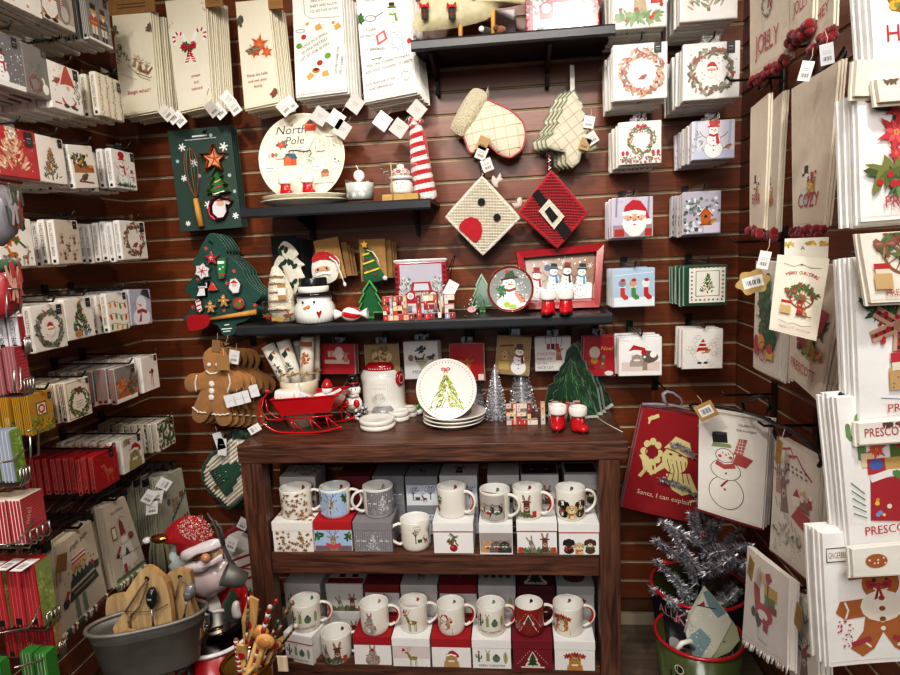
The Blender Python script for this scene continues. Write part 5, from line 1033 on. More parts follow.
def quilt(p,o,c,t,col,seamcol,step,ang,parent,name,y=0,rim=None,bead=.0035):
    o2=clampin(o,.999,c); m=M(); m.pillow(o2,y,t,col,'cloth',c,6,smooth=name!='quilted_front'); ins=inpoly(clampin(o,.95,c))
    n=len(o)
    def bulge(x,z):
        a=atan2(z-c[1],x-c[0]); best=1e9
        dx,dz=cos(a),sin(a); R_=0
        for i in range(n):
            (x1,z1),(x2,z2)=o[i],o[(i+1)%n]; ex,ez=x2-x1,z2-z1; den=dx*ez-dz*ex
            if abs(den)<1e-9: continue
            tt=((x1-c[0])*ez-(z1-c[1])*ex)/den; u=((x1-c[0])*dz-(z1-c[1])*dx)/den
            if 0<=u<=1 and tt>R_: R_=tt
        f=min(1,hypot(x-c[0],z-c[1])/(R_ or 1)); return t*sqrt(max(0,1-f*f))
    xs=[q[0] for q in o];zs=[q[1] for q in o]
    seams(m,ins,y,min(xs),max(xs),min(zs),max(zs),step,ang,seamcol,bulge)
    ob=m.obj(name,parent)
    if rim: m=M(); m.tube([(x,y-.002,z) for x,z in o],bead,rim,'felt',6,close=True); m.obj('piping',parent)
    return bulge
# oven mitt
L_=[(464,133),(474,117),(483.5,100.5),(497,104),(511,111),(519,118),(523.5,124),(525.5,136),(522,149),(515,155),(509,157.5),(499,154),(490.7,147),(482,144),(478,149),(473,153),(469,151),(466,143)]
for k in range(2):
    p,o=outl(2.14+.035*k,L_); t=T(E('oven_mitt',p),['quilted cream oven mitt with pink edging, hanging under the highest shelf','second quilted mitt, almost hidden behind the front mitt'][k],'oven mitt')
    ol=blob(o,3); c=(sum(a for a,b in o)/len(o)+.002,sum(b for a,b in o)/len(o)+.008); quilt(p,ol,c,.02,'e6dac0','cdbf9f',.037,8,t,'mitt_body',0,'b05a5e',.0035)
    cf=loc2(p,2.14+.035*k,[(473,89),(480,89),(486,93),(487,100),(478,118),(467,131),(464,136),(458,135),(452,130),(451,126),(458,111),(466,97)]); m=M(); m.pillow(blob(cf,3),-.004,.02,'cfc3a6','knit'); m.obj('cuff',t)
    m=M(); a=loc2(p,2.14,[(486,95),(488,86),(489,98)]); m.tube([(x,0,z) for x,z in a],.002,'d8d4cc','cloth',5); m.obj('hanging_loop',t)
for x,y,c,r,l in ((483,143,'b08a58',28,'brown kraft tag on the quilted oven mitt'),(481.5,153,'d8d6d0',25,'white tag under the brown tag on the oven mitt'),(487,165,'d9d6cf',-18,'white tag dangling below the oven mitt')): tag(BK(2.105),x,y,.036,l,r,c,asp=1.15)
# quilted tree potholders
for k in range(4):
    y=2.12+.022*k; dx=-3*k if k else 0
    Lc=[(574,90)]+[(579,98),(577.5,99),(583.5,103),(580,107),(586,114),(582,117),(590,130),(586,134),(598,139),(596,148),(590,151),(581,153),(579,162),(572,168),(566,163),(565,152),(555,150),(547,147),(545,140),(553,134),(551,131),(559,122),(556,120),(563,110),(561,108),(567,100),(566,98)]
    Lc=[(a+dx-1.2*k,b+.8*k) for a,b in Lc]; p,o=outl(y,Lc); t=T(E('tree_potholder',p),'front quilted cream tree shaped potholder with scalloped green edging' if k==0 else 'quilted cream tree potholder tucked behind the front one',"potholder",'quilted tree potholders')
    c=(sum(a for a,b in o)/len(o),max(b for a,b in o)*.4); quilt(p,o,c,.012,'d9cfb8','bfb396',.032,35,t,'quilted_front',0,'7d8a72',.003)
for x,y,c,r in ((589,122,'efeeea',12),(592,138,'dcd8d0',-30),(585,144,'b08f60',20)): tag(BK(2.1),x,y,.034,'%s tag stuck at the edge of the quilted trees'%{'efeeea':'bright white upright','dcd8d0':'tilted pale','b08f60':'brown kraft'}[c],r,c,asp=1.1)
m=M(); p=P(572,84,y=2.16); [m.box(-.006+.005*i,-.001+.005*i,.002*i,.002*i+.001,-.05,.06,'d8d4cc','cloth') for i in range(3)]; T(m.obj('hanging_ribbon',loc=p),'pale ribbon loops above the quilted tree potholders','ribbon')
# reindeer and santa-belt potholders
def diamond(L,y): p,o=outl(y,L); return p,o
p,o=diamond([(482,178),(519,218),(483,254),(447,217)],2.13); t=T(E('reindeer_potholder',p),'white woven potholder with a big red nose and two black eyes','potholder')
def bil4(o,u,v): # o: top,right,bottom,left ; u along top->right, v along top->left
    return tuple(o[0][i]*(1-u)*(1-v)+o[1][i]*u*(1-v)+o[3][i]*(1-u)*v+o[2][i]*u*v for i in (0,1))
def woven(o,col,dark,t,parent,name):
    m=M(); ro=[]
    N=26
    c=(sum(a for a,b in o)/4,sum(b for a,b in o)/4)
    E_=[]
    for i in range(4):
        for j in range(6): f=j/6; E_.append((o[i][0]*(1-f)+o[(i+1)%4][0]*f,o[i][1]*(1-f)+o[(i+1)%4][1]*f))
    m.prism(E_,-t,0,dark,'felt')
    q=hypot(o[1][0]-o[0][0],o[1][1]-o[0][1])/N*.5
    for i in range(N):
        for j in range(N):
            if (i+j)%2: continue
            x,z=bil4(o,(i+.5)/N,(j+.5)/N); h=q*1.05
            m.add([(x-h*1.7,-t-.001,z),(x,-t-.001,z-h*.95),(x+h*1.7,-t-.001,z),(x,-t-.001,z+h*.95),(x-h*.8,-t-.0035,z),(x+h*.8,-t-.0035,z)],[(0,1,5,4),(1,2,5),(5,2,3),(4,5,3,0)],col,'felt')
    m.tube([(x,-t*.6,z) for x,z in E_],t*.55,col,'knit',8,close=True)
    return m
m=woven(o,'e9e2d0','b5ac98',.012,t,'woven_front'); m.obj('woven_front',t)
m=M(); m.prism([(x*1.0,z-.004) for x,z in clampin(o,1.005,(0,.15))],.001,.006,'1a1a1c','felt'); m.obj('black_backing',t)
def patch(parent,name,pts,y,col,mt='felt',th=.003): m=M(); m.prism(pts,y-th,y,col,mt); return m.obj(name,parent)
def circ(x,z,r,n=20): return [(x+r*cos(2*pi*i/n),z+r*sin(2*pi*i/n)) for i in range(n)]
for a,b in ((481.5,202),(497,217.5)): x,z=loc2(p,2.115,[(a,b)])[0]; patch(t,'eye',circ(x,z,.0125),-.0165,'17171a')
nose=loc2(p,2.115,[(459,229),(460,224),(465,219),(471,217),(477,218.5),(481,223),(482.5,230),(481,237),(477,241.5),(474,242)]); patch(t,'nose',nose,-.0165,'b01e2a')
for L in ([(494,186),(491.5,180),(493,175),(496,179),(500,172.5),(501.5,178),(503,179),(498,184),(498,187)],[(513.5,206),(512,203),(518,203),(517,198.5),(521,197),(522,202),(521,206),(516,208)]): a=loc2(p,2.12,L); m=M(); m.pillow(blob(a,2),-.004,.008,'e3cfc6','felt'); m.obj('antler',t)
def strap(p,y,L,parent):
    m=M(); a=loc2(p,y,L); m.prism(a,-.002,.001,'17171a','felt'); x0=min(q[0] for q in a);x1=max(q[0] for q in a);z0=min(q[1] for q in a);z1=max(q[1] for q in a); d=D(m,lambda x,yy,o:(x0+x*(x1-x0),-.0025-o,z0+yy*(x1-x0)),(z1-z0)/(x1-x0),'felt',2); [d.line([(.25,k*.5),(.6,k*.5+.25),(.3,k*.5+.4)],.14,['c03a44','f0ece6'][k%2]) for k in range(int((z1-z0)/(x1-x0)/.5))]; m.obj('hanging_strap',parent)
strap(p,2.125,[(479.5,156),(485,156),(485,178),(480.5,178)],t)
tag(BK(2.1),487,165.5,.032,'white tag beside the strap of the reindeer potholder',-22,'d6d2ca')if 0 else None
p,o=diamond([(551,172.5),(586,213),(561,245),(519.5,213)],2.13); t=T(E('santa_belt_potholder',p),'red woven potholder with a black belt and white buckle','potholder')
o4=loc2(p,2.13,[(551,172.5),(586.5,213),(557,247),(519.5,213)])
m=woven(o4,'b3202c','6a141c',.012,t,'woven_front'); m.obj('woven_front',t)
patch(t,'belt',loc2(p,2.115,[(532,195),(538,189),(571.5,231.5),(564,239.5)]),-.0165,'151517')
patch(t,'buckle',loc2(p,2.112,[(549,199),(564.5,216.5),(554,229.5),(538.5,211)]),-.0198,'ddd6c2','knit',.004); patch(t,'buckle_opening',loc2(p,2.11,[(549.5,206.5),(558,217),(552,223),(544.5,211.5)]),-.0245,'151517')
strap(p,2.125,[(546,152),(553.5,152),(553.5,173),(547,173)],t)
# cookie cutter card
for k in range(4):
    y=2.13+.022*k; p,w,h=BK(y).rect(175+3.2*k,127.5+.5*k,237.5+2*k,230); t=T(E('cookie_cutter_card',p,(0,radians(-1.5),0)),'front dark green card of whisk and cookie cutters' if k==0 else 'dark green card behind the whisk and cutter card','cookie cutter set','whisk and cutter cards')
    m=M(); m.box(-w/2,w/2,0,.003,0,h,'2f473f','paper',.001)
    if k==0:
        d=D(m,face(w,h),h/w,'paper',4); a=h/w; 
        for x,yy,s in ((.2,.83,.06),(.86,.8,.07),(.36,.67,.06),(.17,.53,.05),(.5,.25,.06),(.92,.12,.05),(.14,.08,.04)): d.flake(x,yy*a*1.0,s,'eef0ee',.02)
        for x,yy in ((.68,.92),(.1,.7),(.88,.7),(.42,.54),(.9,.52),(.95,.36)): d.ell(x,yy*a,.028,.028,'a9bfc0',0,10)
        d.text('bakery',.5,a*.94,.035,'e4e6e4') if 0 else [d.line([(.38,a*.925),(.62,a*.925)],.022,'e4e6e4'),d.line([(.26,a*.895),(.76,a*.895)],.012,'c8d0cc')]
    m.obj('backing_card',t)
    if k==0:
        X=lambda px,py:loc2(p,2.1,[(px,py)])[0]
        m=M()
        for i,(dx,c) in enumerate(((-9,'b5402c'),(-5,'2f7a4a'),(0,'b5402c'),(5,'2f7a4a'),(9,'b5402c'))):
            pts=[]
            for j in range(15):
                f=j/14; xx,zz=X(188.5+5.5*f+dx*sin(pi*min(1,f*1.02))**.6*(1-f*.55)*.98,146+52*f); pts.append((xx,-.012-.012*sin(pi*f)*(1 if i%2 else .4),zz))
            m.tube(pts,.0014,c,'plastic',5)
        m.obj('whisk_wires',t)
        m=M(); a1,b1=X(194,198),X(199,226); m.tube([(a1[0],-.014,a1[1]),(.5*(a1[0]+b1[0]),-.014,.5*(a1[1]+b1[1])),(b1[0],-.014,b1[1])],[.009,.0105,.011],'c8964a','rawwood',12); m.obj('whisk_handle',t)
        def cutter(pts,col,fill=None,art=None,ins=.82):
            m=M(); n=len(pts); c=(sum(q[0] for q in pts)/n,sum(q[1] for q in pts)/n); inn=clampin(pts,ins,c)
            m.add([(x,-.022,z) for x,z in pts]+[(x,-.001,z) for x,z in pts]+[(x,-.021,z) for x,z in clampin(pts,.94,c)]+[(x,-.001,z) for x,z in clampin(pts,.94,c)],[(i,n+i,n+(i+1)%n,(i+1)%n) for i in range(n)]+[(2*n+i,3*n+i,3*n+(i+1)%n,2*n+(i+1)%n) for i in range(n)]+[(i,(i+1)%n,2*n+(i+1)%n,2*n+i) for i in range(n)],col,'metal'); 
            if fill: m.prism(inn,-.006,-.001,fill,'paper')
            if art: art(D(m,lambda x,y,o:(x,-.0065-o,y),1,'paper',5,clip=False),c)
            return m.obj('cookie_cutter',t)
        s5=[X(213+15*(1 if i%2==0 else .45)*sin(pi*i/5),158-15*(1 if i%2==0 else .45)*cos(pi*i/5)) for i in range(10)]
        cutter(s5,'c87a4a','d8a070',lambda d,c:[d.line([c,(c[0]+.03*cos(a),c[1]+.03*sin(a))],.004,'b5302c') for a in (0.3,1.6,2.8,4.1,5.3)])
        tr=[X(*q) for q in ((215,167),(222,175),(219,176),(226,184),(222,185),(229,192),(219,193),(219,196),(212,196),(212,193),(205,192),(211,185),(208,184),(213,176),(210,175))]
        cutter(tr,'b8c08a','2f6a3a',lambda d,c:[d.line([(c[0]-.02+.004*i,c[1]-.03+.02*i),(c[0]+.02-.004*i,c[1]-.022+.02*i)],.004,['f0f0e0','c03a30','d8d060'][i]) for i in range(3)])
        sa=[X(*q) for q in ((210,200),(216,196.5),(224,198),(231,201),(229,205),(225,204),(226,212),(222,219),(214,220),(208,214),(207.5,206))]
        cutter(sa,'b03038','e4e4ea',lambda d,c:(d.ell(c[0]-.004,c[1]+.012,.014,.01,'d8b090'),d.poly([(c[0]-.028,c[1]+.02),(c[0]+.03,c[1]+.035),(c[0]+.02,c[1]+.022)],'b3242c')))
m=M(); pp=P(201,131,y=2.1); m.tube([(0,.14,.01),(0,.02,0),(.012,-.01,-.006),(.03,-.02,-.002)],.003,'121212','black',6); T(m.obj('display_hook',loc=pp),'black hook through the cookie cutter card','hook')
# tree shaped cutter card set
TL=[(210,233),(217,236),(223,243),(227,250),(226,254),(236,262),(243,270),(244,274),(250,284),(258,291),(262,295),(256,302),(251,303),(257,308),(250,318),(243,322),(236,324),(236,329),(234,334),(228,336),(222,334),(218,326),(210,323),(190,322),(183,319),(190,310),(197,304),(200,301),(195,299),(186,292),(185,288),(192,279),(197,270),(193,264),(193,260),(199,254),(199,250),(204,241)]
for k in range(5):
    y=2.1+.02*k; Lk=[(a+3.2*k,b+.2*k) for a,b in TL]; p,o=outl(y,Lk); t=T(E('tree_cutter_card',p),'front green tree shaped card set with cookie cutters and red spatula' if k==0 else 'green tree shaped card behind the spatula and cutters set','cookie cutter set','tree shaped cutter cards')
    o=blob(o,2); m=M(); m.prism(o,0,.003,'1f4a40','paper','9fb0a8')
    X=lambda px,py:loc2(p,2.1,[(px,py)])[0]
    if k==0:
        d=D(m,lambda x,y_,o_:(x,-.0005-o_,y_),1,'paper',5,clip=False)
        for a,b in ((206,248.5),(234,271),(198,279),(193,307),(255,305),(224,310),(227,283)): x,z=X(a,b); d.flake(x,z,.008,'c0565a',.003)
        for b,w_ in ((325,.018),(329,.04),(331.5,.028)): x,z=X(227,b); d.line([(x-w_/2,z),(x+w_/2,z+.002)],.004,'e4e8e4')
    m.obj('backing_card',t)
    if k==0:
        def bit(name,pts,col,edge='b8b8b8',art=None,y0=-.016):
            c=(sum(q[0] for q in pts)/len(pts),sum(q[1] for q in pts)/len(pts)); m=M(); m.prism(pts,y0,-.001,edge,'metal'); m.prism(clampin(pts,.85,c),y0-.001,y0+.002,col,'gloss')
            if art: art(D(m,lambda x,y_,o_:(c[0]+x*.03,y0-.0012-o_,c[1]+y_*.03),1,'gloss',3,clip=False))
            m.obj(name,t)
        rad=lambda px,py,r,n,f,rot=0:(lambda c:[(c[0]+r*(1 if i%2==0 else f)*cos(rot+pi*i/n),c[1]+r*(1 if i%2==0 else f)*sin(rot+pi*i/n)) for i in range(2*n)])(X(px,py))
        bit('cookie_cutter',rad(213.5,258,.028,5,.45,pi/2),'b8303a',art=lambda d:(d.star(0,0,.3,'f0e8e4'),d.flake(0,0,.2,'b3303a',.05)))
        bit('cookie_cutter',rad(204.5,271,.033,6,.72,.3),'dfe2e6',art=lambda d:(d.flake(0,0,.6,'c0485a',.1),d.ell(0,0,.2,.2,'b8404a')))
        bit('cookie_cutter',[X(*q) for q in ((219.5,258),(228,257),(228,265),(226.5,278),(221,279),(219,270))],'2f8a4a',art=lambda d:(d.rect(-.4,.5,.4,.8,'fff'),d.ell(-.2,-.1,.13,.13,'f0f0e8'),d.ell(.2,.1,.1,.1,'f0f0e8'),d.rect(-.4,-.8,.4,-.6,'c03a38')))
        bit('cookie_cutter',[X(*q) for q in ((199,284),(210,281),(210,287),(207,288),(208,296),(198,297),(201,289))],'e8ecf0','1f2428',art=lambda d:(d.rect(-.5,.35,.5,.7,'26282c'),d.rect(-.4,.1,.4,.22,'c03a3a')))
        bit('cookie_cutter',rad(214.5,287,.022,3,.55,pi/2),'d8402c')
        bit('cookie_cutter',[X(*q) for q in ((232,278),(238,277),(243,284),(241,293),(235,294),(230,288))],'e8e8ec',art=lambda d:(d.poly([(-.5,.35),(0,.75),(.5,.3)],'c03038'),d.ell(0,.1,.3,.2,'e0b090')))
        bit('cookie_cutter',[X(*q) for q in ((197,300),(201,298),(203,300),(205,310),(202,313),(199,309)) ],'e8e4e4',art=lambda d:[d.line([(-.3,y_),(.3,y_+.2)],.16,'c02a34') for y_ in (-.6,-.1,.4)])
        for a,b in ((212.5,306),(225.5,300)): bit('cookie_cutter',[(X(a,b)[0]+x*.05,X(a,b)[1]+z*.05) for x,z in [(-.13,.12),(-.42,.1),(-.45,-.08),(-.17,-.08),(-.3,-.45),(-.1,-.44),(0,-.26),(.1,-.44),(.3,-.45),(.17,-.08),(.45,-.08),(.42,.1),(.13,.12),(.18,.3),(0,.48),(-.18,.3)]],'c08a48',art=lambda d:(d.ell(0,.45,.08,.08,'fff'),d.ell(0,0,.08,.08,'fff')))
        bit('cookie_cutter',circ(*X(240.5,303),.022),'b83a34',art=lambda d:(d.ell(0,-.1,.4,.28,'3f8a4a'),d.star(.2,.3,.2,'e0a040')))
        m=M(); m.prism(blob([X(*q) for q in ((190,318),(191,314.5),(201,314),(211,315),(212,323),(206,328),(193,330),(190,323))],2),-.022,-.004,'a81f2a','plastic'); m.obj('spatula_blade',t)
        m=M(); a1,b1=X(211,319),X(258,311.5); m.tube([(a1[0],-.013,a1[1]),(b1[0],-.013,b1[1])],[.006,.0105],'c8904a','rawwood',10); m.obj('spatula_handle',t)
        m=M(); m.tube([(X(209,241)[0],-.002,X(209,241)[1]),(X(214,243)[0],-.01,X(214,243)[1])],.0022,'111','black',5); m.obj('hang_clip',t)
# gingerbread felt dolls
GB=[(211,347),(219,346),(225,350),(228,358),(226,366),(234,371),(242,377),(243,385),(238,391),(230,393),(229,402),(232,414),(231,422),(225,426),(218,424),(212,412),(206,420),(199,423),(193,419),(192,411),(197,399),(199,391),(190,392),(185,387),(185,379),(190,374),(200,373),(205,370),(203,362),(204,353)]
def gdoll(k,s):
    y=2.04+.03*k; Lk=[(a+6.5*k,b+.5*k) for a,b in GB]; p,o=outl(y,Lk); return y,p,o
first=None
for k in range(6):
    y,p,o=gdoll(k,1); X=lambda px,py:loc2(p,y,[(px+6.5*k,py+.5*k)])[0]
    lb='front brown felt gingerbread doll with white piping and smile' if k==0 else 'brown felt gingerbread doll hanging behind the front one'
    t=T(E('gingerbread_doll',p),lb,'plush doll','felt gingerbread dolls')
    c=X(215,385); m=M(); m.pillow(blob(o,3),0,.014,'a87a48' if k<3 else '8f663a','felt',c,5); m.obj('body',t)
    def ptube(L,r=.0028):
        m=M(); pts=[X(*q) for q in L]; Q=[]
        for i in range(len(pts)-1):
            for j in range(4): f=j/4; Q.append((pts[i][0]*(1-f)+pts[i+1][0]*f,-.0135,pts[i][1]*(1-f)+pts[i+1][1]*f+.0018*(1 if (i*4+j)%2 else -1)))
        Q.append((pts[-1][0],-.0125,pts[-1][1])); m.tube(Q,r,'f1ece0','felt',6); m.obj('icing_trim',t)
    for L in ([(199,374),(197,382),(198,391)],[(230,372),(232,382),(229,392)],[(194,406),(200,411),(208,412)],[(213.5,413),(222,414),(231,413)]): ptube(L)
    m=M()
    pts=[X(208,370+0),X(212,373),X(217,372.5),X(220,371)]; m.tube([(a,-.0145,b) for a,b in pts],.0032,'f1ece0','felt',6); m.obj('smile',t)
    for a,b,r in ((211,364,.0075),(219,364,.0075),(213.5,383,.011),(213.5,390,.011),(213.2,396.5,.011)):
        m=M(); x,z=X(a,b); m.ball((x,-.0145,z),r,.004,r,'f1ece0','felt',12); m.obj('button' if b>380 else 'eye',t)
tag(BK(2.0),223,363,.045,'brown kraft tag covering one eye of the front gingerbread doll',2,'a07a4c',asp=1.15,art=lambda d:None)
for i,(a,b) in enumerate(((229.5,401),(238,399),(245,397),(254,391))): tag(BK(2.01+.02*i),a,b,.034,'white paper tag hanging at the hip of a gingerbread doll, %s'%['closest to the front doll','second from the front doll','third from the front doll','last in the row'][i],-12,'e8e8ea',asp=1.3,art=lambda d:d.line([(.2,.6),(.8,.64)],.04,'b0b0b4'))
tag(BK(2.03),234,357,.036,'white label behind the front gingerbread doll head',12,'e6e6e4')
for i,(a,b) in enumerate(((216,346),(224,348))): tag(BK(2.03+.03*i),a,b,.03,'brown card loop over the head of the gingerbread dolls, %s'%['nearer one','farther one'][i],8+10*i,'8a6a44',asp=1.4,art=lambda d:None)
hook(BK(2.02),P(226,345,y=2.02),P(226,345,y=2.02).z,DB-2.02,.02,'black hook carrying the felt gingerbread dolls')
# knitted tree potholder
KP=[(230,436),(240,437),(251,441),(257,452),(257,490),(246,495),(230,508),(222,501),(210,491),(204,479),(204,468),(211,456),(222,448)]
for k in range(3):
    y=2.13+.03*k; p,o=outl(y,[(a+4*k,b) for a,b in KP]); t=T(E('knit_potholder',p),'ribbed cream knit potholder with a dark green tree' if k==0 else 'cream knit potholder with green rim behind the front one','potholder','knit tree potholders'); oo=blob(o,3); c=(0.01,.1)
    m=M(); m.pillow(oo,0,.012,'ddd6c4','felt',c,5)
    ins=inpoly(clampin(oo,.93,c))
    for q in range(-9,12):
        run=[]
        for i in range(50):
            a=radians(38); tt=-.16+.32*i/49; x=c[0]+cos(a)*tt-sin(a)*q*.0125; z=c[1]+sin(a)*tt+cos(a)*q*.0125
            if ins(x,z): run.append((x,-.0105,z))
        if len(run)>2: m.tube(run,.0052,'e3dccb','felt',6)
    m.obj('ribbed_knit',t)
    m=M(); m.tube([(x,0,z) for x,z in oo],.0075,'1d4a34','knit',7,close=True); m.obj('green_rim',t)
    if k==0:
        tr=loc2(p,2.12,[(211,471),(229,461.5),(231,464),(237,460),(242,466),(240,469),(243,472),(237,478),(238,481),(233,487),(234,490),(227,496),(218,484)]); m=M(); m.prism(tr,-.02,-.012,'1d4a34','felt')
        for q in range(7): a0=tr[0];m.tube([(tr[0][0]+(tr[12][0]-tr[0][0])*q/6+.002,-.021,tr[0][1]+(tr[12][1]-tr[0][1])*q/6),(tr[0][0]+.05+(tr[12][0]-tr[0][0])*q/6*.9,-.022,tr[0][1]+.028+(tr[12][1]-tr[0][1])*q/6*.9)],.0042,'23553d','knit',6)
        for a,b in ((216,482),(226,479),(228,470),(222,474)): x,z=loc2(p,2.12,[(a,b)])[0]; m.ball((x,-.027,z),.002,None,None,'e6e6da','felt',6)
        m.obj('knit_tree',t); patch(t,'leather_label',loc2(p,2.12,[(214,486),(217,484.5),(219,488),(216,490)]),-.013,'8a4a26','kraft')
    m=M(); x,z=loc2(p,y,[(238+4*k,434)])[0]; m.ball((x,0,z),.022,.018,.018,'123826','felt',12); [m.tube([(x,0,z),(x+.03*cos(i),-.01,z+.016*sin(i*2.1)),(x+.04*cos(i),-.012,z-.012)],.005,'17402c','knit',5) for i in range(7)]; m.obj('yarn_bow',t)
for i,(a,b,r) in enumerate(((219,441,-14),(222,447,6))): tag(BK(2.08),a,b,.034,['white folded tag on the knit tree potholder','lower white tag on the knit tree potholder'][i],r,'e2e2e4',asp=1.9,art=lambda d:d.line([(.2,1.2),(.8,1.25)],.05,'b0b0b4'))
# packs hanging under the long shelf
def U(rc_,n,fn,label,grp,**k): pk(BK(2.16),DB-2.16,rc_,n,fn,label,grp,t=.012,over=.02,**k)
def f(d): d.rect(.02,.02,.98,d.a-.02,'b3222e'); d.rect(.12,.3,.84,.42,'e0c8b8'); gift(d.at(.32,.58,.24),'d8b8a8','c06a6a'); d.ell(.55,.6,.14,.2,'e4d0c8'); deer(d.at(.74,.55,.4),'c08a6a')
U((320,343.5,354,374),3,f,'red pack with pale gifts, hanging behind the red sleigh','red gift packs under the shelf',body='a81f2a',seed=201,tilt=2)
def f(d): d.rect(.02,.02,.98,d.a-.02,'9a8258'); d.ell(.5,.5,.3,.2,'c9b48a'); leafy(d,.5,.6,.3,.2,20,['7a6a3a','8a4a2c'])
U((365,344,399,374),2,f,'tan pack hanging behind the white cookie canister','tan packs under the shelf',body='947c52',seed=202)
def f(d): d.rect(.02,.02,.98,d.a-.02,'d6d6d6'); d.poly([(.3,.6),(.75,.62),(.5,.25)],'b5ad98'); d.text('MERRY',.45,.16,.1,'6a6a5a',wmax=.7); sleigh(d.at(.45,.62,.5),'5a4a44'); d.ell(.2,.62,.08,.1,'8a6a60'); leafy(d,.5,.86,.12,.07,12,['2a2a2c','4a4a4c']); leafy(d,.82,.66,.1,.05,10,['4a4a4c'])
U((404,341,438.5,379),4,f,'pale grey pack lettered MERRY with a sleigh','merry packs under the shelf',body='cfcfcf',seed=203)
def f(d): d.rect(.02,.02,.98,d.a-.02,'a8242c'); deer(d.at(.5,.5,.8),'b8683a','a8502c'); d.rect(.82,.02,.98,.2,'e8dcd4')
U((450,343,484,381),3,f,'red pack with a deer, partly behind the silver trees','red deer packs under the shelf',body='a8242c',seed=204)
def f(d): d.rect(.02,.02,.98,d.a-.02,'a98c5c'); snowman(d.at(.68,.5,.95),'3a4a3a','8a2a26'); birdhouse(d.at(.26,.55,.4),'c8a85a'); d.line([(.1,.85),(.5,.9)],.05,'6a2a20'); d.rect(.1,.15,.4,.4,'c8b070')
U((494,336,528,375),3,f,'kraft coloured pack with a snowman, above the silver trees','kraft snowman packs under the shelf',body='a08556',seed=205,tilt=6)
def f(d): d.rect(.02,.02,.98,d.a-.02,'dedddb'); deer(d.at(.66,.55,.5),'a8663a'); [d.line([(x,.98),(x,.78)],.012,'444') for x in (.3,.45,.6,.75)]; [d.rect(x-.05,.62,x+.05,.78,c) for x,c in ((.38,'b33a34'),(.5,'333'),(.62,'b33a34'))]; 
def f2(d): f(d); [d.text(t,.06,.46-.13*i,.075,c,'l') for i,(t,c) in enumerate((('COCKTAILS','b3262c'),('keeps me','b3262c'),('on the','b3262c'),('NICE LIST','555')))]
U((535,337,571,371),2,f2,'white pack of cocktail napkins with red lettering and a reindeer','cocktail packs under the shelf',body='dcdbd8',seed=206)
def f(d): d.rect(.02,.02,.98,d.a-.02,'b02430'); d.text('Noel',.7,.84,.13,'e8c060',shear=.2,wmax=.4); d.ell(.34,.76,.17,.2,'d8cdbc'); d.ell(.34,.5,.12,.1,'b88a3a'); deer(d.at(.6,.45,.42),'7a5a34'); d.ell(.62,.62,.06,.06,'7a8a5a'); d.ell(.8,.1,.14,.08,'efe8e4'); leafy(d,.2,.3,.12,.12,14,['7a1a20','5a3a20'])
U((583,336,615,376),3,f,'red pack lettered Noel in gold beside the green tree plates','Noel packs under the shelf',body='ac2430',seed=207,tilt=2)
for i,(a,b) in enumerate(((312,352),(400,340))): pass
# ================================================================ mugs and mug boxes on the two shelves of the table
def aSnow(d): 
    d.clip=True
    for i in range(46): x,y=d.r.uniform(.03,.97),d.r.uniform(.03,d.a-.03); c=d.r.choice(['9a7a4c','b08f5a','8a6a44']); d.flake(x,y,d.r.uniform(.03,.075),c,.014); d.ell(x,y,.018,.018,'6a4a2c',0,6)
def aDeerScarf(d): d.rect(.01,.01,.99,d.a-.01,'a9c4e2'); d.rect(.01,.01,.99,d.a*.25,'7a6a78'); deer(d.at(.5,d.a*.52,d.a*1.05),'a08a70','6a5a48'); d.line([(.3,d.a*.3),(.5,d.a*.18),(.7,d.a*.3)],.12,'c0545a'); leafy(d,.1,d.a*.75,.1,.1,10,GR,.1,.03); leafy(d,.92,d.a*.7,.08,.1,10,GR,.1,.03)
def aForest(d): d.rect(.01,.01,.99,d.a-.01,'8e8e92'); [d.line([(x,.05),(x+.01,d.a-.03)],.012,'6a6a70') for x in [.04+.06*i for i in range(16)]]; pine(d.at(.5,d.a*.45,d.a*.8),['c4c4c8','a9a9ae','d8d8dc'],n=60,trunk=None); [d.rect(x,d.a*.5,x+.1,d.a*.54,'e8e8ea') for x in (.06,.22,.66,.82)]; scat(d,50,.03,.03,.97,d.a-.03,.006,.012,['f0f0f2'])
def aWagon(d): 
    d.rect(.01,.01,.99,d.a-.01,'e6eaf0'); d.rect(.01,d.a*.55,.99,d.a-.01,'cdd6e4')
    for x in (.22,.78): 
        d.line([(x,d.a*.3),(x,d.a*.62)],.03,'3a2f2c'); [d.line([(x,d.a*.55),(x+.13*cos(t),d.a*.68+.13*sin(t)*1.2)],.012,'4a3f3c') for t in (0.2,.7,1.2,1.8,2.4,2.9)]; scat(d,24,x-.18,d.a*.65,x+.18,d.a*.95,.01,.02,['5a5250','8a8480'])
    d.poly([(.28,d.a*.42),(.44,d.a*.42),(.44,d.a*.3),(.3,d.a*.28)],'3f5f4a'); standdeer(d.at(.58,d.a*.38,.34),'5a3424','5a3424'); d.line([(.2,d.a*.28),(.6,d.a*.28)],.02,'8a3a34')
def aOrn(d): d.line([(.5,d.a*.8),(.5,d.a*.5)],.02,'6a5a4a'); leafy(d,.5,d.a*.62,.13,.16,14,['5a7a4a','7a5a40','8a3a34'],.1,.03); d.ell(.5,d.a*.25,.1,.1,'9c222c'); d.ell(.47,d.a*.3,.03,.03,'d86a6a'); [d.line([(.5,d.a*.7),(.5+s*.12,d.a*.85)],.014,'6a5a4a') for s in (-1,1)]
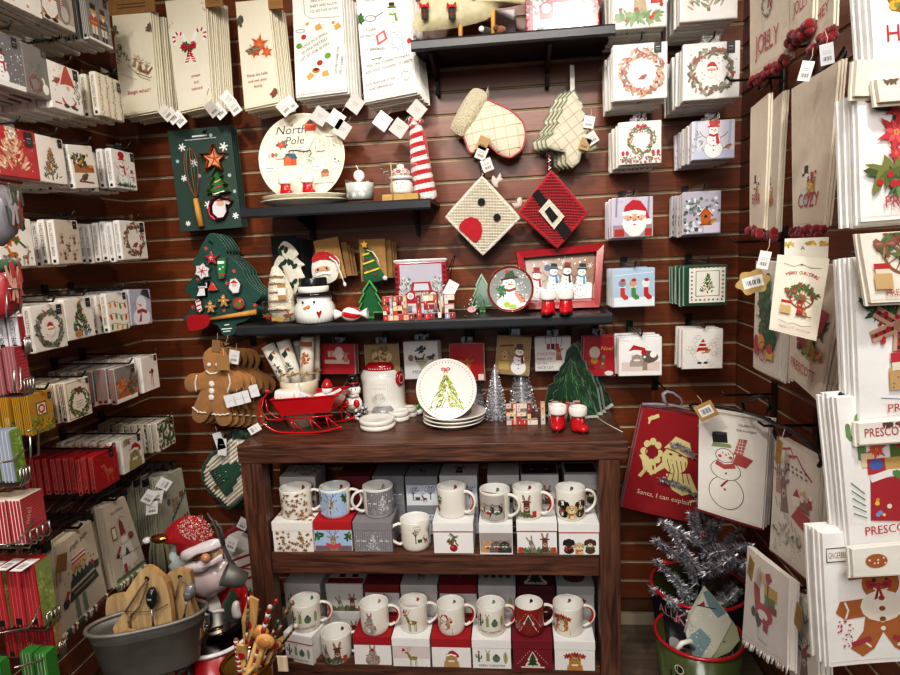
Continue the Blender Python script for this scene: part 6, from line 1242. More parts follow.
def aCats(d): 
    d.rect(.01,.01,.99,d.a-.01,'a39e9a'); d.rect(.01,.01,.99,d.a*.16,'efeeec')
    for x,c,k,g in ((.24,'c9a070','8a6a40','b34a3a'),(.5,'6a6a6c','3a3a3c','b3342c'),(.76,'3f3f42','222','4f7a4a')): cat(d.at(x,d.a*.45,d.a*.72),c,False,k,'a8b06a'); d.ell(x,d.a*.3,.06,.05,g)
def aDonk(d): d.rect(.01,.01,.99,d.a*.16,'6a7a5a'); leafy(d,.5,d.a*.12,.46,.07,40,['5f7a4f','7a8a6a','4a5a44'],.1,.03); donkey(d.at(.7,d.a*.5,d.a*.9),'6a4a34','a8322c'); donkey(d.at(.36,d.a*.42,d.a*.8,18),'8a8678',None); [d.rect(x,.02,x+.12,d.a*.28,'c0482c') for x in (.02,.86)]; d.rect(.58,d.a*.62,.82,d.a*.68,'8a2a24')
def aDogs(d): dog(d.at(.24,d.a*.47,d.a*.8),'2a2624','a8402c','1c1a18'); dog(d.at(.78,d.a*.47,d.a*.8),'5a3a26','4a5a34','4a2e1c'); dog(d.at(.5,d.a*.34,d.a*.7),'d9c298','c06a34','c0a474')
def aCact(d): 
    cactus(d.at(.16,d.a*.55,d.a*.5),'3f5a44','b3202c'); d.line([(.4,d.a*.36),(.4,d.a*.74)],.09,'9aa86a'); [d.line([(.4,d.a*.74),(.4+s*.06,d.a*.9)],.02,'8a8a5a') for s in (-1,1)]; d.ell(.62,d.a*.5,.1,.1*1.1,'5f7f68'); d.ell(.62,d.a*.66,.04,.03,'4a4a48'); d.ell(.86,d.a*.54,.055,.17,'a8b484'); scat(d,12,.83,d.a*.4,.9,d.a*.7,.006,.012,['5f7a4a','d8705a'])
    d.text('MERRY CHRISTMAS',.5,d.a*.1,.06,'555552',wmax=.7)
def aRabbit(d): d.ell(.5,d.a*.22,.2,.16,'a39a92'); d.ell(.5,d.a*.42,.13,.14,'b5aca4'); d.ell(.5,d.a*.62,.1,.09,'a39a92'); [d.ell(.5+s*.05,d.a*.82,.03,.1,'a39a92',-s*10) for s in (-1,1)]; d.poly([(.42,d.a*.68),(.58,d.a*.68),(.5,d.a*.84)],'b3202c'); d.line([(.38,d.a*.5),(.62,d.a*.44)],.03,'6a8a5a'); scat(d,24,.32,d.a*.08,.68,d.a*.5,.015,.03,['8a8078','c9c2ba','c06a5a'])
def aStag(d): d.rect(.01,d.a*.42,.99,d.a-.01,'ddd2d0'); standdeer(d.at(.52,d.a*.5,d.a*.98),'8a8a4a'); d.poly([(.24,d.a*.75),(.36,d.a*.8),(.28,d.a*.95)],'b3202c')
def aCatHat(d): d.clip=True; cat(d.at(.5,d.a*.42,d.a*.85),'c09a68',True,'7a5a3a','8a9a4a')
def aTree(d): 
    d.at(.5,d.a*.5,d.a*.8).poly([(-.42,-.42),(.42,-.42),(.4,-.3),(.22,-.05),(.3,-.05),(.0,.5),(-.3,-.05),(-.22,-.05),(-.4,-.3)],'e6dfcc'); pine(d.at(.5,d.a*.5,d.a*.72),['2f4a34'],flat=True); d.line([(.2,d.a*.12),(.8,d.a*.12)],.04,'e6dfcc'); [d.ell(.5+s*(.08+.05*i),d.a*(.9-.1*i),.012,.012,'e6dfcc',0,6) for s in (-1,1) for i in range(7)]
def aCatLeaf(d): d.clip=True; cat(d.at(.5,d.a*.38,d.a*.85),'c98a3c',False,'8a5a24','9aa84a',True); [d.star(.5+.07*i,d.a*(.78-.03*abs(i)),.09,['a8402c','8a3024','b5642c'][i%3],5,.5) for i in (-3,-2,-1,0,1,2,3)]
BS=.125
def mugbox(p,w,d_,h,art,body,lid,label,rot=0,group=None,lidart=None,stripe=None,lh=None,wmin=True):
    lh=lh or h*.3
    t=T(E('mug_box',p,(0,0,radians(rot))),label,'gift box',group); b=h-lh
    m=M(); m.box(-w/2+.0015,w/2-.0015,.0015,d_-.0015,0,b+.001,body,'paper',.001); art and art(D(m,face(w-.004,b,.0013),b/(w-.004),'paper',int(p.x*1000)%99)); m.obj('box_body',t)
    m=M(); m.box(-w/2,w/2,0,d_,b,h,lid,'paper',.0015); 
    if stripe: m.box(-w/2-.0003,w/2+.0003,-.0004,.01,b,b+.003,stripe,'paper')
    if lidart: lidart(D(m,lambda x,y,o:(-w/2+x*w,y*w,h+o),d_/w,'paper',3))
    m.obj('lid',t); return t
def mug(p,r,h,hang,art,label,col='ebe7dc',hin=None,group='christmas mugs',aoff=0,ina=None,bg_=None,span=2.3):
    t=T(E('christmas_mug',p),label,'mug',group)
    m=M(); m.lathe([(0,.003),(r*.72,.003),(r*.76,0),(r*.86,.001),(r*.93,.008),(r*.97,.02),(r,h-.003),(r*.985,h),(r*.945,h-.001),(r*.93,h-.006),(r*.89,.02),(r*.8,.008),(0,.006)],40,[col]*8+['f0efea']*4,'gloss',cap=False)
    fw=span*r; fa=(h*.84)/fw
    d=D(m,lambda x,y,o:(lambda a:((r*(.965+.035*(.1*h+y*fw)/h)+o+.0004)*cos(a),(r*(.965+.035*(.1*h+y*fw)/h)+o+.0004)*sin(a),h*.1+y*fw))(-pi/2+radians(aoff)+(x-.5)*span),fa,'gloss',int(p.x*999)%77)
    if bg_:
        N=14
        for i in range(N): d.rect(i/N,0.01,(i+1)/N,fa-.01,bg_)
    art(d)
    if ina: d=D(m,lambda x,y,o:((r*.92-o)*cos(pi/2-.2+(x-.5)),(r*.92-o)*sin(pi/2-.2+(x-.5)),h*.6+y*r),.5,'gloss',clip=False); d.ell(.5,.35,.12,.13,ina); d.ell(.6,.2,.08,.07,'6a6a5a')
    m.obj('cup',t)
    a=radians(hang); ca,sa=cos(a),sin(a); m=M()
    pr=[(.96,.8),(1.3,.84),(1.6,.74),(1.72,.55),(1.62,.36),(1.35,.22),(.96,.18)]
    P4=blob([(x*r,z*h) for x,z in pr],3)[:19]
    m.tube([(x*ca,x*sa,z) for x,z in P4],.0062,col if col!='8c2a24' else 'efece4','gloss',8,flat=.8)
    if hin: m.tube([(x*ca*.965,x*sa*.965,z*.97+.0008) for x,z in P4[3:15]],.0056,hin,'gloss',8)
    m.obj('handle',t); return t
Z1=H-.9804; Z2=H-1.3827
def boxpx(x0,x1,yb,z,yt=None):
    p=P((x0+x1)/2,yb,z=z); y=min(max(p.y,1.852),1.88); a=P(x0,yb,y=y);b=P(x1,yb,y=y); return V(((a.x+b.x)/2,y,z)),b.x-a.x
def mugpx(x0,x1,yb,z):
    """mug by its sides and lowest rim pixel on height z"""
    p=P((x0+x1)/2,yb,z=z); w=P(x1,yb-18,y=p.y+.04).x-P(x0,yb-18,y=p.y+.04).x; return V((p.x,p.y+w/2*.9,z)),w/2
HB=.105
up=[((273.5,314.5,552),aSnow,'efece6','efece6','white mug box covered in gold snowflakes, nearest the sleigh end of the upper shelf',None,(277.4,308,520.6),8,aSnow,'gold snowflake patterned mug on the snowflake box',None,0),
 ((314.6,353.4,551),aDeerScarf,'e9e6e0','b3202a','red lidded mug box with a deer against blue sky',None,(317.6,347.6,519.6),4,aDeerScarf,'pale blue mug with deer faces on the red lidded box',None,-4),
 ((354,393.5,552),aForest,'8e8e92','8a888c','grey mug box printed with a snowy forest',None,(361.4,391.4,518.8),200,aForest,'grey forest mug with its handle turned towards the deer mug',None,30),
 ((433.6,474.5,553.5),aOrn,'f0f0ee','f0f0ee','white mug box with a single red bauble and antlers','b3303a',(437,466,519.6),-20,aOrn,'white mug with red-backed handle and a bauble at its edge','b3202a',-62),
 ((479.6,513.8,556),aCats,'f0f0ee','f0f0ee','white lidded box with three cats in scarves',None,(480,510.4,523.4),-22,aCats,'mug with dark cats on grey, white handle towards the front',None,-25),
 ((516.8,558,553.4),aDonk,'f0f0ee','f0f0ee','white mug box with two donkeys in the grass','b3303a',(513.4,543.6,521),-20,aDonk,'upper shelf mug with a red-nosed donkey and red-backed handle','b3202a',-32),
 ((558.8,600,555),aDogs,'f0f0ee','f0f0ee','white mug box with three labrador dogs','b3303a',(557,587,522),8,aDogs,'mug painted with three dogs, at the end by the table leg',None,0)]
BOXES=[]
for (bx,art,bc,lc,bl,st,mx,ha,mart,ml,hin,ao) in up:
    p,w=boxpx(*bx,Z1); mugbox(p,w*.985,.12,HB,art,bc,lc,bl,0,'mug boxes on the upper shelf',lidart=(lambda d:aSnow(d)) if art is aSnow else None,stripe=st)
    q,r=mugpx(*mx,Z1+HB+.0005); mug(q,r,.1,ha,mart,ml,'ebe8de' if mart is not aForest else 'dcdad6',hin,'mugs on the upper shelf',ao,ina=['8a5a3a','b33a3a','aaa','a33','6a8a5a','833','4a5a34'][up.index((bx,art,bc,lc,bl,st,mx,ha,mart,ml,hin,ao))],bg_={aDeerScarf:'a9c4e2',aForest:'8e8e92',aCats:'b9b4b0'}.get(mart))
q,r=mugpx(399.5,429,552.5,Z1); mug(q,r,.1,197,aWagon,'white mug with a winter tree and cart, standing directly on the upper shelf',aoff=40,group='mugs on the upper shelf',span=1.9)
dn=[((283,316,663),aCact,'f0f0ee','f0f0ee','white cactus mug box at the end beside the spoon bucket','b3303a',(288,317,634),10,aCact,'cactus mug half behind the wooden spoons','b3202a',10),
 ((354.2,392.5,665),aRabbit,'efefec','a8202a','red lidded mug box with a grey rabbit',None,(358.6,387,637),5,aRabbit,'white mug with a rabbit in a red hat','b3202a',-8),
 ((392.8,431.2,667),aStag,'efefec','f0f0ee','white lidded box with a green stag on pink snow',None,(399,426.6,634.6),8,aStag,'white mug painted with a standing stag',None,-6),
 ((431.8,472,667.6),aCatHat,'f0f0ee','a8202a','red lidded mug box with a tabby in a santa hat',None,(437,464.4,637),8,aCatHat,'mug with a tabby cat in a red santa hat','b3202a',-26),
 ((472.4,512.2,669.6),aCact,'f0f0ee','f0f0ee','white cactus mug box between the tabby box and the maroon box',None,(477,505.6,638),8,aCact,'mug with a row of little cacti, between tabby and red mugs','b3202a',0),
 ((512.8,553.6,671.6),aTree,'7c1c2c','7c1c2c','maroon mug box with a cream edged fir tree',None,(515,545,638),10,aTree,'red mug with a dark fir tree and white handle',None,-4),
 ((554.4,596,673),aCatLeaf,'f0f0ee','f0f0ee','white mug box with a ginger cat in a leaf crown',None,(554.4,585,638),4,aCatLeaf,'mug with a ginger cat in a leaf crown','b3202a',-30)]
for k,(bx,art,bc,lc,bl,st,mx,ha,mart,ml,hin,ao) in enumerate(dn):
    p,w=boxpx(*bx,Z2); mugbox(p,w*(.985 if k else .95),.12,HB,art,bc,lc,bl,-14 if k==0 else 0,'mug boxes on the lower shelf',stripe=st)
    q,r=mugpx(*mx,Z2+HB+.0005); mug(q,r,.1,ha,mart,ml,'8c2a24' if art is aTree else 'ebe8de',hin,'mugs on the lower shelf',ao,ina=['4a7a5a','c08a6a','b33a3a','7a7268','6a8a70','222','8a5a3a'][k])
q,r=mugpx(319.4,348.6,666,Z2); mug(q,r,.1,15,aDonk,'donkey mug standing directly on the lower shelf','ebe8de','b3202a','mugs on the lower shelf',-8,ina='4a2a24')
YB=1.996
def back(x0,x1,z,n,art,body,lid,label,grp,lidart=None,yy=YB,dz=0):
    for k in range(n):
        a=P(x0,480 if z==Z1 else 590,y=yy);b=P(x1,480 if z==Z1 else 590,y=yy)
        mugbox(V(((a.x+b.x)/2,yy+.0005*k,z+HB*k+.0005*k)),(b.x-a.x)*.98,.12,HB,art,body,lid,(label if k==n-1 else 'lower box, under the '+label) ,0,grp,lidart=lidart if k==n-1 else None)
U1='stacked mug boxes at the back of the upper shelf'; L1='stacked mug boxes at the back of the lower shelf'
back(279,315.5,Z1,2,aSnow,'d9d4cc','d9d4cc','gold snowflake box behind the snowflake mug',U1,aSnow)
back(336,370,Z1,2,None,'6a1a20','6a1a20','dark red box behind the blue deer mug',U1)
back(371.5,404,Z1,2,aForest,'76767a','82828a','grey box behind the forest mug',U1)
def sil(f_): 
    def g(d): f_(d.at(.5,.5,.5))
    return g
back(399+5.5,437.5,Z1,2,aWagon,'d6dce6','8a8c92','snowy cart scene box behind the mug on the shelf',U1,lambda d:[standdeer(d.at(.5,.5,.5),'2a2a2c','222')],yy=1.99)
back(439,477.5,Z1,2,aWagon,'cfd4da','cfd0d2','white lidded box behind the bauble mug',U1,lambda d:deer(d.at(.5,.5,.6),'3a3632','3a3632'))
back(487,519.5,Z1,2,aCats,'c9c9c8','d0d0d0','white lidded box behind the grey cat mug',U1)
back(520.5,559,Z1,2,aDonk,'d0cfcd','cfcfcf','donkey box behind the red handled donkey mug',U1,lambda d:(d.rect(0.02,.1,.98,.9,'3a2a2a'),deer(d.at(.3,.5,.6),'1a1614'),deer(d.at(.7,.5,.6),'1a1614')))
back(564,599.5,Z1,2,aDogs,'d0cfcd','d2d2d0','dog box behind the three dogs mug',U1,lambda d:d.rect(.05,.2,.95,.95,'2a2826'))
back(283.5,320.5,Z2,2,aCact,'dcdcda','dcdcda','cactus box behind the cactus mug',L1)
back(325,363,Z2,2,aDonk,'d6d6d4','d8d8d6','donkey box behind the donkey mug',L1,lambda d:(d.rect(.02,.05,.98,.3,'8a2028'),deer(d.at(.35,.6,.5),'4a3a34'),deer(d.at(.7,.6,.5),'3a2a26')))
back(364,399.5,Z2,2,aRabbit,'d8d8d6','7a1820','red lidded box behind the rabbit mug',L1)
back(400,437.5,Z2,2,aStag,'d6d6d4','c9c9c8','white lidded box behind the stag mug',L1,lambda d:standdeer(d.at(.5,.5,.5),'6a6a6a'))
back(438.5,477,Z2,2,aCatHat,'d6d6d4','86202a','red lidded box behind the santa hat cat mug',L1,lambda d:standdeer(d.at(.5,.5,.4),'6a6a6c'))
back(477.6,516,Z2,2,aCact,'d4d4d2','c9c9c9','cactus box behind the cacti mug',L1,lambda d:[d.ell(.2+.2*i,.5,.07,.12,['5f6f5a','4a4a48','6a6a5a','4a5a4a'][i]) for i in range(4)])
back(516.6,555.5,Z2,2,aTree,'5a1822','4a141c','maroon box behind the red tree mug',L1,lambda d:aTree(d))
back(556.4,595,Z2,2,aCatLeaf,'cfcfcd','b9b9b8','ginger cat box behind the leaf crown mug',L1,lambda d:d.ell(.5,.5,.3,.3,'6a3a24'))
# ================================================================ on the tabletop
ZT_=TZ
def onT(px,py): return P(px,py,z=ZT_)
# red metal sleigh
A0=onT(300,436); yS=A0.y+.03
def SX(px,py,y=None): q=P(px,py,y=y or yS); return (q.x-A0.x,(y or yS)-A0.y,q.z-ZT_)
t=T(E('metal_sleigh',A0),'red metal sleigh with curled runners, filled with small ceramics','sleigh')
dS=.1
m=M(); lo=[SX(282,416),SX(330,412)]; hi=[SX(271.5,399.5),SX(336.5,394.5)]
def off(v,dy,dx=.015,dz=0): return (v[0]+dx,v[1]+dy,v[2]+dz)
b=[lo[0],lo[1],off(lo[1],dS),off(lo[0],dS)]; u=[hi[0],hi[1],off(hi[1],dS+.015),off(hi[0],dS+.015)]; u[0]=off(u[0],-.012,0);u[1]=off(u[1],-.012,0)
mid=[(hi[0][0]*.4+hi[1][0]*.6,u[0][1],hi[1][2]-.001)]
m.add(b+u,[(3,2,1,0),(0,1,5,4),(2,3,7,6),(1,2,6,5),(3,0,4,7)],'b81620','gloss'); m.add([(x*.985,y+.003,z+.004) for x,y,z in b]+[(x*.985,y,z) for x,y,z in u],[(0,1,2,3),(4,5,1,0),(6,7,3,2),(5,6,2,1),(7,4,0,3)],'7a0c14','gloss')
for i in range(4): m.tube([u[i],u[(i+1)%4]],.0032,'c41822','gloss',6)
m.obj('sleigh_body',t)
for s,dy in ((0,-.005),(1,dS+.01)):
    o_=.015*s
    ctl=[SX(341,427),SX(320,431.5),SX(295,434),SX(277,431),SX(263,422),SX(259,410),SX(262,400),SX(266,396),SX(268,391)]
    pts=[(a[0]+o_,a[1]+dy,max(a[2],.004)) for a in ctl]; sm=[]
    for i in range(len(pts)-1):
        for j in range(5): f=j/5; p0,p1,p2,p3=[V(pts[min(max(i+k,0),len(pts)-1)]) for k in (-1,0,1,2)]; sm.append(.5*((2*p1)+(-p0+p2)*f+(2*p0-5*p1+4*p2-p3)*f*f+(-p0+3*p1-3*p2+p3)*f**3))
    sm.append(V(pts[-1])); m=M(); m.tube(sm,.0036,'b8141e','gloss',8); m.ball(pts[0],.006,None,None,'b8141e','gloss',10); m.ball(pts[-1],.008,None,None,'b8141e','gloss',10); m.obj('runner',t)
    m=M()
    rail=[SX(284,419),SX(333,415)]; r0=(rail[0][0]+o_,rail[0][1]+dy,rail[0][2]); r1=(rail[1][0]+o_,rail[1][1]+dy,rail[1][2]); m.tube([r0,r1],.003,'b8141e','gloss',6)
    for a,bx in ((0.12,.2),(.12,.04),(.52,.6),(.52,.42),(.86,.98),(.86,.76)):
        tp=V(r0).lerp(V(r1),a); bt=V(pts[2]).lerp(V(pts[0]),bx); m.tube([tp,(bt.x,bt.y,bt.z)],.0026,'b8141e','gloss',6)
    for q in (((264,398),(262,410),(268,419),(283,420)),((266,399),(268,410),(276,417),(284,419))): m.tube([(SX(*c)[0]+o_,SX(*c)[1]+dy,SX(*c)[2]) for c in q],.0022,'b8141e','gloss',6)
    m.obj('strut_frame',t)
zS=lo[0][2]+ZT_+.006
def inS(px,py,y): return P(px,py,y=y)
def put(m,name,p,label,cat,rot=(0,0,0),grp=None): return T(m.obj(name,loc=p,rot=rot),label,cat,grp)
m=M(); m.box(-.035,.035,-.02,.02,-.02,.02,'f2efe8','gloss',.009); d=D(m,face(.07,.04,-.0203,None,-.02),.57,'gloss'); [d.ell(.2+.16*i,.2+.06*(i%2),.03,.03,c,0,7) for i,c in enumerate(['6a8a5a','c9a050','b35a4a','8aa0b0'])]; put(m,'ceramic_shaker',inS(285.5,396,yS+.035),'white spotted ceramic block lying in the sleigh','ceramic figurine',(0,radians(8),0))
m=M(); m.prism([(-.03,-.02),(.03,-.02),(.0,.045)],-.015,.015,'efece6','gloss'); put(m,'ceramic_tree',inS(298,396,yS+.05),'small white pointed ceramic ornament in the sleigh','ceramic figurine',(0,radians(10),0))
m=M(); m.box(-.025,.025,-.012,.012,-.012,.012,'dfe0e2','gloss',.004); d=D(m,face(.05,.024,-.0125,None,-.012),.5,'gloss'); d.rect(.5,.1,.95,.4,'b3242c'); leafy(d,.7,.3,.15,.1,6,GR); put(m,'gift_card_block',inS(306,397,yS+.03),'grey patterned little block beside the lying santa figure','ceramic figurine',(0,radians(28),.2))
t=T(E('santa_shaker',inS(324,392,yS+.05)),'white ceramic santa figure with a red cap lying in the sleigh','figurine')
m=M(); m.ball((-.01,0,-.022),.034,.022,.02,'f2efe9','gloss',18); m.ball((.012,0,.008),.019,.019,.018,'f3efe8','gloss',16); d=D(m,lambda x,y,o:(-.035+x*.06,-.0225-o-.002,-.035+y*.06),.6,'gloss',2,clip=False); [d.line([(.1+.25*i,.1),(.2+.25*i,.32)],.08,'3f5f34') for i in range(3)]; [d.line([(.22+.25*i,.1),(.3+.25*i,.3)],.04,'c9b04a') for i in range(3)]; m.obj('body',t)
m=M(); m.lathe([(.0185,0),(.02,.006),(.016,.016),(.008,.028),(.0,.032)],16,'b3202a','gloss',c=(.013,0,.016)); m.obj('red_cap',t)
m=M(); m.box(-.03,.03,-.004,.004,-.005,.005,'f0ede8','gloss',.004); put(m,'ceramic_spoon',inS(333.5,393,yS+.02),'flat white ceramic handle sticking out of the sleigh','ceramic figurine',(0,radians(-24),0))
tag(BK(yS-.04),254.5,429,.026,'tiny tag on a string under the sleigh front',62,'f2f2f2',asp=1.7)
# ---- rolled towels in a cream pot
q=P(300,392,y=2.09); t=T(E('towel_pot',V((q.x,2.09,ZT_))),'cream pot behind the sleigh holding rolled tea towels','pot'); r=(P(318,385,y=2.09).x-P(283,385,y=2.09).x)/2; zt=P(300,379,y=2.09).z-ZT_
m=M(); m.lathe([(0,0),(r*.8,0),(r*.92,zt*.3),(r*.97,zt*.75),(r*1.04,zt*.8),(r*1.05,zt*.98),(r*.98,zt),(r*.92,zt*.95),(r*.85,zt*.4),(0,zt*.3)],36,'d8cdb4','gloss',cap=False); m.obj('pot_body',t)
def roll(px0,py0,px1,py1,wpx,y,label,art,seed):
    a=P(px0,py0,y=y);b=P(px1,py1,y=y); L_=(a-b).length; r=wpx/2*b.y/F*1.0; ang=atan2(a.x-b.x,a.z-b.z)
    t=T(E('rolled_towel',b,(0,ang,0)),label,'towel','rolled tea towels in the cream pot')
    m=M(); m.lathe([(0,0),(r,0),(r,L_),(r*.86,L_),(r*.84,L_-.01),(r*.6,L_-.008),(r*.58,L_),(r*.4,L_),(0,L_-.006)],28,'ebe5d6','cloth'); d=D(m,lambda x,y_,o:((r+.0008+o)*sin((x-.5)*2),-(r+.0008+o)*cos((x-.5)*2),y_*2*r),L_/(2*r),'cloth',seed); art(d); m.obj('towel_roll',t)
    m=M(); m.tube([( (r+.002)*cos(2*pi*i/20),(r+.002)*sin(2*pi*i/20),L_*.22) for i in range(20)],.0022,'b5935a','knit',6,close=True); m.tube([(0,-r-.003,L_*.22),(.01,-r-.006,L_*.3),(.016,-r-.005,L_*.22),(0,-r-.003,L_*.22),(-.01,-r-.006,L_*.12)],.0018,'b5935a','knit',5); m.obj('twine',t)
def ra(d): d.poly([(.25,d.a*.72),(.65,d.a*.8),(.7,d.a*.68),(.4,d.a*.62)],'33423c'); d.poly([(.6,d.a*.8),(.9,d.a*.82),(.9,d.a*.72)],'b5723a'); leafy(d,.5,d.a*.4,.18,.5,14,['33423c','4a5a50'],.16,.04); scat(d,8,.1,d.a*.1,.9,d.a*.9,.02,.03,['33423c','b5402c'])
def rb(d): [d.rect(.02+.12*i,d.a*.8,.14+.12*i,d.a*.9,'a8683a') for i in range(8)]; leafy(d,.5,d.a*.55,.3,.4,50,['b5693a','c98a5a','a04a2c'],.1,.06); d.poly([(.2,d.a*.42),(.34,d.a*.48),(.3,d.a*.34)],'b5302c'); scat(d,10,.1,d.a*.05,.9,d.a*.3,.02,.03,['8a6a4a'])
roll(267.5,345,288,383,14.5,2.075,'rolled towel leaning furthest out of the pot, dark leaf print',ra,3)
roll(283,340.5,297,383,14.5,2.07,'second rolled towel in the pot, dark leaves and a brown patch',ra,4)
roll(307.5,336,307,383,14,2.07,'upright rolled towel in the pot with a brown band near the top',rb,5)
roll(297,341,302,380,9,2.12,'grey rolled towel behind the other rolls',lambda d:d.rect(.1,d.a*.1,.9,d.a*.9,'a9a69e'),6)
roll(316,335,316.5,380,8,2.12,'plain white roll at the edge of the pot',lambda d:None,7)
# ---- snowman with tree
A=onT(356,421); h=P(353,375,y=A.y).z-ZT_; A.y+=.02
t=T(E('snowman_figurine',A),'ceramic snowman figurine in a top hat beside the white canister','figurine')
def rel(px,py): q=P(px,py,y=A.y); return (q.x-A.x,q.z-ZT_)
m=M(); m.lathe([(0,0),(.036,0),(.042,.01),(.04,.035),(.03,.05)],24,'9b9a9c','gloss',c=(rel(357,0)[0],0,0)); rr=random.Random(4)
for i in range(60): a=rr.uniform(0,2*pi); zz=rr.uniform(.004,.05); m.ball((.04*cos(a)*(1.0-zz*3),.04*sin(a)*(1-zz*3),zz),.006,.005,.006,rr.choice(['b9b8ba','8a898c','d0d0d2','77767a']),'gloss',7)
m.obj('pinecone_base',t)
m=M(); bx,bz=rel(353.5,404); hx_,hz=rel(354,389.5); m.ball((bx,0,bz),.033,.03,.034,'f1f0ee','gloss',20); m.ball((hx_,0,hz),.0245,.023,.022,'f4f3f1','gloss',20); [m.ball((hx_+dx,-.021,hz+.006),.0026,.002,.003,'222','gloss',7) for dx in (-.003,.011)]; m.ball((hx_-.008,-.022,hz-.001),.007,.005,.003,'d8803a','gloss',8); [m.ball((bx+dx,-.026,bz+.008),.012,.008,.016,'b3202c','gloss',10) for dx in (-.02,.018)]; m.ball((bx,-.028,bz-.006),.016,.01,.012,'9a8a70','gloss',10); m.tube([(hx_-.02,-.014,hz-.018),(hx_,-.024,hz-.02),(hx_+.02,-.014,hz-.018)],.006,'c9b9b4','gloss',7); m.obj('snowman_body',t)
m=M(); x0,z0=rel(353.5,385); x1,z1=rel(352,375.5); m.lathe([(.0,0),(.026,0),(.026,.004),(.018,.005)],20,'17171a','gloss',c=(x0,0,z0)); m.lathe([(.0185,.004),(.0185,.012)],20,'a3202c','gloss',c=(x0-.001,0,z0)); m.lathe([(.018,.011),(.016,z1-z0),(0,z1-z0)],20,'17171a','gloss',c=(x0-.001,0,z0)); m.obj('top_hat',t)
m=M(); [m.tube([(a[0],.015,a[1]) for a in (rel(348,380+i*2),rel(342,390+i*3),rel(339,402))],.006,'173a22','felt',6) for i in range(4)]; m.obj('green_sprig',t)
# ---- cookie canister
A=onT(387,420); r=(P(406.5,395,y=A.y+.06).x-P(362.5,395,y=A.y+.06).x)/2; yc=A.y+r; h=P(384,364,y=yc).z-ZT_
t=T(E('cookie_canister',V((P(384.5,400,y=yc).x,yc,ZT_))),'tall white embossed ceramic canister with a red lid','canister')
hb=P(384,367,y=yc).z-ZT_
m=M(); m.lathe([(0,0),(r*.9,0),(r*.97,.006),(r*.97,.02),(r*.93,.028),(r*.96,.05),(r*.97,hb*.72),(r*1.0,hb*.78),(r*1.0,hb*.86),(r*.9,hb*.95),(r*.8,hb)],48,'e9e7e0','gloss',cap=False)
d=D(m,lambda x,y,o:((r*.965+.0006+o)*sin((x-.5)*1.7),-(r*.965+.0006+o)*cos((x-.5)*1.7),.05+y*r*1.7),(hb*.6)/(r*1.7),'gloss'); a=d.a
d.line([(.1,.06),(.9,.06),(.9,a-.14),(.8,a-.04),(.2,a-.04),(.1,a-.14),(.1,.06)],.018,'cfccc3'); d.line([(.28,.14),(.72,.14),(.72,a-.16),(.64,a-.1),(.36,a-.1),(.28,a-.16),(.28,.14)],.012,'d3d0c8')
[d.text(w_,.5,a*.72-.13*i,.075,'c4c1b8',wmax=.36) for i,w_ in enumerate(('COOKIES','FOR SANTA','MILK','TREATS'))]; [d.line([(x,.12),(x,a-.2)],.012,'d6d3ca') for x in (.16,.22,.78,.84)]
m.lathe([(r*.985,.028),(r*.995,.034),(r*.96,.04)],48,'dedbd3','gloss',cap=False); m.obj('canister_body',t)
m=M(); zl=hb; m.lathe([(r*.82,zl-.004),(r*.84,zl),(r*.84,zl+.012),(r*.74,zl+.026),(r*.2,zl+.03),(0,zl+.03)],40,'a8121f','gloss',cap=False); d=D(m,lambda x,y,o:((r*.845+o)*sin(x),-(r*.845+o)*cos(x),zl+.006+y*.01),1,'gloss',clip=False); [d.rect(-.6+.13*i,-.3,-.54+.13*i,.2,'e8d8d0') for i in range(10)]
m.obj('lid',t); m=M(); m.tube([(r*.42*cos(pi*i/12),-.01,zl+.026+.032*sin(pi*i/12)) for i in range(13)],.006,'a8121f','gloss',8); m.obj('lid_handle',t)
m=M(); m.T=Matrix.Translation((r*.86,-r*.5,hb*.8))@Matrix.Rotation(radians(60),4,'Z')@Matrix.Rotation(radians(90),4,'X'); m.lathe([(0,-.004),(.027,-.004),(.028,.002),(.02,.006),(0,.007)],24,'a3121e','gloss',sx=.8); m.lathe([(.014,.0072),(.016,.0085),(.018,.0072)],20,'d8b0a8','gloss',cap=False,sx=.8); m.obj('red_medallion',t)
# ---- white snowman-shaped dishes, two stacked
c1=onT(374.5,432); c2=onT(397,424); c3=onT(408,420)
for k in range(2):
    m=M()
    for c,rr_ in ((c1,.062),(c2,.038),(c3,.028)):
        m.lathe([(0,0),(rr_*.93,0),(rr_,.006),(rr_,.013),(rr_*.96,.017),(rr_*.84,.015),(0,.013)],36,'eeebe2','gloss',c=(c.x-c1.x,c.y-c1.y,0),cap=False)
    T(m.obj('snowman_dish',loc=V((c1.x-.002*k,c1.y+.055,ZT_+.0185*k))),['lower white snowman shaped dish of the stack by the canister','upper white snowman shaped dish of the stack by the canister'][k],'dish','white snowman dishes')
m=M(); m.lathe([(.022,0),(.02,.002),(.004,.006),(.004,.03),(.022,.036),(.024,.048),(.02,.058),(0,.06)],24,'fff','glass',cap=False); d=D(m,lambda x,y,o:((.0225+o)*sin(x),-(.0225+o)*cos(x),.036+y*.02),1,'paper',4,clip=False); scat(d,20,-1,.0,1,1,.05,.08,['e8e0dc','c06a6a']); q=onT(378,424); T(m.obj('glass_figurine',loc=V((q.x,q.y+.03,ZT_+.037))),'small clear glass figurine standing on the white dishes','figurine')
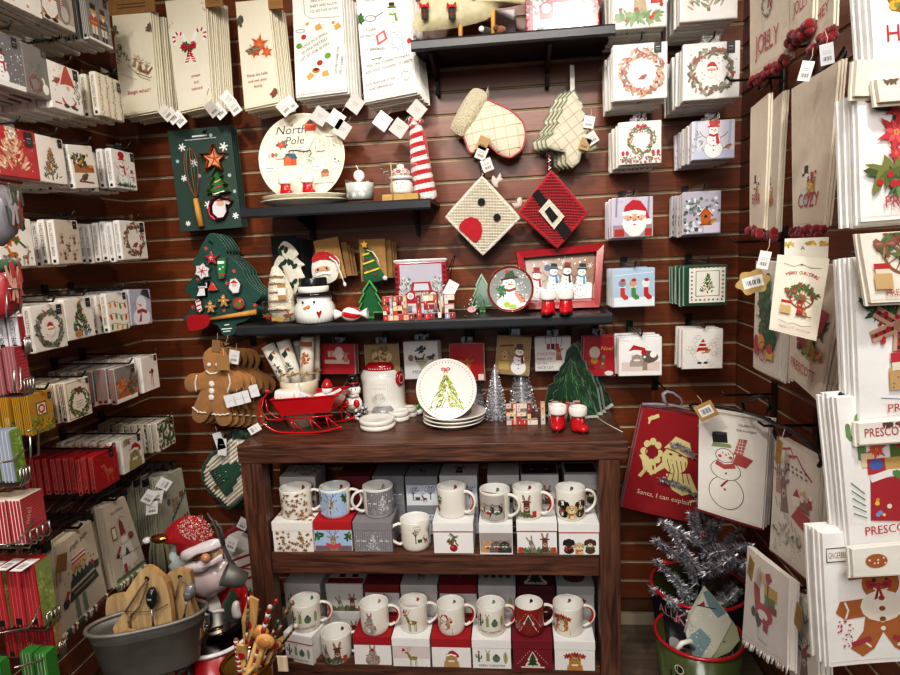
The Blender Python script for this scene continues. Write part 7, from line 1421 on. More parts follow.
# ---- tree plate + plates
q=onT(452,433)
for k in range(3):
    m=platemesh(.106+.002*k,None,'ebe8e0',None,.016); T(m.obj('dinner_plate',loc=V((q.x-.004+.003*k,q.y+.105,ZT_+.013*k))),['lowest white plate of the three under the tree plate','middle white plate of the three under the tree plate','top white plate of the three under the tree plate'][k],'plate','white plates under the tree plate')
def treeplate(d):
    n=56
    for i in range(n): a=2*pi*i/n; d.ell(.5+.44*cos(a),.5+.44*sin(a),.0085,.0085,['222','b3302c'][0] if i%9 else '222',0,7)
    for i in range(230):
        y=d.r.uniform(0,1); w_=.27*(1-y)+.012; x=.5+w_*d.r.uniform(-1,1); yy=.2+.55*y; s=1 if x>.5 else -1; L_=.05; d.line([(x,yy),(x+s*L_*.7,yy-L_)],.009,d.r.choice(['9fb82a','b8cc3c','7f9a22','c6d84e','8aa82c']))
    for i in range(34): y=d.r.uniform(0,.95); d.ell(.5+(.28*(1-y)+.01)*d.r.uniform(-1,1),.19+.55*y,.011,.011,d.r.choice(['b3302c','1f3a3a','c8402c','26483a']),0,7)
    for s in (-1,1): d.ring(.5+s*.04,.83,.032,.012,'c03a2c',.018,14); d.line([(.5,.82),(.5+s*.03,.77)],.012,'c03a2c')
R1=(P(475.5,390,y=q.y+.1).x-P(416,390,y=q.y+.1).x)/2
m=platemesh(R1,treeplate,'efece4',None,.012); zc=P(446,390,y=q.y+.06).z; T(m.obj('tree_plate',loc=V((P(446,390,y=q.y+.06).x,q.y+.075,zc)),rot=(radians(76),0,radians(4))),'round white plate with a lime green tree and dotted rim, leaning upright','plate')
m=M(); m.ball((0,0,.012),.018,.016,.013,'efece6','gloss',14); [m.ball((.01*cos(a),.01*sin(a),.03),.008,.008,.01,'4f8a3a','gloss',8) for a in (0,1.5,3,4.5)]; qq=onT(418,416); T(m.obj('ceramic_pot_plant',loc=V((qq.x,qq.y+.02,ZT_))),'tiny white and green ceramic pot behind the tree plate','figurine')
# ---- silver tinsel cone trees
def tinseltree(px,pyt,pyb,wpx,label,seed,back=.0):
    A=onT(px,pyb); A.y+=.03+back; A.x=P(px,pyb-20,y=A.y).x; h=P(px,pyt,y=A.y).z-ZT_; r=wpx/2*A.y/F
    t=T(E('silver_cone_tree',A),label,'tabletop tree','silver sparkle trees'); m=M(); rr=random.Random(seed)
    m.lathe([(0,0),(r*.8,0),(r*.75,.008),(.004,h*.97),(0,h)],16,'b4b5ba','tinsel')
    N=int(3000*h/.3); vs=[];fs=[];cl=[]
    for i in range(N):
        f=1-sqrt(rr.random()); a=rr.uniform(0,2*pi); R_=(r*(1-f)+.003)*(.82+.22*(((f*16)%1)<.45)); c=V((R_*cos(a),R_*sin(a),f*h*.985+.004)); s=rr.uniform(.003,.0075)
        u=V((rr.gauss(0,1),rr.gauss(0,1),rr.gauss(0,1))).normalized()*s; w=V((cos(a),sin(a),-.5)).normalized()*s*.9; k=len(vs); vs+=[c-u*.5,c+u*.5,c+w+u*.2]; fs.append((k,k+1,k+2)); cl.append(rr.choice(['e8e8ec','b4b5ba','d0d1d6','f8f8fa','9a9ba0']))
    m.add(vs,fs,cl,'tinsel'); m.obj('foliage',t)
tinseltree(474,347,412,32,'silver tree half hidden behind the tree plate',1,.03)
tinseltree(496,364,421,23,'short silver tree between two taller ones',2)
tinseltree(522,348,415,26,'tall silver tree behind the letter sign',3,.03)
q=onT(530,424); wordblock('BELIEVE',506,399,580,421,q.y,ZT_,'BELIEVE word sign covered in santa pictures on the tabletop')
for i,(x0,x1,yb) in enumerate(((551,567,432),(569,590,434))):
    q=onT((x0+x1)/2,yb); boot3(V((q.x,q.y+.035,ZT_)),.082,radians(-10 if i==0 else 28),['glossy red santa boot on the tabletop, turned straight ahead, by the letter sign','glossy red santa boot on the tabletop, nearest the table corner'][i],'santa boots on the tabletop')
# ---- green tree shaped plates leaning in a stack
def treedish(L,y,label,k):
    p,o=outl(y,L); p.z=ZT_+.002; m=M(); n=len(o); h=max(z for x,z in o); lean=.03
    bend=lambda x,z,e:(x,e+z/h*lean,z)
    c=(0,.1); i1=clampin(o,.93,(0,h*.4)); 
    m.add([bend(x,z,0) for x,z in o]+[bend(x,z,.012) for x,z in i1]+[bend(x,z,.006) for x,z in o],[(i,(i+1)%n,n+(i+1)%n,n+i) for i in range(n)]+[tuple(range(n,2*n))]+[(i,2*n+i,2*n+(i+1)%n,(i+1)%n) for i in range(n)],['a9b0a8']*n+['1f3a26']+['b4b8b4']*n,'gloss')
    d=D(m,lambda x,yy,e:bend(x,yy,.0115-e),1,'gloss',k+3,clip=False); ins=inpoly(i1); w=max(x for x,z in i1); rr=random.Random(k)
    for i in range(420):
        x=rr.uniform(-w,w); z=rr.uniform(0,h)
        a=radians(-90)+x/w*1.1+rr.uniform(-.5,.5); e=(x+.028*cos(a),z+.028*sin(a))
        if ins(x,z) and ins(*e): d.line([(x,z),e],.0028,rr.choice(['2f5534','1a3a22','3f6a40','24482c','4f7a4c']))
    T(m.obj('tree_plate',loc=p),label,'plate','green tree shaped plates')
TB=[(574,354),(578,360),(582,372),(588,374) if 0 else (586,378),(590,392),(596,404),(598,412),(588,412),(560,411),(541,408),(548,396),(553,393),(553,386),(562,374),(563,369)]
FT=[(571,353.5),(575,357),(580,370),(583,372),(585,381),(589,384),(592,393),(595,399),(599,411),(584,412),(560,412),(541,410),(546,401),(548,396),(553,394),(553,388),(558,384),(559,379),(564,373),(566,362)]
for k,(dx,dy,lb) in enumerate(((0,0,'front green tree shaped plate of the leaning group'),(5,-14,'second green tree shaped plate, behind the front one'),(9,-13,'third green tree shaped plate, mostly hidden in the group'))):
    treedish([(a+dx*.8-(3 if k and a<571 else 0),(b+dy if b<405 else b)) for a,b in FT],2.09+.03*k,lb,k)
treedish([(580,339),(585,343),(589,352),(591,356),(594,364),(597,366),(600,374),(604,382),(606,391),(610,394),(614,404),(608,408),(590,408),(574,408),(570,400),(572,380),(571,362),(574,350)],2.2,'rearmost green tree shaped plate leaning by the table corner',7)
m=M(); m.tube([P(601,404,y=2.17),P(612,412,y=2.08),P(628,424,y=1.98)],.0012,'d8d8d0','paper',5) if 0 else m.tube([V((.262,2.15,TZ+.002)),V((.3,2.02,TZ+.002)),V((.334,1.93,TZ+.002))],.0014,'d8d8d0','cloth',5); T(m.obj('white_cord',shift=True),'thin white cord trailing over the table corner','cord')
# ================================================================ towels on the right wall
RX=.60; RP=RG(RX)
def poms(col='84121b',r=.011,n=9):
    def f(o,g,w,h):
        m=M(); rr=random.Random(int(w*1e4))
        for i in range(n):
            x,y,z=g((i+.5)/n,0)
            for k in range(3): m.ball((x+rr.uniform(-.4,.4)*r,y-.002+rr.uniform(-.3,.5)*r,z-.006-k*.5*r+rr.uniform(-.3,.3)*r),r*rr.uniform(.6,.85),None,None,col if rr.random()<.6 else '6a0c14','felt',9)
        m.obj('pompom_trim',o)
    return f
def edge(col,wd=.004):
    def f(o,g,w,h): m=M(); m.tube([tuple(a+b for a,b in zip(g(i/14,0),(0,.003,-.002))) for i in range(15)],wd,col,'cloth',6); m.obj('hem_trim',o)
    return f
def embro(txts,fig):
    def f(d):
        a=d.a; fig(d,a)
        for i,(t,h) in enumerate(txts): d.text(t,.5,a*(.19-.055*i),h,'b3343c',rot=0,wmax=.6)
    return f
def figwreath(d,a): wreath(d.at(.5,a*.48,.34),['1f4a2a','2a5a34'],n=40,w=.06,dots=['b3202c','d8b040']); bow(d.at(.56,a*.55,.3),'b01a26'); cane(d.at(.42,a*.36,.2,20),'9ab0b4'); d.poly([(.42,a*.62),(.5,a*.72),(.54,a*.66)],'222')
def figsnow(d,a): 
    d.rect(.36,a*.36,.46,a*.42,'17171a'); d.line([(.31,a*.36),(.52,a*.36)],.03,'17171a'); d.ell(.42,a*.335,.07,.06,'e6e2da'); d.line([(.33,a*.31),(.5,a*.3)],.05,'b3202c'); d.ell(.38,a*.27,.09,.1,'ded8cc'); d.ell(.38,a*.21,.12,.12,'c9d0d0'); d.rect(.44,a*.215,.66,a*.31,'b08f2c'); scat(d,30,.45,a*.22,.65,a*.31,.012,.02,['d8b84a','8a6a1c','e6d070']); scat(d,14,.48,a*.31,.7,a*.36,.02,.035,['b3202c','8a1a22','d8d0c0'])
BC='e3d9c6'
towel(RP,[(749,-55),(789.5,-80),(787.5,54),(750,79)],embro([('BE',.12),('JOLLY',.2)],figwreath),'natural towel with a little wreath over BE JOLLY and red pompoms','pompom wreath towels',2,.004,BC,th=.004,seed=31,trim=poms(),step=(.0015,-.001))
towel(RP,[(790.5,-60),(816,-84),(812.5,18),(790,38.5)],embro([('JOLLY',.24)],lambda d,a:None),'natural towel at the top edge with a red clump of pompoms, beside the wreath towel',None,1,.0075,BC,th=.004,seed=32,trim=poms(n=7,r=.014))
towel(RG(.615),[(812,-60),(838,-84),(833.5,24),(811,48)],embro([('HEY',.22)],lambda d,a:None),'natural towel at the top edge with pompoms and a hanging blue-white tag',None,1,.0075,BC,th=.004,seed=33,trim=poms(n=7,r=.013))
towel(RP,[(750.5,108),(768.8,93),(763.5,228.5),(749,226)],embro([('BRRR',.24)],figsnow),'narrow natural towel with a sequinned snowman, next to the back corner',None,1,.0075,BC,th=.004,seed=34,trim=poms(n=5,r=.012))
towel(RG(.61),[(768.5,106),(782.5,91),(775,230),(763,231)],embro([('BRRR',.24)],figsnow),'half hidden natural towel with a green sequinned snowman','snowman towels near the corner',2,.004,'cdc5b2',th=.004,seed=35,trim=poms(n=5,r=.012),step=(.0015,-.001))
towel(RP,[(791.5,89),(839,61),(823.5,225),(793.5,228)],embro([('stay',.1),('COZY',.18)],figsnow),'wide natural towel with a snowman holding a gold sack and red pompoms','gold sack snowman towels',2,.005,BC,th=.004,seed=36,trim=poms(n=11),step=(.0015,-.001))
# sample towel with the wagon wheel
def figwheel(d,a,cx=.5,cy=.42,s=.6):
    k=d.at(cx,cy*a,s); wheel(k.at(.12,.12,.85)); [leafy(k,.12+.36*cos(t),.12+.36*sin(t),.12,.1,12,['5f7a4a','4a6a3a','8a4a3a'],.12,.035) for t in (.3,.8,1.3,1.8,2.3,2.8)]; bow(k.at(-.22,.3,.5),'8a5a4a','a87a64'); boot(k.at(.12,-.2,.55),'a8323a'); leafy(k,.1,.12,.16,.08,24,['6a7a4a','b3302c','8a6a4a'],.1,.03); k.rect(-.5,-.5,-.16,-.22,'c9a878'); k.rect(-.46,-.22,-.2,-.1,'e6d8c0'); k.rect(-.48,-.14,-.18,-.04,'b3302c'); k.rect(.0,-.5,.5,-.47,'7a5a3a'); boot(k.at(.26,-.36,.26),'b08a5a','8a6a44')
def wheeltowel(d):
    a=d.a; d.arctext('MERRY CHRISTMAS',.52,a*.42,a*.36,.075,'a8343c',56,88); d.line([(.15,a*.9),(.35,a*.87),(.5,a*.91),(.68,a*.87),(.88,a*.88)],.01,'5a6a6a'); d.star(.5,a*.9,.03,'5a6a6a',4)
    figwheel(d,a,.5,.45,.66); d.line([(.16,a*.17),(.36,a*.14),(.5,a*.16),(.66,a*.14),(.85,a*.17)],.012,'5a6a6a'); d.text('PRESCOTT, ARIZONA',.52,a*.075,.05,'b3343c',wmax=.66)
pR=AT(800,295,1.13,-24)
towel(pR,[(777.4,254.5),(829.6,259),(816.3,341),(769,329.5)],wheeltowel,'small front towel reading MERRY CHRISTMAS with a wagon wheel and red boots',None,1,body='ece3cf',seed=41,th=.004,fold=False)
def cact(d):
    a=d.a; k=d.at(.45,a*.52,.9); 
    for y in range(9): leafy(d,.45+.04*sin(y),a*(.36+.06*y),.26-.022*y,.1,14,['2f6a3a','3f7a44','24542e'],.14,.06)
    scat(d,16,.2,a*.3,.7,a*.8,.02,.03,['b3202c']); d.ell(.7,a*.34,.2,.16,'2f6a3a'); [leafy(d,.7,a*.34,.18,.12,16,['3f7a44','24542e'],.12,.05)]; d.ell(.22,a*.24,.1,.16,'b3202c'); d.ell(.42,a*.28,.12,.12,'e0a83a'); wheel(d.at(.48,a*.2,.34),'b3303a'); d.rect(.62,a*.15,.86,a*.22,'e0c030'); d.ell(.74,a*.24,.1,.08,'c83a34')
towel(RP,[(755.5,261),(786,263),(777.5,379),(753,367)],cact,'white towel with a tall green cactus tree, hanging left of the wagon wheel towel','cactus tree towels',4,.0075,'ebe6da',th=.004,seed=42,step=(.0015,-.001))
def bootb(d):
    a=d.a; leafy(d,.5,a*.5,.38,.28,70,['5f6a4a','46543a','7a7a54'],.14,.03); boot(d.at(.36,a*.5,.6,8),'9c3038'); boot(d.at(.56,a*.47,.6,-4),'a83a40'); d.poly([(.62,a*.5),(.85,a*.5),(.95,a*.66),(.7,a*.68)],'b3303c'); leafy(d,.7,a*.33,.2,.08,20,['8a8a44','b3302c','c9a040'],.12,.04); d.text('PRESCOTT',.5,a*.12,.13,'b3343c',wmax=.72)
towel(RG(.58),[(796,262),(842,266),(818,402),(788,374)],bootb,'cream towel with red cowboy boots in greenery, PRESCOTT below','boot towels',5,.0075,'e8e0cf',th=.004,seed=43,step=(.0015,-.001))
m=M(); p,w,h=pR.rect(784,238,829,262); m.box(-w/2,w/2,.03,.034,0,h,'e4dfd0','paper'); d=D(m,face(w,h,.03),h/w,'paper',7); [leafy(d,x,d.a*.75,.12,.06,14,['c9a840','a88a34'],.06,.025) for x in (.12,.6,.9)]; d.text('A',.42,d.a*.5,.1,'444'); T(m.obj('cardboard_hanger',loc=p,rot=(0,0,pR.yaw)),'white card hanger with gold flourishes above the wagon wheel towel','hanger')
for (px,py,r,lb,c) in ((764,260,12,'white barcode tag swinging in front of the cactus tree towel','efeeec'),(806,71,14,'long white tag below the red pompoms at the top','f0efec'),(827,54,-6,'pale bluish tag behind the top pompoms','cfd4d8')): tag(RG(.56) if px>790 else AT(764,260,1.3,-10),px,py,.021,lb,r,c,asp=1.7,yaw=-.4)
t=AT(753,282,1.35,-10); m=M(); o_=[(.03*cos(2*pi*i/40)*(1+.12*cos(6*2*pi*i/40))*1.05,.025*sin(2*pi*i/40)*(1+.12*cos(6*2*pi*i/40))) for i in range(40)]; m.prism(o_,0,.002,'b59a66','kraft'); d=D(m,face(.04,.026,0,None,-.013),.65,'paper'); d.rect(.0,.04,1,.62,'efeeea'); barcode(d,.5,.3,.7,.25); T(m.obj('price_tag',loc=t.hit(753,282),rot=(0,radians(-14),-.2)),'scalloped kraft tag with a white sticker beside the cactus tree towel','tag')
# ---- big white towels facing the aisle
YW=8
def big(px,py,y,yaw=YW): return AT(px,py,y,yaw)
def fl_H(d): a=d.a; d.text('HAPPY',.5,a*.24,.17,'b3303c',wmax=.8); d.ell(.42,a*.62,.26,.26,'8a6a24'); scat(d,60,.2,a*.5,.66,a*.75,.03,.06,['d8a030','c98a24','e8c040','7a8a3a','a85a2c'])
towel(big(880,40,.98),[(866,-62),(960,-70),(968,66),(874,76)],fl_H,'white towel lettered in red under yellow flowers, top of the outer stack','yellow flower towels',3,.0095,'f4f2ec',seed=51,step=(-.001,-.001),th=.006)
towel(big(880,85,.965),[(857,60),(900,58),(904,95),(855.5,95.5)],None,'plain cream flap under the yellow flower towel',None,1,body='ebe4d0',seed=52)
towel(big(890,90,.95),[(877.5,79),(940,75),(943,98),(880,102)],lambda d:leafy(d,.3,d.a*.9,.2,.04,20,['5a6a4a','7a5a4a'],.06,.02),'thin cream folded towel hem under the yellow flower towel',None,1,body='ece6d4',seed=53)
def fl_P(d):
    a=d.a; d.text('Christmas',.3,a*.92,.13,'a8343c',wmax=.5); leafy(d,.62,a*.86,.4,.1,60,['2f4a34','46603f','5a6a4a'],.16,.025)
    boot(d.at(.68,a*.45,.7),'b3262f','8a1a24'); [poins(d.at(x,a*y,s),c,6,c2,'c9b04a') for x,y,s,c,c2 in ((.4,.86,.3,'b3303c','c8484a'),(.36,.68,.42,'c23a44','d85a5c'),(.6,.8,.4,'a8303a','bf4048'),(.75,.62,.4,'b3262f','c83a40'),(.34,.52,.2,'b3303c','c8484a'))]
    leafy(d,.25,a*.36,.12,.08,10,['5f6a34','767c40','4a542a'],.16,.045); leafy(d,.42,a*.25,.16,.06,20,['4a6a44','6a8a5a'],.14,.02); scat(d,8,.16,a*.26,.4,a*.36,.025,.035,['b3262f']); d.text('PRESCOTT',.52,a*.1,.11,'b3343c',wmax=.64)
towel(big(890,160,.98),[(856.5,93),(954,86),(965,214),(861,222)],fl_P,'white towel with large red poinsettias and PRESCOTT lettering','poinsettia boot towels',4,.0095,'f3f1ec',seed=54,step=(-.001,-.001),th=.006)
def fl_W(d): a=d.a; figwheel(d,a,.45,.6,.75); d.text('PRESCOTT',.5,a*.1,.085,'b3343c',wmax=.62)
towel(big(890,265,.93),[(860,234),(938,229),(942,300),(870.5,303)],fl_W,'cream towel with a plaid bow and wheel, lying over the taller white towels',None,1,body='efe9d8',seed=55)
def fl_B(d):
    a=d.a; d.text('MERRY',.3,a*.78,.12,'a8343c',wmax=.4); d.line([(.05,a*.86),(.2,a*.82)],.01,'6a7a6a'); leafy(d,.5,a*.72,.42,.12,70,['4a6a3a','5f7a4a','3a5a34'],.16,.03); k=d.at(.44,a*.58,.9)
    for t in (20,75,140,200,265,320): k.line([(0,0),(.36*cos(radians(t)),.3*sin(radians(t)))],.14,'c9a48a'); k.line([(0,0),(.36*cos(radians(t)),.3*sin(radians(t)))],.05,'a04a4c'); [k.rect(.1*j*cos(radians(t))-.018,.085*j*sin(radians(t))-.018,.1*j*cos(radians(t))+.018,.085*j*sin(radians(t))+.018,'4a2a2a') for j in (1,2,3)]
    k.ell(0,0,.08,.07,'b58a74'); scat(d,10,.2,a*.48,.6,a*.66,.02,.03,['b3202c']); d.rect(.3,a*.19,.8,a*.33,'c2a070'); scat(d,40,.32,a*.2,.78,a*.3,.008,.012,['8a6a40']); d.rect(.33,a*.31,.78,a*.37,'e6dcc4'); d.rect(.32,a*.36,.8,a*.42,'b8303a'); d.line([(.5,a*.5),(.56,a*.38)],.03,'b08a54'); d.line([(.2,a*.15),(.4,a*.13),(.8,a*.15)],.01,'5a6a8a'); d.text('PRESCOTT',.56,a*.055,.09,'b3343c',wmax=.6)
towel(big(890,345,.97),[(853,258),(945,250),(957,411),(861,424)],fl_B,'white towel with a plaid ribbon bow above a red topped basket','plaid bow towels',4,.0095,'f3f2ee',seed=56,step=(-.001,-.001),th=.006)
def hem(txt): 
    def f(d): a=d.a; d.text(txt,.3,a*.35,.1,'a8343c',wmax=.5); leafy(d,.4,a*.85,.2,.04,16,['7a2a34','4a4a3a','8a6a44'],.06,.02)
    return f
towel(big(885,434,.96),[(859,424),(950,415),(952,438),(860,445)],hem('PRESCOTT'),'short strip of a folded towel lettered PRESCOTT under the plaid bow towel',None,1,body='f0ece0',seed=57)
def fl_S(d):
    a=d.a; cactus(d.at(.22,a*.74,.55),'6a8a54'); d.line([(.66,a*.5),(.68,a*.98)],.26,'5f7a3a'); scat(d,10,.56,a*.55,.8,a*.98,.03,.05,['e0c040','d8903a','b3303c','d8c8e0']); [d.line([(.42,a*.7),(.4+.1*cos(t),a*.86+.12*sin(t))],.01,'6a7a74') for t in (0,.8,1.6,2.4)]
    d.rect(.2,a*.55,.36,a*.64,'e6d0a8'); poins(d.at(.38,a*.66,.26),'d8605a'); d.rect(.26,a*.5,.46,a*.6,'b3303c'); d.ell(.36,a*.56,.08,.06,'4a6ab0'); d.rect(.46,a*.5,.74,a*.6,'c9a868'); d.poly([(.28,a*.47),(.8,a*.47),(.84,a*.22),(.6,a*.17),(.24,a*.2)],'a8202c'); d.line([(.28,a*.47),(.5,a*.5),(.8,a*.49)],.08,'efece6'); scat(d,14,.28,a*.22,.82,a*.34,.02,.03,['e8c84a','7a9ad0','e8e0d0','d89040']); leafy(d,.62,a*.46,.08,.06,12,['5f8a4a'],.06,.03)
    [d.line([(.2,a*(.22+.04*i)),(.06,a*(.26+.05*i))],.012,'4a7a6a') for i in range(5)]; d.text('PRESCOTT',.46,a*.105,.1,'b3343c',wmax=.6)
towel(big(880,475,.98),[(836,398),(926,392),(942,541),(850.5,552)],fl_S,'white towel with a cactus and a red gift sack strung with lights','gift sack towels',4,.0095,'f3f1ec',seed=58,step=(-.001,-.001),th=.006)
def fl_G(d): a=d.a; d.rect(.02,a*.78,.28,a*.9,'efece6'); d.line([(.03,a*.79),(.27,a*.79),(.27,a*.89),(.03,a*.89),(.03,a*.79)],.012,'4a3a34'); d.text('GINGERBREAD',.155,a*.815,.06,'5a3a30',wmax=.22); ginger(d.at(.52,a*.42,.92),'b06a2c','a8303c',None,'f0e8dc'); d.ell(.52,a*.44,.2,.16,'efe6d8'); [d.ell(.52,a*y,.03,.026,'8a5424',0,10) for y in (.5,.42,.34)]; d.line([(.22,a*.69),(.8,a*.72)],.12,'a8662c'); bow(d.at(.5,a*.6,.3),'a8303c'); scat(d,30,.1,a*.15,.24,a*.4,.006,.012,['b3444c']); [d.line([(.5+s*.28,a*.16),(.5+s*.1,a*.2)],.05,'a8303c') for s in (-1,1)]
towel(big(870,600,.99),[(822,534),(926,526),(938,659),(829,667)],fl_G,'white towel with a large brown gingerbread figure in a red bow','gingerbread towels',4,.0095,'f3f1ec',seed=59,step=(-.001,-.001),th=.006)
towel(big(880,565,.95),[(852,550),(945,541),(946,571),(854,578)],lambda d:[ (d.ell(x,d.a*.55,.12,.08,'a8622a'),scat(d,6,x-.1,d.a*.4,x+.1,d.a*.7,.01,.014,['efe6d8'])) for x in (.25,.62)],'short folded towel showing two gingerbread feet',None,1,body='f0eee2',seed=60)
# ---- lower wall towels
def fq(d):
    a=d.a; poly=[(.56,.74),(.66,.84),(.6,.9),(.5,.86)]; d.poly([(x,y*a) for x,y in poly],'a8202c'); d.ell(.44,a*.8,.07,.06,'d8b898'); d.rect(.5,a*.62,.78,a*.76,'c9a83a'); d.line([(.58,a*.62),(.58,a*.76)],.03,'222'); d.rect(.46,a*.5,.74,a*.64,'5f7a44'); d.rect(.6,a*.48,.78,a*.56,'8a2a24'); d.ell(.4,a*.58,.12,.1,'f0ece4'); d.poly([(.24,a*.7),(.4,a*.66),(.44,a*.46),(.3,a*.44)],'b3202c'); d.ell(.5,a*.42,.2,.1,'b3202c'); d.ell(.48,a*.4,.12,.05,'f4f0ea'); d.poly([(.5,a*.38),(.62,a*.36),(.6,a*.22),(.5,a*.24)],'a8202c'); d.line([(.34,a*.38),(.42,a*.26)],.09,'1a1a1c'); d.ell(.26,a*.38,.05,.05,'1a1a1c'); d.line([(.4,a*.3),(.4,a*.12),(.6,a*.1)],.008,'9a9a98')
def fringe(col='efece4'):
    def f(o,g,w,h):
        m=M(); rr=random.Random(5)
        for i in range(46): x,y,z=g(i/45,0); m.tube([(x,y+.003,z+.003),(x+rr.uniform(-.004,.004),y+rr.uniform(-.004,.004),z-.016)],.0016,col,'cloth',4)
        m.obj('fringe',o)
    return f
towel(RG(.53),[(747.5,546),(789,579),(786.5,667),(742,638)],fq,'white towel with santa carrying a stack of gifts, fringed hem','santa gift towels',3,.0045,'e9e6de',th=.004,seed=61,trim=fringe(),step=(.0015,-.001))
towel(RG(.56),[(794.5,591),(817,614),(819,725),(789,700)],lambda d:(deer(d.at(.5,d.a*.5,.8),'7a5248','5a3a34'),d.line([(.4,d.a*.5),(.6,d.a*.62)],.06,'a8202c'),[d.line([(.5,d.a*.8),(.5+s*.3,d.a*.95)],.012,'6a5a50') for s in (-1,-.4,.4,1)]),'white towel with a dark reindeer, cut off by the lower frame edge','reindeer towels',3,.0075,'e6e2d8',th=.004,seed=62,step=(.0015,-.001))
def fsl(d):
    a=d.a; d.line([(.2,a*.93),(.4,a*.97),(.5,a*.9),(.36,a*.9),(.55,a*.93),(.7,a*.86),(.9,a*.8)],.022,'b3343c'); [d.line([(x+.1*i,y*a),(x+.1*i+.05,y*a-.005)],.02,'5a5a58') for x,y in ((.34,.83),(.36,.79)) for i in range(5)]
    deer(d.at(.28,a*.62,.55,10),'8a6a5e','5a423a'); deer(d.at(.14,a*.7,.4,6),'a88a7e','6a524a'); [d.line([(.1+.1*i,a*(.5-.03*i)),(.16+.1*i,a*(.42-.03*i))],.012,'7a8a80') for i in range(7)]; d.poly([(.5,a*.42),(.86,a*.36),(.92,a*.5),(.66,a*.54)],'b01e2a'); d.poly([(.66,a*.54),(.9,a*.52),(.86,a*.62),(.7,a*.62)],'8a5a4a'); d.ell(.6,a*.58,.09,.07,'ece6de'); d.poly([(.52,a*.6),(.6,a*.68),(.68,a*.62)],'b01e2a'); scat(d,8,.7,a*.6,.92,a*.68,.03,.04,['b3202c','c9b080','efe6da'])
    for i in range(9): pine(d.at(.1+.1*(i%8)+.05,a*(.1+.05*(i%4)),.14),['3f5a44','8a9a88'],n=9,nd=0)
    leafy(d,.4,a*.25,.36,.1,24,['8a9a8e','c9b08a','5f6f5a'],.05,.015)
towel(RG(.57),[(775.5,436),(819,460),(812.5,583),(769,549)],fsl,'natural towel with reindeer pulling a santa sleigh, red hem','santa sleigh towels',3,.0075,'e4ddd0',th=.004,seed=63,trim=edge('7a1a2a'),step=(.0015,-.001))
def ftag(pl,px,py,rot,lb): return tag(pl,px,py,.026,lb,rot,'a88a54',asp=2.0,art=lambda d:d.line([(.2,1),(.8,1.1)],.06,'7a6034'))
ftag(RG(.54),778.5,451,8,'small kraft tag clipped on the santa sleigh towel'); ftag(RG(.5),750.5,568,14,'small kraft tag on the santa gift towel'); ftag(RG(.54),798,617,10,'small kraft tag on the reindeer towel')
# snowman towel
def fsm(d):
    a=d.a
    for x,y,rx,ry in ((.44,.25,.26,.27),(.42,.47,.22,.16),(.4,.61,.13,.11)): d.ell(x,y*a,rx+.01,ry*1.0+.01,'2a2a2c',0,28); d.ell(x,y*a,rx,ry*1.0,'ece8df',0,28)
    d.ell(.42,a*.28,.02,.02,'777'); d.line([(.27,a*.53),(.4,a*.5),(.56,a*.53)],.08,'b5544e'); d.poly([(.52,a*.55),(.72,a*.53),(.82,a*.62),(.58,a*.66)],'b5544e'); d.poly([(.52,a*.64),(.6,a*.8),(.72,a*.8),(.66,a*.64)],'b8605a'); [d.line([(.53+.05*i,a*.65),(.6+.03*i,a*.8)],.01,'e6d8d0') for i in range(3)]; [d.line([(.55,a*(.67+.03*i)),(.7,a*(.67+.03*i))],.01,'e6d8d0') for i in range(4)]
    d.poly([(.2,a*.68),(.5,a*.7),(.48,a*.73),(.22,a*.72)],'8a9a6a'); d.poly([(.22,a*.72),(.44,a*.74),(.42,a*.84),(.2,a*.8)],'26262a'); d.ell(.31,a*.82,.11,.025,'4a4a4e',8); [d.ell(x,a*.6,.03,.025,'c85a5e') for x in (.33,.49)]; d.ell(.42,a*.62,.016,.014,'c86a4a'); [d.ell(x,a*.635,.01,.012,'333',0,6) for x in (.37,.46)]; d.line([(.36,a*.3),(.46,a*.38)],.03,'a83038'); d.line([(.38,a*.34),(.44,a*.38)],.012,'f0e8e0'); d.ell(.43,a*.44,.015,.015,'222')
    d.text('CELEBRATE',.7,a*.92,.032,'444',wmax=.3); d.text('THE MOMENT',.7,a*.87,.032,'444',wmax=.34)
pS=AT(733,470,1.72,-30)
towel(pS,[(699,411),(769,422),(762,529),(698,509)],fsm,'white towel with a scarfed snowman in a black top hat, facing the room','scarf snowman towels',3,.02,'ebe8e0',seed=64,trim=edge('7a1a2a',.005),step=(.004,-.002))
tag(AT(706,412,1.69,-20),706,411,.05,'kraft tag with white barcode sticker at the corner of the snowman towel',-30,'b08f5a',asp=.9,art=lambda d:(d.rect(.15,.2,.85,.7,'f0efec'),barcode(d,.5,.45,.5,.3)))
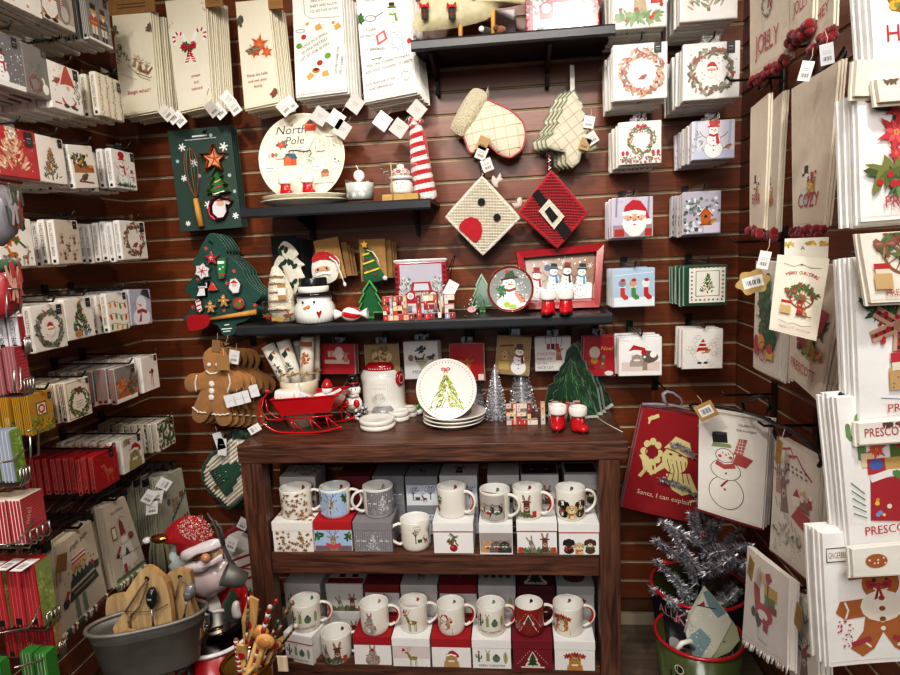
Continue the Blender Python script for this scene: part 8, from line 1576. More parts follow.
# red santa bag on a hanger
def fsa(d):
    a=d.a; c='d9cf96'; r='8a1420'
    d.ell(.62,a*.56,.2,.21,c,0,16); d.poly([(.5,a*.42),(.85,a*.46),(.96,a*.3),(.74,a*.24),(.6,a*.28)],c); d.poly([(.44,a*.66),(.62,a*.78),(.86,a*.74),(.9,a*.6)],c); [d.ell(.26+.12*cos(t*.8),a*(.6+.1*sin(t*.8)),.055,.06,c,0,8) for t in range(8)]; d.ell(.26,a*.6,.1,.1,r); d.line([(.12,a*.56),(.3,a*.4),(.46,a*.5)],.09,c); [d.line([(.14+.06*i,a*.52),(.2+.05*i,a*.4)],.028,c) for i in range(4)]; d.line([(.14,a*.34),(.26,a*.5)],.05,c)
    [d.line([(.5+.07*i,a*.56),(.56+.06*i,a*.46),(.52+.08*i,a*.36)],.012,r) for i in range(5)]; [d.ell(x,a*.61,.03,.016,r) for x in (.55,.7)]; d.ell(.6,a*.54,.04,.03,c); d.line([(.48,a*.66),(.64,a*.64),(.8,a*.6)],.016,r); d.line([(.12,a*.9),(.3,a*.95)],.06,c); d.line([(.14,a*.86),(.18,a*.94)],.03,c); d.line([(.84,a*.2),(.98,a*.24)],.03,c)
    d.text('Santa, I can explain',.5,a*.17,.075,'e6dcc0',rot=-1,shear=.1,wmax=.72)
pB=BK(2.06)
def silvertrim(o,g,w,h):
    rr=random.Random(2)
    for a,b in (((.55,.7),(.92,.62)),((.42,.36),(.95,.26))):
        m=M()
        for i in range(170):
            f=i/169; x,y,z=g(a[0]+(b[0]-a[0])*f,a[1]+(b[1]-a[1])*f+.03*sin(f*3)); dv=V((rr.gauss(0,1),-abs(rr.gauss(0,1)),rr.gauss(0,1))).normalized()*.014; m.tube([(x,y-.002,z),(x+dv.x,y-.003+dv.y,z+dv.z)],.0012,rr.choice(['b8b4b4','8a8688','dcdadb']),'tinsel',3)
        m.obj('tinsel_trim',o)
towel(pB,[(643,407),(698,416),(702,526),(622,507)],fsa,'deep red bag printed with a cream santa and Santa, I can explain',None,1,body='96121f',seed=65,th=.02,wave=.006,hem='7a0f1a',name='santa_bag',cat='bag',trim=silvertrim,fold=True)
q=P(668,398,y=2.05); t=T(E('plastic_hanger',q),'grey plastic hanger carrying the red santa bag','hanger')
def rq(px,py): a=P(px,py,y=2.05); return (a.x-q.x,0,a.z-q.z)
m=M(); m.tube([rq(642,404),rq(655,404),rq(672,405),rq(699,412)],[.007,.008,.008,.006],'8f8c9a','plastic',8,flat=.6); m.obj('hanger_bar',t)
m=M(); m.tube([rq(667,405),rq(664,400),rq(663,394),rq(667,391.5),rq(673,393),rq(680,398),rq(682.5,402),rq(680.5,405)],[.009,.012,.011,.009,.008,.006,.004,.003],'8f8c9a','plastic',8,flat=.6); m.obj('hook',t)
hook(BK(2.06),P(668,394,y=2.06),P(668,391,y=2.06).z,DB-2.06,.01,'black hook behind the grey plastic hanger')
# black rods and wire hangers standing off the right wall
def rod(px,py,y,x0,label,up=True):
    z=P(px,py,y=y).z; o=T(E('display_hook',(XR-.002,y,z)),label,'hook'); m=M(); m.box(-.008,0,-.014,.014,-.09,.04,'141414','black',.002); m.obj('bracket',o); m=M(); L=XR-x0; pts=[(-.004,0,0),(-L,0,0)]+([(-L-.015,0,.012)] if up else [(-L,0,-.0)]); m.tube(pts,.0036,'141414','black',7); m.obj('prong',o); return o
for ex,ey,tx,ty,lb in ((813.5,45.5,766,43,'black rod crossing below the top pompom towels'),(785,77,732,77,'black rod above the narrow snowman towels'),(786,240,737,237,'black rod above the wagon wheel towel'),(776,394,727,394,'black rod at the corner above the hanging snowman towel'),(819,425,765,421,'black rod holding the santa sleigh towel'),(815,588,760,585,'black rod in front of the santa gift towel')):
    e=P(ex,ey,x=XR); rod(ex,ey,e.y,P(tx,ty,y=e.y).x,lb)
for px,py,y,lb in ((905,-62,.99,'black rod carrying the yellow flower towels'),(905,93,.99,'black rod carrying the poinsettia boot towels'),(900,258,.98,'black rod carrying the plaid bow towels'),(885,400,.99,'black rod carrying the gift sack towels'),(875,537,1.0,'black rod carrying the gingerbread towels')):
    p=P(px,py,y=y); o=rod(px,py,y,p.x-.05,lb)
def wireh(pl,L,label,r=.0045):
    q=pl.hit(*L[0]); m=M(); m.tube([tuple(pl.hit(*c)-q) for c in L],r,'121214','black',7); return T(m.obj('wire_hanger',loc=q),label,'hanger')
wireh(AT(735,408,1.7,-30),[(703,411),(692,410),(690,405.5),(694,403.5),(720,406),(745,412),(771,420)],'black wire hanger across the top of the snowman towel')
wireh(RG(.56),[(778,440),(774,432),(775,424),(790,430),(806,441),(820,453),(822,461),(819,466)],'thick black hanger over the santa sleigh towel')
wireh(RG(.6),[(742,402),(744,411),(760,416),(776,424),(790,434)],'black wire hanger between the two rods in the corner')
wireh(RG(.6),[(742,402),(760,396),(768,398),(770,408),(766,412)],'looped black hanger end near the back corner')
wireh(RG(.61),[(792,92),(798,84),(812,78),(838,58),(844,48),(846,52),(842,64)],'grey wire hanger above the gold sack snowman towel',.003)
wireh(RG(.61),[(760,78),(759,92),(768,84),(770,78),(772,92),(784,80)],'bent wire hanger above the narrow snowman towels',.0025)
# ---- buckets and tinsel tree on the right
def bucket(px0,px1,pyrim,y,zb,col,inner,rim,label,art=None,taper=.8,span=2.4,handle=True,gold=None):
    a=P(px0,pyrim,y=y);b=P(px1,pyrim,y=y); r=(b.x-a.x)/2; h=a.z-zb; c=V(((a.x+b.x)/2,y,zb)); rb=r*taper
    t=T(E('metal_bucket',c),label,'bucket'); m=M()
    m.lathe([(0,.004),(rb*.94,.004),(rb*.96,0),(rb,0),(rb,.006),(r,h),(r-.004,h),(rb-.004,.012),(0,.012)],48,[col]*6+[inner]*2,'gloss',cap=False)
    if gold: m.lathe([(rb+(r-rb)*.9+.0006,h*.9),(r+.001,h*.995)],48,gold,'gold',cap=False)
    if art: art(D(m,lambda x,yy,o:(lambda f,w:((rb+(r-rb)*f+o+.0006)*sin(w),-(rb+(r-rb)*f+o+.0006)*cos(w),f*h))(min(1,yy*span*r/h),(x-.5)*span),h/(span*r),'gloss',4))
    m.obj('bucket_body',t); m=M(); m.tube([(r*cos(2*pi*i/40),r*sin(2*pi*i/40),h) for i in range(40)],.0055,rim,'gloss' if not gold else 'gold',8,close=True); m.obj('rim',t)
    if handle:
        for s in ((1,) if handle==1 else (-1,1)): m=M(); w=radians(-20 if handle==1 else 0); m.tube([(s*(r-.004)*cos(w),(r-.004)*sin(w),h*.92),(s*(r+.02)*cos(w),(r+.02)*sin(w),h*.9),(s*(r+.034)*cos(w),(r+.034)*sin(w),h*.78),(s*(r+.024)*cos(w),(r+.024)*sin(w),h*.64),(s*(r-.012)*cos(w),(r-.012)*sin(w),h*.62)],.005,rim,'gloss',8); m.obj('handle',t)
    return t,c,r,h
def kids(d): a=d.a; d.text('KIDS',.36,a*.78,.12,'c98f98',rot=-8,wmax=.34); d.text('of',.22,a*.8,.05,'c98f98'); d.text('ALL',.12,a*.82,.08,'c98f98',rot=4); d.ell(.2,a*.55,.07,.07,'c9c6c8'); d.ell(.2,a*.42,.1,.1,'c9c6c8'); d.text('AGES',.6,a*.52,.07,'c98f98',wmax=.3)
bt,bc,br,bh=bucket(652,746,584,1.93,0.02,'15161c','2f3118','b3202c','black metal bucket with pink lettering and red rim holding the tinsel tree',kids,.82,2.6,1)
def paws(d): a=d.a; 
def gart(d):
    a=d.a; [ (d.ell(.2+.12*i,a*.8-.06*i,.05,.05,'e8e2d0',0,10),d.ell(.2+.12*i,a*.8-.06*i,.04,.04,'26281c',0,10)) for i in range(3)]; d.text('JOY',.25,a*.6,.14,'2a2a1c'); d.rect(.5,a*.55,.7,a*.7,'a8202c'); d.ell(.6,a*.5,.12,.1,'e6dcc8'); d.rect(.02,a*.2,.98,a*.26,'b3202c')
gt,gc,gr,gh=bucket(656,742,632,1.78,.0,'4a5630','4a4a24','b3202c','olive green metal bucket with red rim holding a folded towel',gart,.85,2.4,0)
# silver tinsel tree
A=V((bc.x+.004,bc.y,bc.z+bh*.3)); t=T(E('tinsel_tree',A),'silver tinsel christmas tree standing in the black bucket','artificial tree'); rr=random.Random(8)
zr=bh*.7; top=P(705,505,y=bc.y).z-A.z
m=M(); m.tube([(0,0,0),(0,0,top*.97)],.006,'3a3a3a','metal',6); m.obj('trunk',t)
ends=[(655,560),(650,588),(662,522),(672,530),(690,512),(705,500),(722,515),(742,528),(752,545),(748,572),(740,590),(668,600),(726,596),(655,540),(735,556),(712,520),(682,548),(760,560),(700,590),(680,588)]
for i,(px,py) in enumerate(ends):
    y=bc.y-.11*(i%3)+.07; e=P(px,py,y=y)-A; st=V((0,0,max(.02,e.z-.11-.02*(i%4)))); m=M(); m.tube([st,e],.0022,'55565a','metal',4); 
    L=(e-st).length; N=int(L*5200); vs=[];fs=[];cl=[]
    for k in range(N):
        f=rr.random(); c=st.lerp(e,.08+.92*f); dv=V((rr.gauss(0,1),rr.gauss(0,1),rr.gauss(0,1))).normalized()*rr.uniform(.014,.034)*(1-.3*f); s=dv.orthogonal().normalized()*.0016; j=len(vs); vs+=[c-s,c+s,c+dv]; fs.append((j,j+1,j+2)); cl.append(rr.choice(['c8c9cf','9a9ba2','e6e6ea','75767c','b0b1b8','55565c']))
    m.add(vs,fs,cl,'tinsel'); m.obj('tinsel_branch',t)
for i,(px,py) in enumerate(((716,520),(703,535),(726,560),(665,562))): q=P(px,py,y=bc.y-.1)-A; m=M(); m.ball(q,.006,None,None,'a83038','gloss',8); m.obj('red_bead',t)
# folded towels in the green bucket
q=P(706,640,y=1.79); t=T(E('folded_gift_towel',q),'glittery white and teal pointed towel bundle standing in the green bucket','towel')
def rq2(px,py,y): a=P(px,py,y=y); return (a.x-q.x,a.y-q.y,a.z-q.z)
def slabp(name,L,y0,y1,col,art=None,mt='cloth'):
    o_=[(rq2(a,b,y0)[0],rq2(a,b,y0)[2]) for a,b in L]; m=M(); m.prism(o_,y0-q.y,y1-q.y,col,mt)
    if art: art(D(m,lambda x,y,e:(rq2(0,0,y0)[0]*0+x,y0-q.y-e,y),1,'cloth',3,clip=False),lambda a,b:(rq2(a,b,y0)[0],rq2(a,b,y0)[2]))
    m.obj(name,t)
def A1(d,X):
    d.poly([X(703,592),X(708,590),X(716,600),X(726,613),X(718,618),X(708,606)],'7a9496'); d.poly([X(688,638),X(700,628),X(712,640),X(700,659),X(694,660)],'8aa2a8'); scat(d,40,X(690,0)[0],X(0,650)[1],X(722,0)[0],X(0,600)[1],.0015,.004,['8a9ea0','c8d0ca','e8ece6']); a=X(697,606); d.poly([a,X(704,601),X(705,606)],'a8303a'); d.line([X(697,605),X(716,609)],.003,'2a2a2a'); [pine(d.at(*X(x,y),.04),['6a8a8a','8aa6a6'],n=14,nd=0) for x,y in ((700,645),(708,640),(690,625))]
slabp('towel_front',[(706,589),(714,598),(729,616),(732,622),(716,652),(709,661),(697,661),(690,648),(686,634),(690,618)],1.77,1.79,'d6d6c6',A1)
slabp('towel_side',[(731,620),(737,628),(740,640),(730,652),(712,660),(716,650)],1.775,1.8,'b8bc9a',lambda d,X:(scat(d,20,X(718,0)[0],X(0,655)[1],X(738,0)[0],X(0,625)[1],.002,.004,['7a8a4a','c8cca8','5a6a3a'])))
slabp('towel_back',[(735,628),(741,636),(741,650),(732,656)],1.81,1.83,'d8d8d8')
m=M(); q=P(681,648,y=1.76); m.tube([P(676,650,y=1.75)-q,P(682,643,y=1.75)-q,P(690,641,y=1.76)-q,P(693,648,y=1.77)-q],.008,'efece6','gloss',8); T(m.obj('mug_handle_ornament',loc=q),'white curved ceramic handle peeking out of the green bucket','ornament'); m=M(); m.ball((0,0,0),.024,.02,.02,'5a3a24','felt',14); T(m.obj('brown_bauble',loc=P(686,655,y=1.78)),'dark brown ball beside the white handle in the green bucket','ornament')
# ================================================================ hanging towels and floor goods on the left
TX=-1.16; TPL=LF(TX)
def tj(d):
    a=d.a; d.text('jingle bells',.56,a*.86,.085,'4a4640',shear=.25,rot=8,wmax=.72); scat(d,10,.1,a*.5,.9,a*.8,.012,.02,['8a2a2c','4a4640'])
    d.ell(.5,a*.64,.2,.12,'c8a878',0,16); [d.line([(.32,a*(.68+.022*i)),(.68,a*(.69+.022*i))],.03,['b3242c','efe9dc'][i%2]) for i in range(4)]; scat(d,14,.36,a*.56,.66,a*.64,.014,.02,['8a6a3a','b35a2c']); d.poly([(.26,a*.5),(.8,a*.53),(.9,a*.3),(.2,a*.27)],'22332a'); [d.poly([(.28+.1*i,a*.5),(.33+.1*i,a*.57),(.38+.1*i,a*.51)],'22332a') for i in range(5)]; d.line([(.24,a*.4),(.84,a*.43)],.05,'b8a888'); d.line([(.3,a*.34),(.8,a*.36)],.04,'8a7a5a')
    d.poly([(.84,a*.52),(.98,a*.5),(.94,a*.42),(.82,a*.43)],'262626'); d.line([(.78,a*.56),(.84,a*.5)],.06,'b3242c'); [d.line([(.34+.16*i,a*.27),(.36+.16*i,a*.04)],.08,'6a7f68') for i in (0,1)]; d.ell(.12,a*.3,.07,.09,'262626'); d.line([(.18,a*.42),(.13,a*.34)],.07,'b3242c'); wreath(d.at(.22,a*.5,.16),n=10,nd=0)
def tassel(cols):
    def f(o,g,w,h):
        m=M(); rr=random.Random(3)
        for i in range(22):
            x,y,z=g((i+.5)/22,0); c=rr.choice(cols); m.ball((x,y,z-.004),.006,.005,.006,c,'felt',7); m.tube([(x,y,z-.004),(x+rr.uniform(-.003,.003),y,z-.02)],.003,c,'felt',5)
        m.obj('tassel_trim',o)
    return f
towel(TPL,[(57,546),(91,520.5),(107,593),(62.7,636)],tj,'natural towel reading jingle bells with a patchwork gnome and tassel hem','jingle bell towels',3,.012,'cdc2ab',seed=71,trim=tassel(['e6dcc8','8a2a2c','3a4a3a']),step=(0,-.002))
def tsn(d):
    a=d.a; d.text('let it snow',.5,a*.87,.09,'6a6458',shear=.2,rot=4,wmax=.6); d.line([(.3,a*.72),(.55,a*.8),(.75,a*.76)],.01,'7a7468'); d.poly([(.5,a*.78),(.58,a*.72),(.62,a*.56),(.42,a*.56),(.44,a*.72)],'8a1f28'); d.ell(.52,a*.5,.12,.09,'efebe2'); d.poly([(.34,a*.44),(.7,a*.44),(.82,a*.14),(.26,a*.14)],'ece7dc'); pine(d.at(.52,a*.34,.26),['22332a'],flat=True,trunk=None); d.ell(.78,a*.5,.1,.1,'6a3a2c'); d.line([(.7,a*.54),(.86,a*.5)],.06,'a8242c'); d.line([(.34,a*.44),(.2,a*.36)],.07,'a8242c'); d.ell(.2,a*.34,.06,.06,'3a2a26'); [d.line([(.36+.2*i,a*.2),(.36+.2*i,a*.06)],.1,['a8242c','efe6da'][i%2]) for i in (0,1)]; lights(d,.24,.95,a*.3,.03,['c03a30','3f6f9a','d8b040'],5,.03); [d.ell(.1+.15*i,a*.06,.09,.05,'5f7a54') for i in range(7)]; scat(d,14,.05,a*.1,.95,a*.95,.01,.016,['8a2a2c','efe9e0'])
    d.rect(.12,a*.55,.3,a*.72,'8a6a44'); d.rect(.15,a*.57,.27,a*.7,'e6dfd0')
towel(TPL,[(102.7,508),(125,496.5),(146.5,564),(117,587)],tsn,'natural towel with a snowman in a red scarf under a small tree','snowman tassel towels',4,.012,'d0c6b2',seed=72,trim=tassel(['5f7a54','e6dcc8']),step=(0,-.002))
def tq(d):
    a=d.a; d.rect(.02,.02,.98,a-.02,'a9ab96'); scat(d,60,.05,a*.4,.95,a*.95,.008,.014,['8a8c78','c9c4b0']); [d.rect(.42+.14*i,a*(.5-.0*j)+.0-.1*j,.53+.14*i,a*.5+.08-.1*j,'a3803c') for i in range(2) for j in range(3)]; d.rect(.72,a*.52,.88,a*.62,'8a2a2a'); d.ell(.3,a*.55,.06,.08,'4a5a5a'); [d.poly([(.34+.08*i,a*.22+.06*i),(.39+.08*i,a*.3+.06*i),(.42+.08*i,a*.26+.06*i),(.37+.08*i,a*.18+.06*i)],'26302c') for i in range(8)]; [d.ell(x,a*.16,.04,.04,'8a2a2c') for x in (.6,.8,.9)]
towel(TPL,[(158,480),(181.5,468),(191,520),(163,541)],tq,'sage green towel with gold squares and a zigzag, above the metal santa','sage green towels',7,.017,'a8a893',seed=73,step=(0,-.002),trim=tassel(['4a4a34','6a6a44','3a3a2a']))
for x,y,r,lb in ((164,484,-50,'white tag at the top of the bunch on the sage towels'),(149,497,40,'white tag at the side of the bunch on the sage towels'),(157,497,15,'middle white tag of the bunch on the sage towels'),(152,508,8,'lowest white tag of the bunch on the sage towels')): tag(LF(-1.13),x,y,.034,lb,r,'dcdcdc',asp=1.2,yaw=pi/4)
tag(LF(-1.13),62,563,.034,'brown kraft tag on the jingle bells towel',14,'8a6a3c',asp=1.3,art=lambda d:None)
for px,py,wd,lb in ((75,528,1,'black row of hanger clips above the jingle bells towel'),(112,500,1,'black row of hanger clips above the snowman towel'),(165,470,1,'black row of hanger clips above the sage towels')):
    p=P(px,py,x=TX); o=T(E('clip_hanger',p,(0,0,pi/2)),lb,'hanger'); m=M(); m.tube([(0,.27,.0),(0,-.01,0),(0,-.02,.012)],.004,'121212','black',6); m.obj('prong',o)
    for k in range(5): m=M(); m.tube([(-.09,.02+.03*k,-.006),(-.04,.02+.03*k,.012),(0,.02+.03*k,.018),(.04,.02+.03*k,.012),(.09,.02+.03*k,-.006)],.0036,'131313','black',5); [m.box(s*.08-.012,s*.08+.012,.014+.03*k,.026+.03*k,-.024,.0,'131313','black',.003) for s in (-1,1)]; m.obj('clip_bar',o)
m=M(); rr=random.Random(6); c=P(163,556,x=-1.1)
for i in range(90): a=rr.uniform(0,2*pi);q=.03*sqrt(rr.random()); x,y=q*cos(a)*1.3,q*sin(a); m.tube([(x*.7,y*.7,.06),(x,y,.02),(x*1.15,y*1.15,-.05)],.0045,rr.choice(['4a4632','5f5a40','38362a','6a6448']),'felt',4)
T(m.obj('yarn_tassel',loc=c),'thick dark olive tassel hanging behind the santa hat','tassel')
# ---- galvanised tub with wooden boards
YT=1.22
def px(a,b,y=YT): return P(a,b,y=y)
rimL,rimR=px(84,640),px(203,606); cT=V(((rimL.x+rimR.x)/2,YT+.0,0)); zr=(rimL.z+rimR.z)/2; tilt=atan2(rimR.z-rimL.z,rimR.x-rimL.x); Lh=(rimR-rimL).length/2
yawT=radians(24); Lh*=.8
t=T(E('galvanised_tub',(cT.x,YT+.02,zr-.125),(0,0,yawT)),'oval galvanised tub holding wooden serving boards','tub')
def oval(r,z,n=56,ax=None,ay=None): 
    ax=ax or Lh*1.02; ay=ay or Lh*.4; return [(ax*r*(abs(cos(2*pi*i/n))**.75)*(1 if cos(2*pi*i/n)>0 else -1),ay*r*sin(2*pi*i/n),z) for i in range(n)]
m=M(); n=56; H_=.125; rings=[oval(.78,0),oval(.8,.004),oval(.94,H_*.78),oval(.955,H_*.79),oval(.95,H_*.82),oval(.965,H_*.86),oval(1,H_),oval(.985,H_),oval(.93,H_*.78),oval(.77,.006)]
vs=sum(rings,[]); m.add(vs,[(j*n+i,j*n+(i+1)%n,(j+1)*n+(i+1)%n,(j+1)*n+i) for j in range(9) for i in range(n)]+[tuple(range(n-1,-1,-1)),tuple(9*n+i for i in range(n))],'75736d','zinc',True); m.obj('tub_body',t)
m=M(); m.tube(oval(1.0,H_),.005,'85837c','zinc',8,close=True); m.obj('rolled_rim',t)
m=M(); m.tube([(Lh*.98,-.03,H_*.75),(Lh*1.06,-.03,H_*.7),(Lh*1.07,0,H_*.62),(Lh*1.06,.03,H_*.7),(Lh*.98,.03,H_*.75)],.004,'55544f','metal',6); m.obj('handle',t)
# stand carrying the tub
m=M(); zb=zr-.125; sx=cT.x; 
for dx,dy in ((-.08,-.02),(.06,-.02),(-.08,.06),(.06,.06)): m.tube([(sx+dx,YT+dy,zb-.002),(sx+dx*1.1,YT+dy*1.1,0)],.009,'2a2a2a','black',8)
m.tube([(sx-.09,YT-.03,zb-.008),(sx+.07,YT-.03,zb-.008),(sx+.07,YT+.07,zb-.008),(sx-.09,YT+.07,zb-.008)],.007,'2a2a2a','black',6,close=True)
T(m.obj('plant_stand'),'dark metal stand under the galvanised tub','stand')
def board(L,y0,th,label,col,hole=None,tw=0):
    p,o=outl(y0,L); m=M(); m.prism(blob(o,2),0,th,col,'rawwood','b08c5c'); 
    t=T(E('serving_board',p),label,'serving board','wooden serving boards in the tub'); m.obj('board',t)
    if hole:
        x,z=loc2(p,y0,[hole])[0]; m=M(); m.ball((x,-.0005,z),.006,.0012,.006,'2a1c10','paper',12); m.obj('hole',t)
    return t,p
t,p=board([(106,602),(110,597),(127,595),(131,604),(128,615),(135,640),(140,675),(118,675),(112,640),(106,618)],1.29,.014,'pale wooden board at the far end of the tub','c2a47a')
t,p=board([(127,590),(141,570),(149,568),(158,574),(166,584),(171,610),(173,640),(172,668),(130,672),(115,650),(113,628),(124,612),(122,600)],1.24,.016,'large arched wooden board in the tub front with a cord loop','c8aa7c',(147,578.5))
m=M(); m.tube([V((loc2(p,1.235,[c])[0][0],-.008,loc2(p,1.235,[c])[0][1])) for c in ((147,579),(138,592),(126,611),(131,616),(140,606),(146,590),(147,579))],.0022,'7a6040','knit',5); m.tube([V((loc2(p,1.235,[c])[0][0],-.008,loc2(p,1.235,[c])[0][1])) for c in ((131,613),(129,620),(131,627))],.003,'8a7048','knit',5); m.obj('cord',t)
m=M(); m.tube([V((loc2(p,1.235,[c])[0][0],-.005,loc2(p,1.235,[c])[0][1])) for c in ((120,611),(140,612),(155,611),(168,604))],.0009,'5a4a34','cloth',4); m.obj('wrapped_string',t)
t,p=board([(167,574),(190,572),(192,600),(198,617),(200,640),(180,650),(172,640),(170,606)],1.27,.014,'square topped wooden board at the santa end of the tub','b89a6e',(180,577))
m=M(); m.tube([V((loc2(p,1.26,[c])[0][0],-.008,loc2(p,1.26,[c])[0][1])) for c in ((180,578),(188,590),(194,610),(197,618))],.0022,'7a6040','knit',5); m.tube([V((loc2(p,1.26,[c])[0][0],-.008,loc2(p,1.26,[c])[0][1])) for c in ((180,578),(176,590),(175,600))],.002,'7a6040','knit',5); m.obj('cord',t)
t,p=board([(97,647),(108,643),(118,636),(130,632),(140,640),(130,662),(112,662),(98,652)],1.215,.013,'low wooden board corner leaning over the tub rim','caae84')
# spreader with black handle
def knife(a,b,c,y,label,hcol='1c1d22'):
    A=P(*a,y=y); t=T(E('cheese_spreader',A),label,'spreader'); B=P(*b,y=y)-A; C=P(*c,y=y)-A; m=M(); m.tube([(0,0,0),B*.3,B*.7,B],[.006,.0125,.012,.006],hcol,'gloss',12); m.ball(B*.45+V((0,-.0105,0)),.006,.002,.004,'9aa4b0','gloss',8); m.obj('handle',t); m=M(); m.tube([B*.98,C*.6+B*.4,C],[.0035,.004,.005],'c9c9cc','metal',8,flat=.5); m.obj('blade',t)
knife((152,588),(152,608),(154,634),1.222,'spreader with a dark painted handle standing in front of the arched board')
knife((192,584),(187,600),(184,618),1.245,'metal spreader by the square topped board','77777a')
# ---- large metal santa
YS=1.52
def X3(a,b,y=YS): return P(a,b,y=y)
B0=X3(212,668); t=T(E('metal_santa',V((B0.x,YS,0))),'large painted metal santa with a glittery red hat, behind the wooden boards','santa figure'); O=V((B0.x,YS,0))
def sl(L,y=YS): return [(P(a,b,y=y).x-O.x,P(a,b,y=y).z-O.z) for a,b in L]
def part(name,L,y,tk,col,mt='gloss',n=3,c=None): m=M(); m.pillow(blob(sl(L,YS+y),n),y,tk,col,mt,c); m.obj(name,t); return m
part('coat',[(198,590),(214,575),(240,578),(250,598),(252,640),(248,760),(202,760),(192,660),(194,612)],.03,.05,'a3141f')
part('coat_trim',[(206,596),(216,594),(222,612),(220,645),(216,745),(206,745),(204,650),(208,615)],-.012,.018,'e2dedb')
part('beard',[(187,566),(202,557),(224,560),(233,571),(231,583),(223,591),(212,597),(202,594),(192,588),(186,578)],-.01,.045,'d3c3c6')
part('side_hair',[(174,545),(170,552),(174,558),(170,566),(177,574),(186,573),(192,560),(188,540),(180,544)],-.005,.03,'bcc9c4')
part('face',[(186,564),(200,556),(220,548),(222,556),(210,566),(192,572)],-.03,.022,'c3a27c')
part('moustache',[(184,566),(196,561),(206,561),(214,558),(222,554),(221,562),(210,566),(204,572),(192,573),(184,571)],-.05,.018,'dcd2d4')
m=M(); q=sl([(205.5,558)],YS-.07)[0]; m.ball((q[0],-.07,q[1]),.013,.011,.013,'c98a68','gloss',14); m.obj('nose',t)
for a,b in ((197,558),(207,553.5)): m=M(); q=sl([(a,b)],YS-.055)[0]; m.ball((q[0],-.064,q[1]),.006,.004,.0048,'1c1c20','gloss',10); m.obj('eye',t)
m=M(); m.pillow(blob(sl([(181,556),(179,546),(176,538),(168,541),(162,537),(168,527),(180,518),(192,515.5),(202,519),(209,528),(215,541),(205,546),(192,552)],YS-.02),3),-.02,.04,'a8141f','glitter',None); m.obj('hat',t)
m=M(); rr=random.Random(5)
oo=blob(sl([(172,536),(180,522),(192,518),(202,522),(210,538),(190,548),(182,545)],YS-.06),2); ins=inpoly(oo)
x0=min(a for a,b in oo);x1=max(a for a,b in oo);z0=min(b for a,b in oo);z1=max(b for a,b in oo)
for i in range(700):
    x,z=rr.uniform(x0,x1),rr.uniform(z0,z1)
    if not ins(x,z): continue
    cx,cz=(x0+x1)/2,(z0+z1)/2; f=min(1,hypot((x-cx)/(x1-x0)*2,(z-cz)/(z1-z0)*2)); y=-.02-.041*sqrt(max(0,1-f*f*.8)); s=.0022; m.add([(x-s,y,z),(x+s,y-.001,z),(x,y,z+s*1.4)],[(0,1,2)],rr.choice(['e8d2c8','d8a898','f4ece6','c8605a']),'glitter')
m.obj('glitter_flakes',t)
part('hat_brim',[(181,559),(182,551),(198,544),(215,538.5),(221,542),(221,547),(207,550.5),(197,554.5),(186,561)],-.05,.022,'ddd3d6')
m=M(); a,b=sl([(159.5,538.5)],YS-.05)[0],0; m.ball((a[0],-.05,a[1]),.026,.016,.0125,'b07a40','gold',18); m.obj('jingle_bell',t)
m=M(); a=sl([(147,540.5)],YS-.04)[0]; m.ball((a[0],-.04,a[1]),.012,.012,.009,'dcdcdc','glitter',12); m.obj('hat_tip',t)
part('christmas_tree',[(232,588),(238,596),(236,598),(244,608),(241,610),(247,620),(236,623),(222,621),(224,612),(222,604),(226,598)],-.02,.012,'163a20','felt',2)
part('sleeve',[(240,596),(248,588),(252,600),(248,614),(242,616)],-.02,.02,'b0161f'); part('cuff',[(232,604),(238,601),(243,614),(239,619),(233,616)],-.03,.016,'ded9d6')
m=M(); m.tube([V((sl([(210,598)])[0][0],-.03,sl([(210,598)])[0][1])),V((sl([(206,606)])[0][0],-.05,sl([(206,606)])[0][1])),V((sl([(207,618)])[0][0],-.04,sl([(207,618)])[0][1]))],.012,'4a4a4a','zinc',8); m.obj('grey_arm',t)
part('belt',[(200,636),(222,634),(240,622),(246,614),(247,622),(240,632),(222,644),(202,645)],-.035,.018,'17181a'); m=M(); q=sl([(206,640),(221,634)],YS-.07); m.tube([(q[0][0],-.06,q[0][1]-.004),(q[0][0],-.06,q[0][1]+.018),(q[1][0],-.06,q[1][1]+.014),(q[1][0],-.06,q[1][1]-.008)],.0055,'a8823a','gold',7,close=True); m.obj('belt_buckle',t)
# grey watering-can shaped metal cup held by the santa
A=P(235,577,y=1.4); t=T(E('metal_bucket_cup',A),'small grey metal pail with a tall strap, hanging by the santa','pail'); m=M(); m.T=Matrix.Rotation(radians(-58),4,'Y')@Matrix.Rotation(radians(18),4,'X'); m.lathe([(.018,-.028),(.02,-.027),(.03,.028),(.028,.029),(.018,-.024),(0,-.024)],28,'6f6e6a','zinc',cap=False); m.T=None
m.obj('pail_body',t); m=M(); B=lambda a,b,y=1.41: P(a,b,y=y)-A
m.tube([B(207,513),B(214,522),B(223,545),B(230,561),B(235,566)],[.003,.005,.008,.008,.006],'5a5957','zinc',8,flat=.4); m.tube([B(215,520),B(221,528),B(224,545)],[.003,.005,.007],'6a6967','zinc',7,flat=.4); m.obj('strap_handle',t)
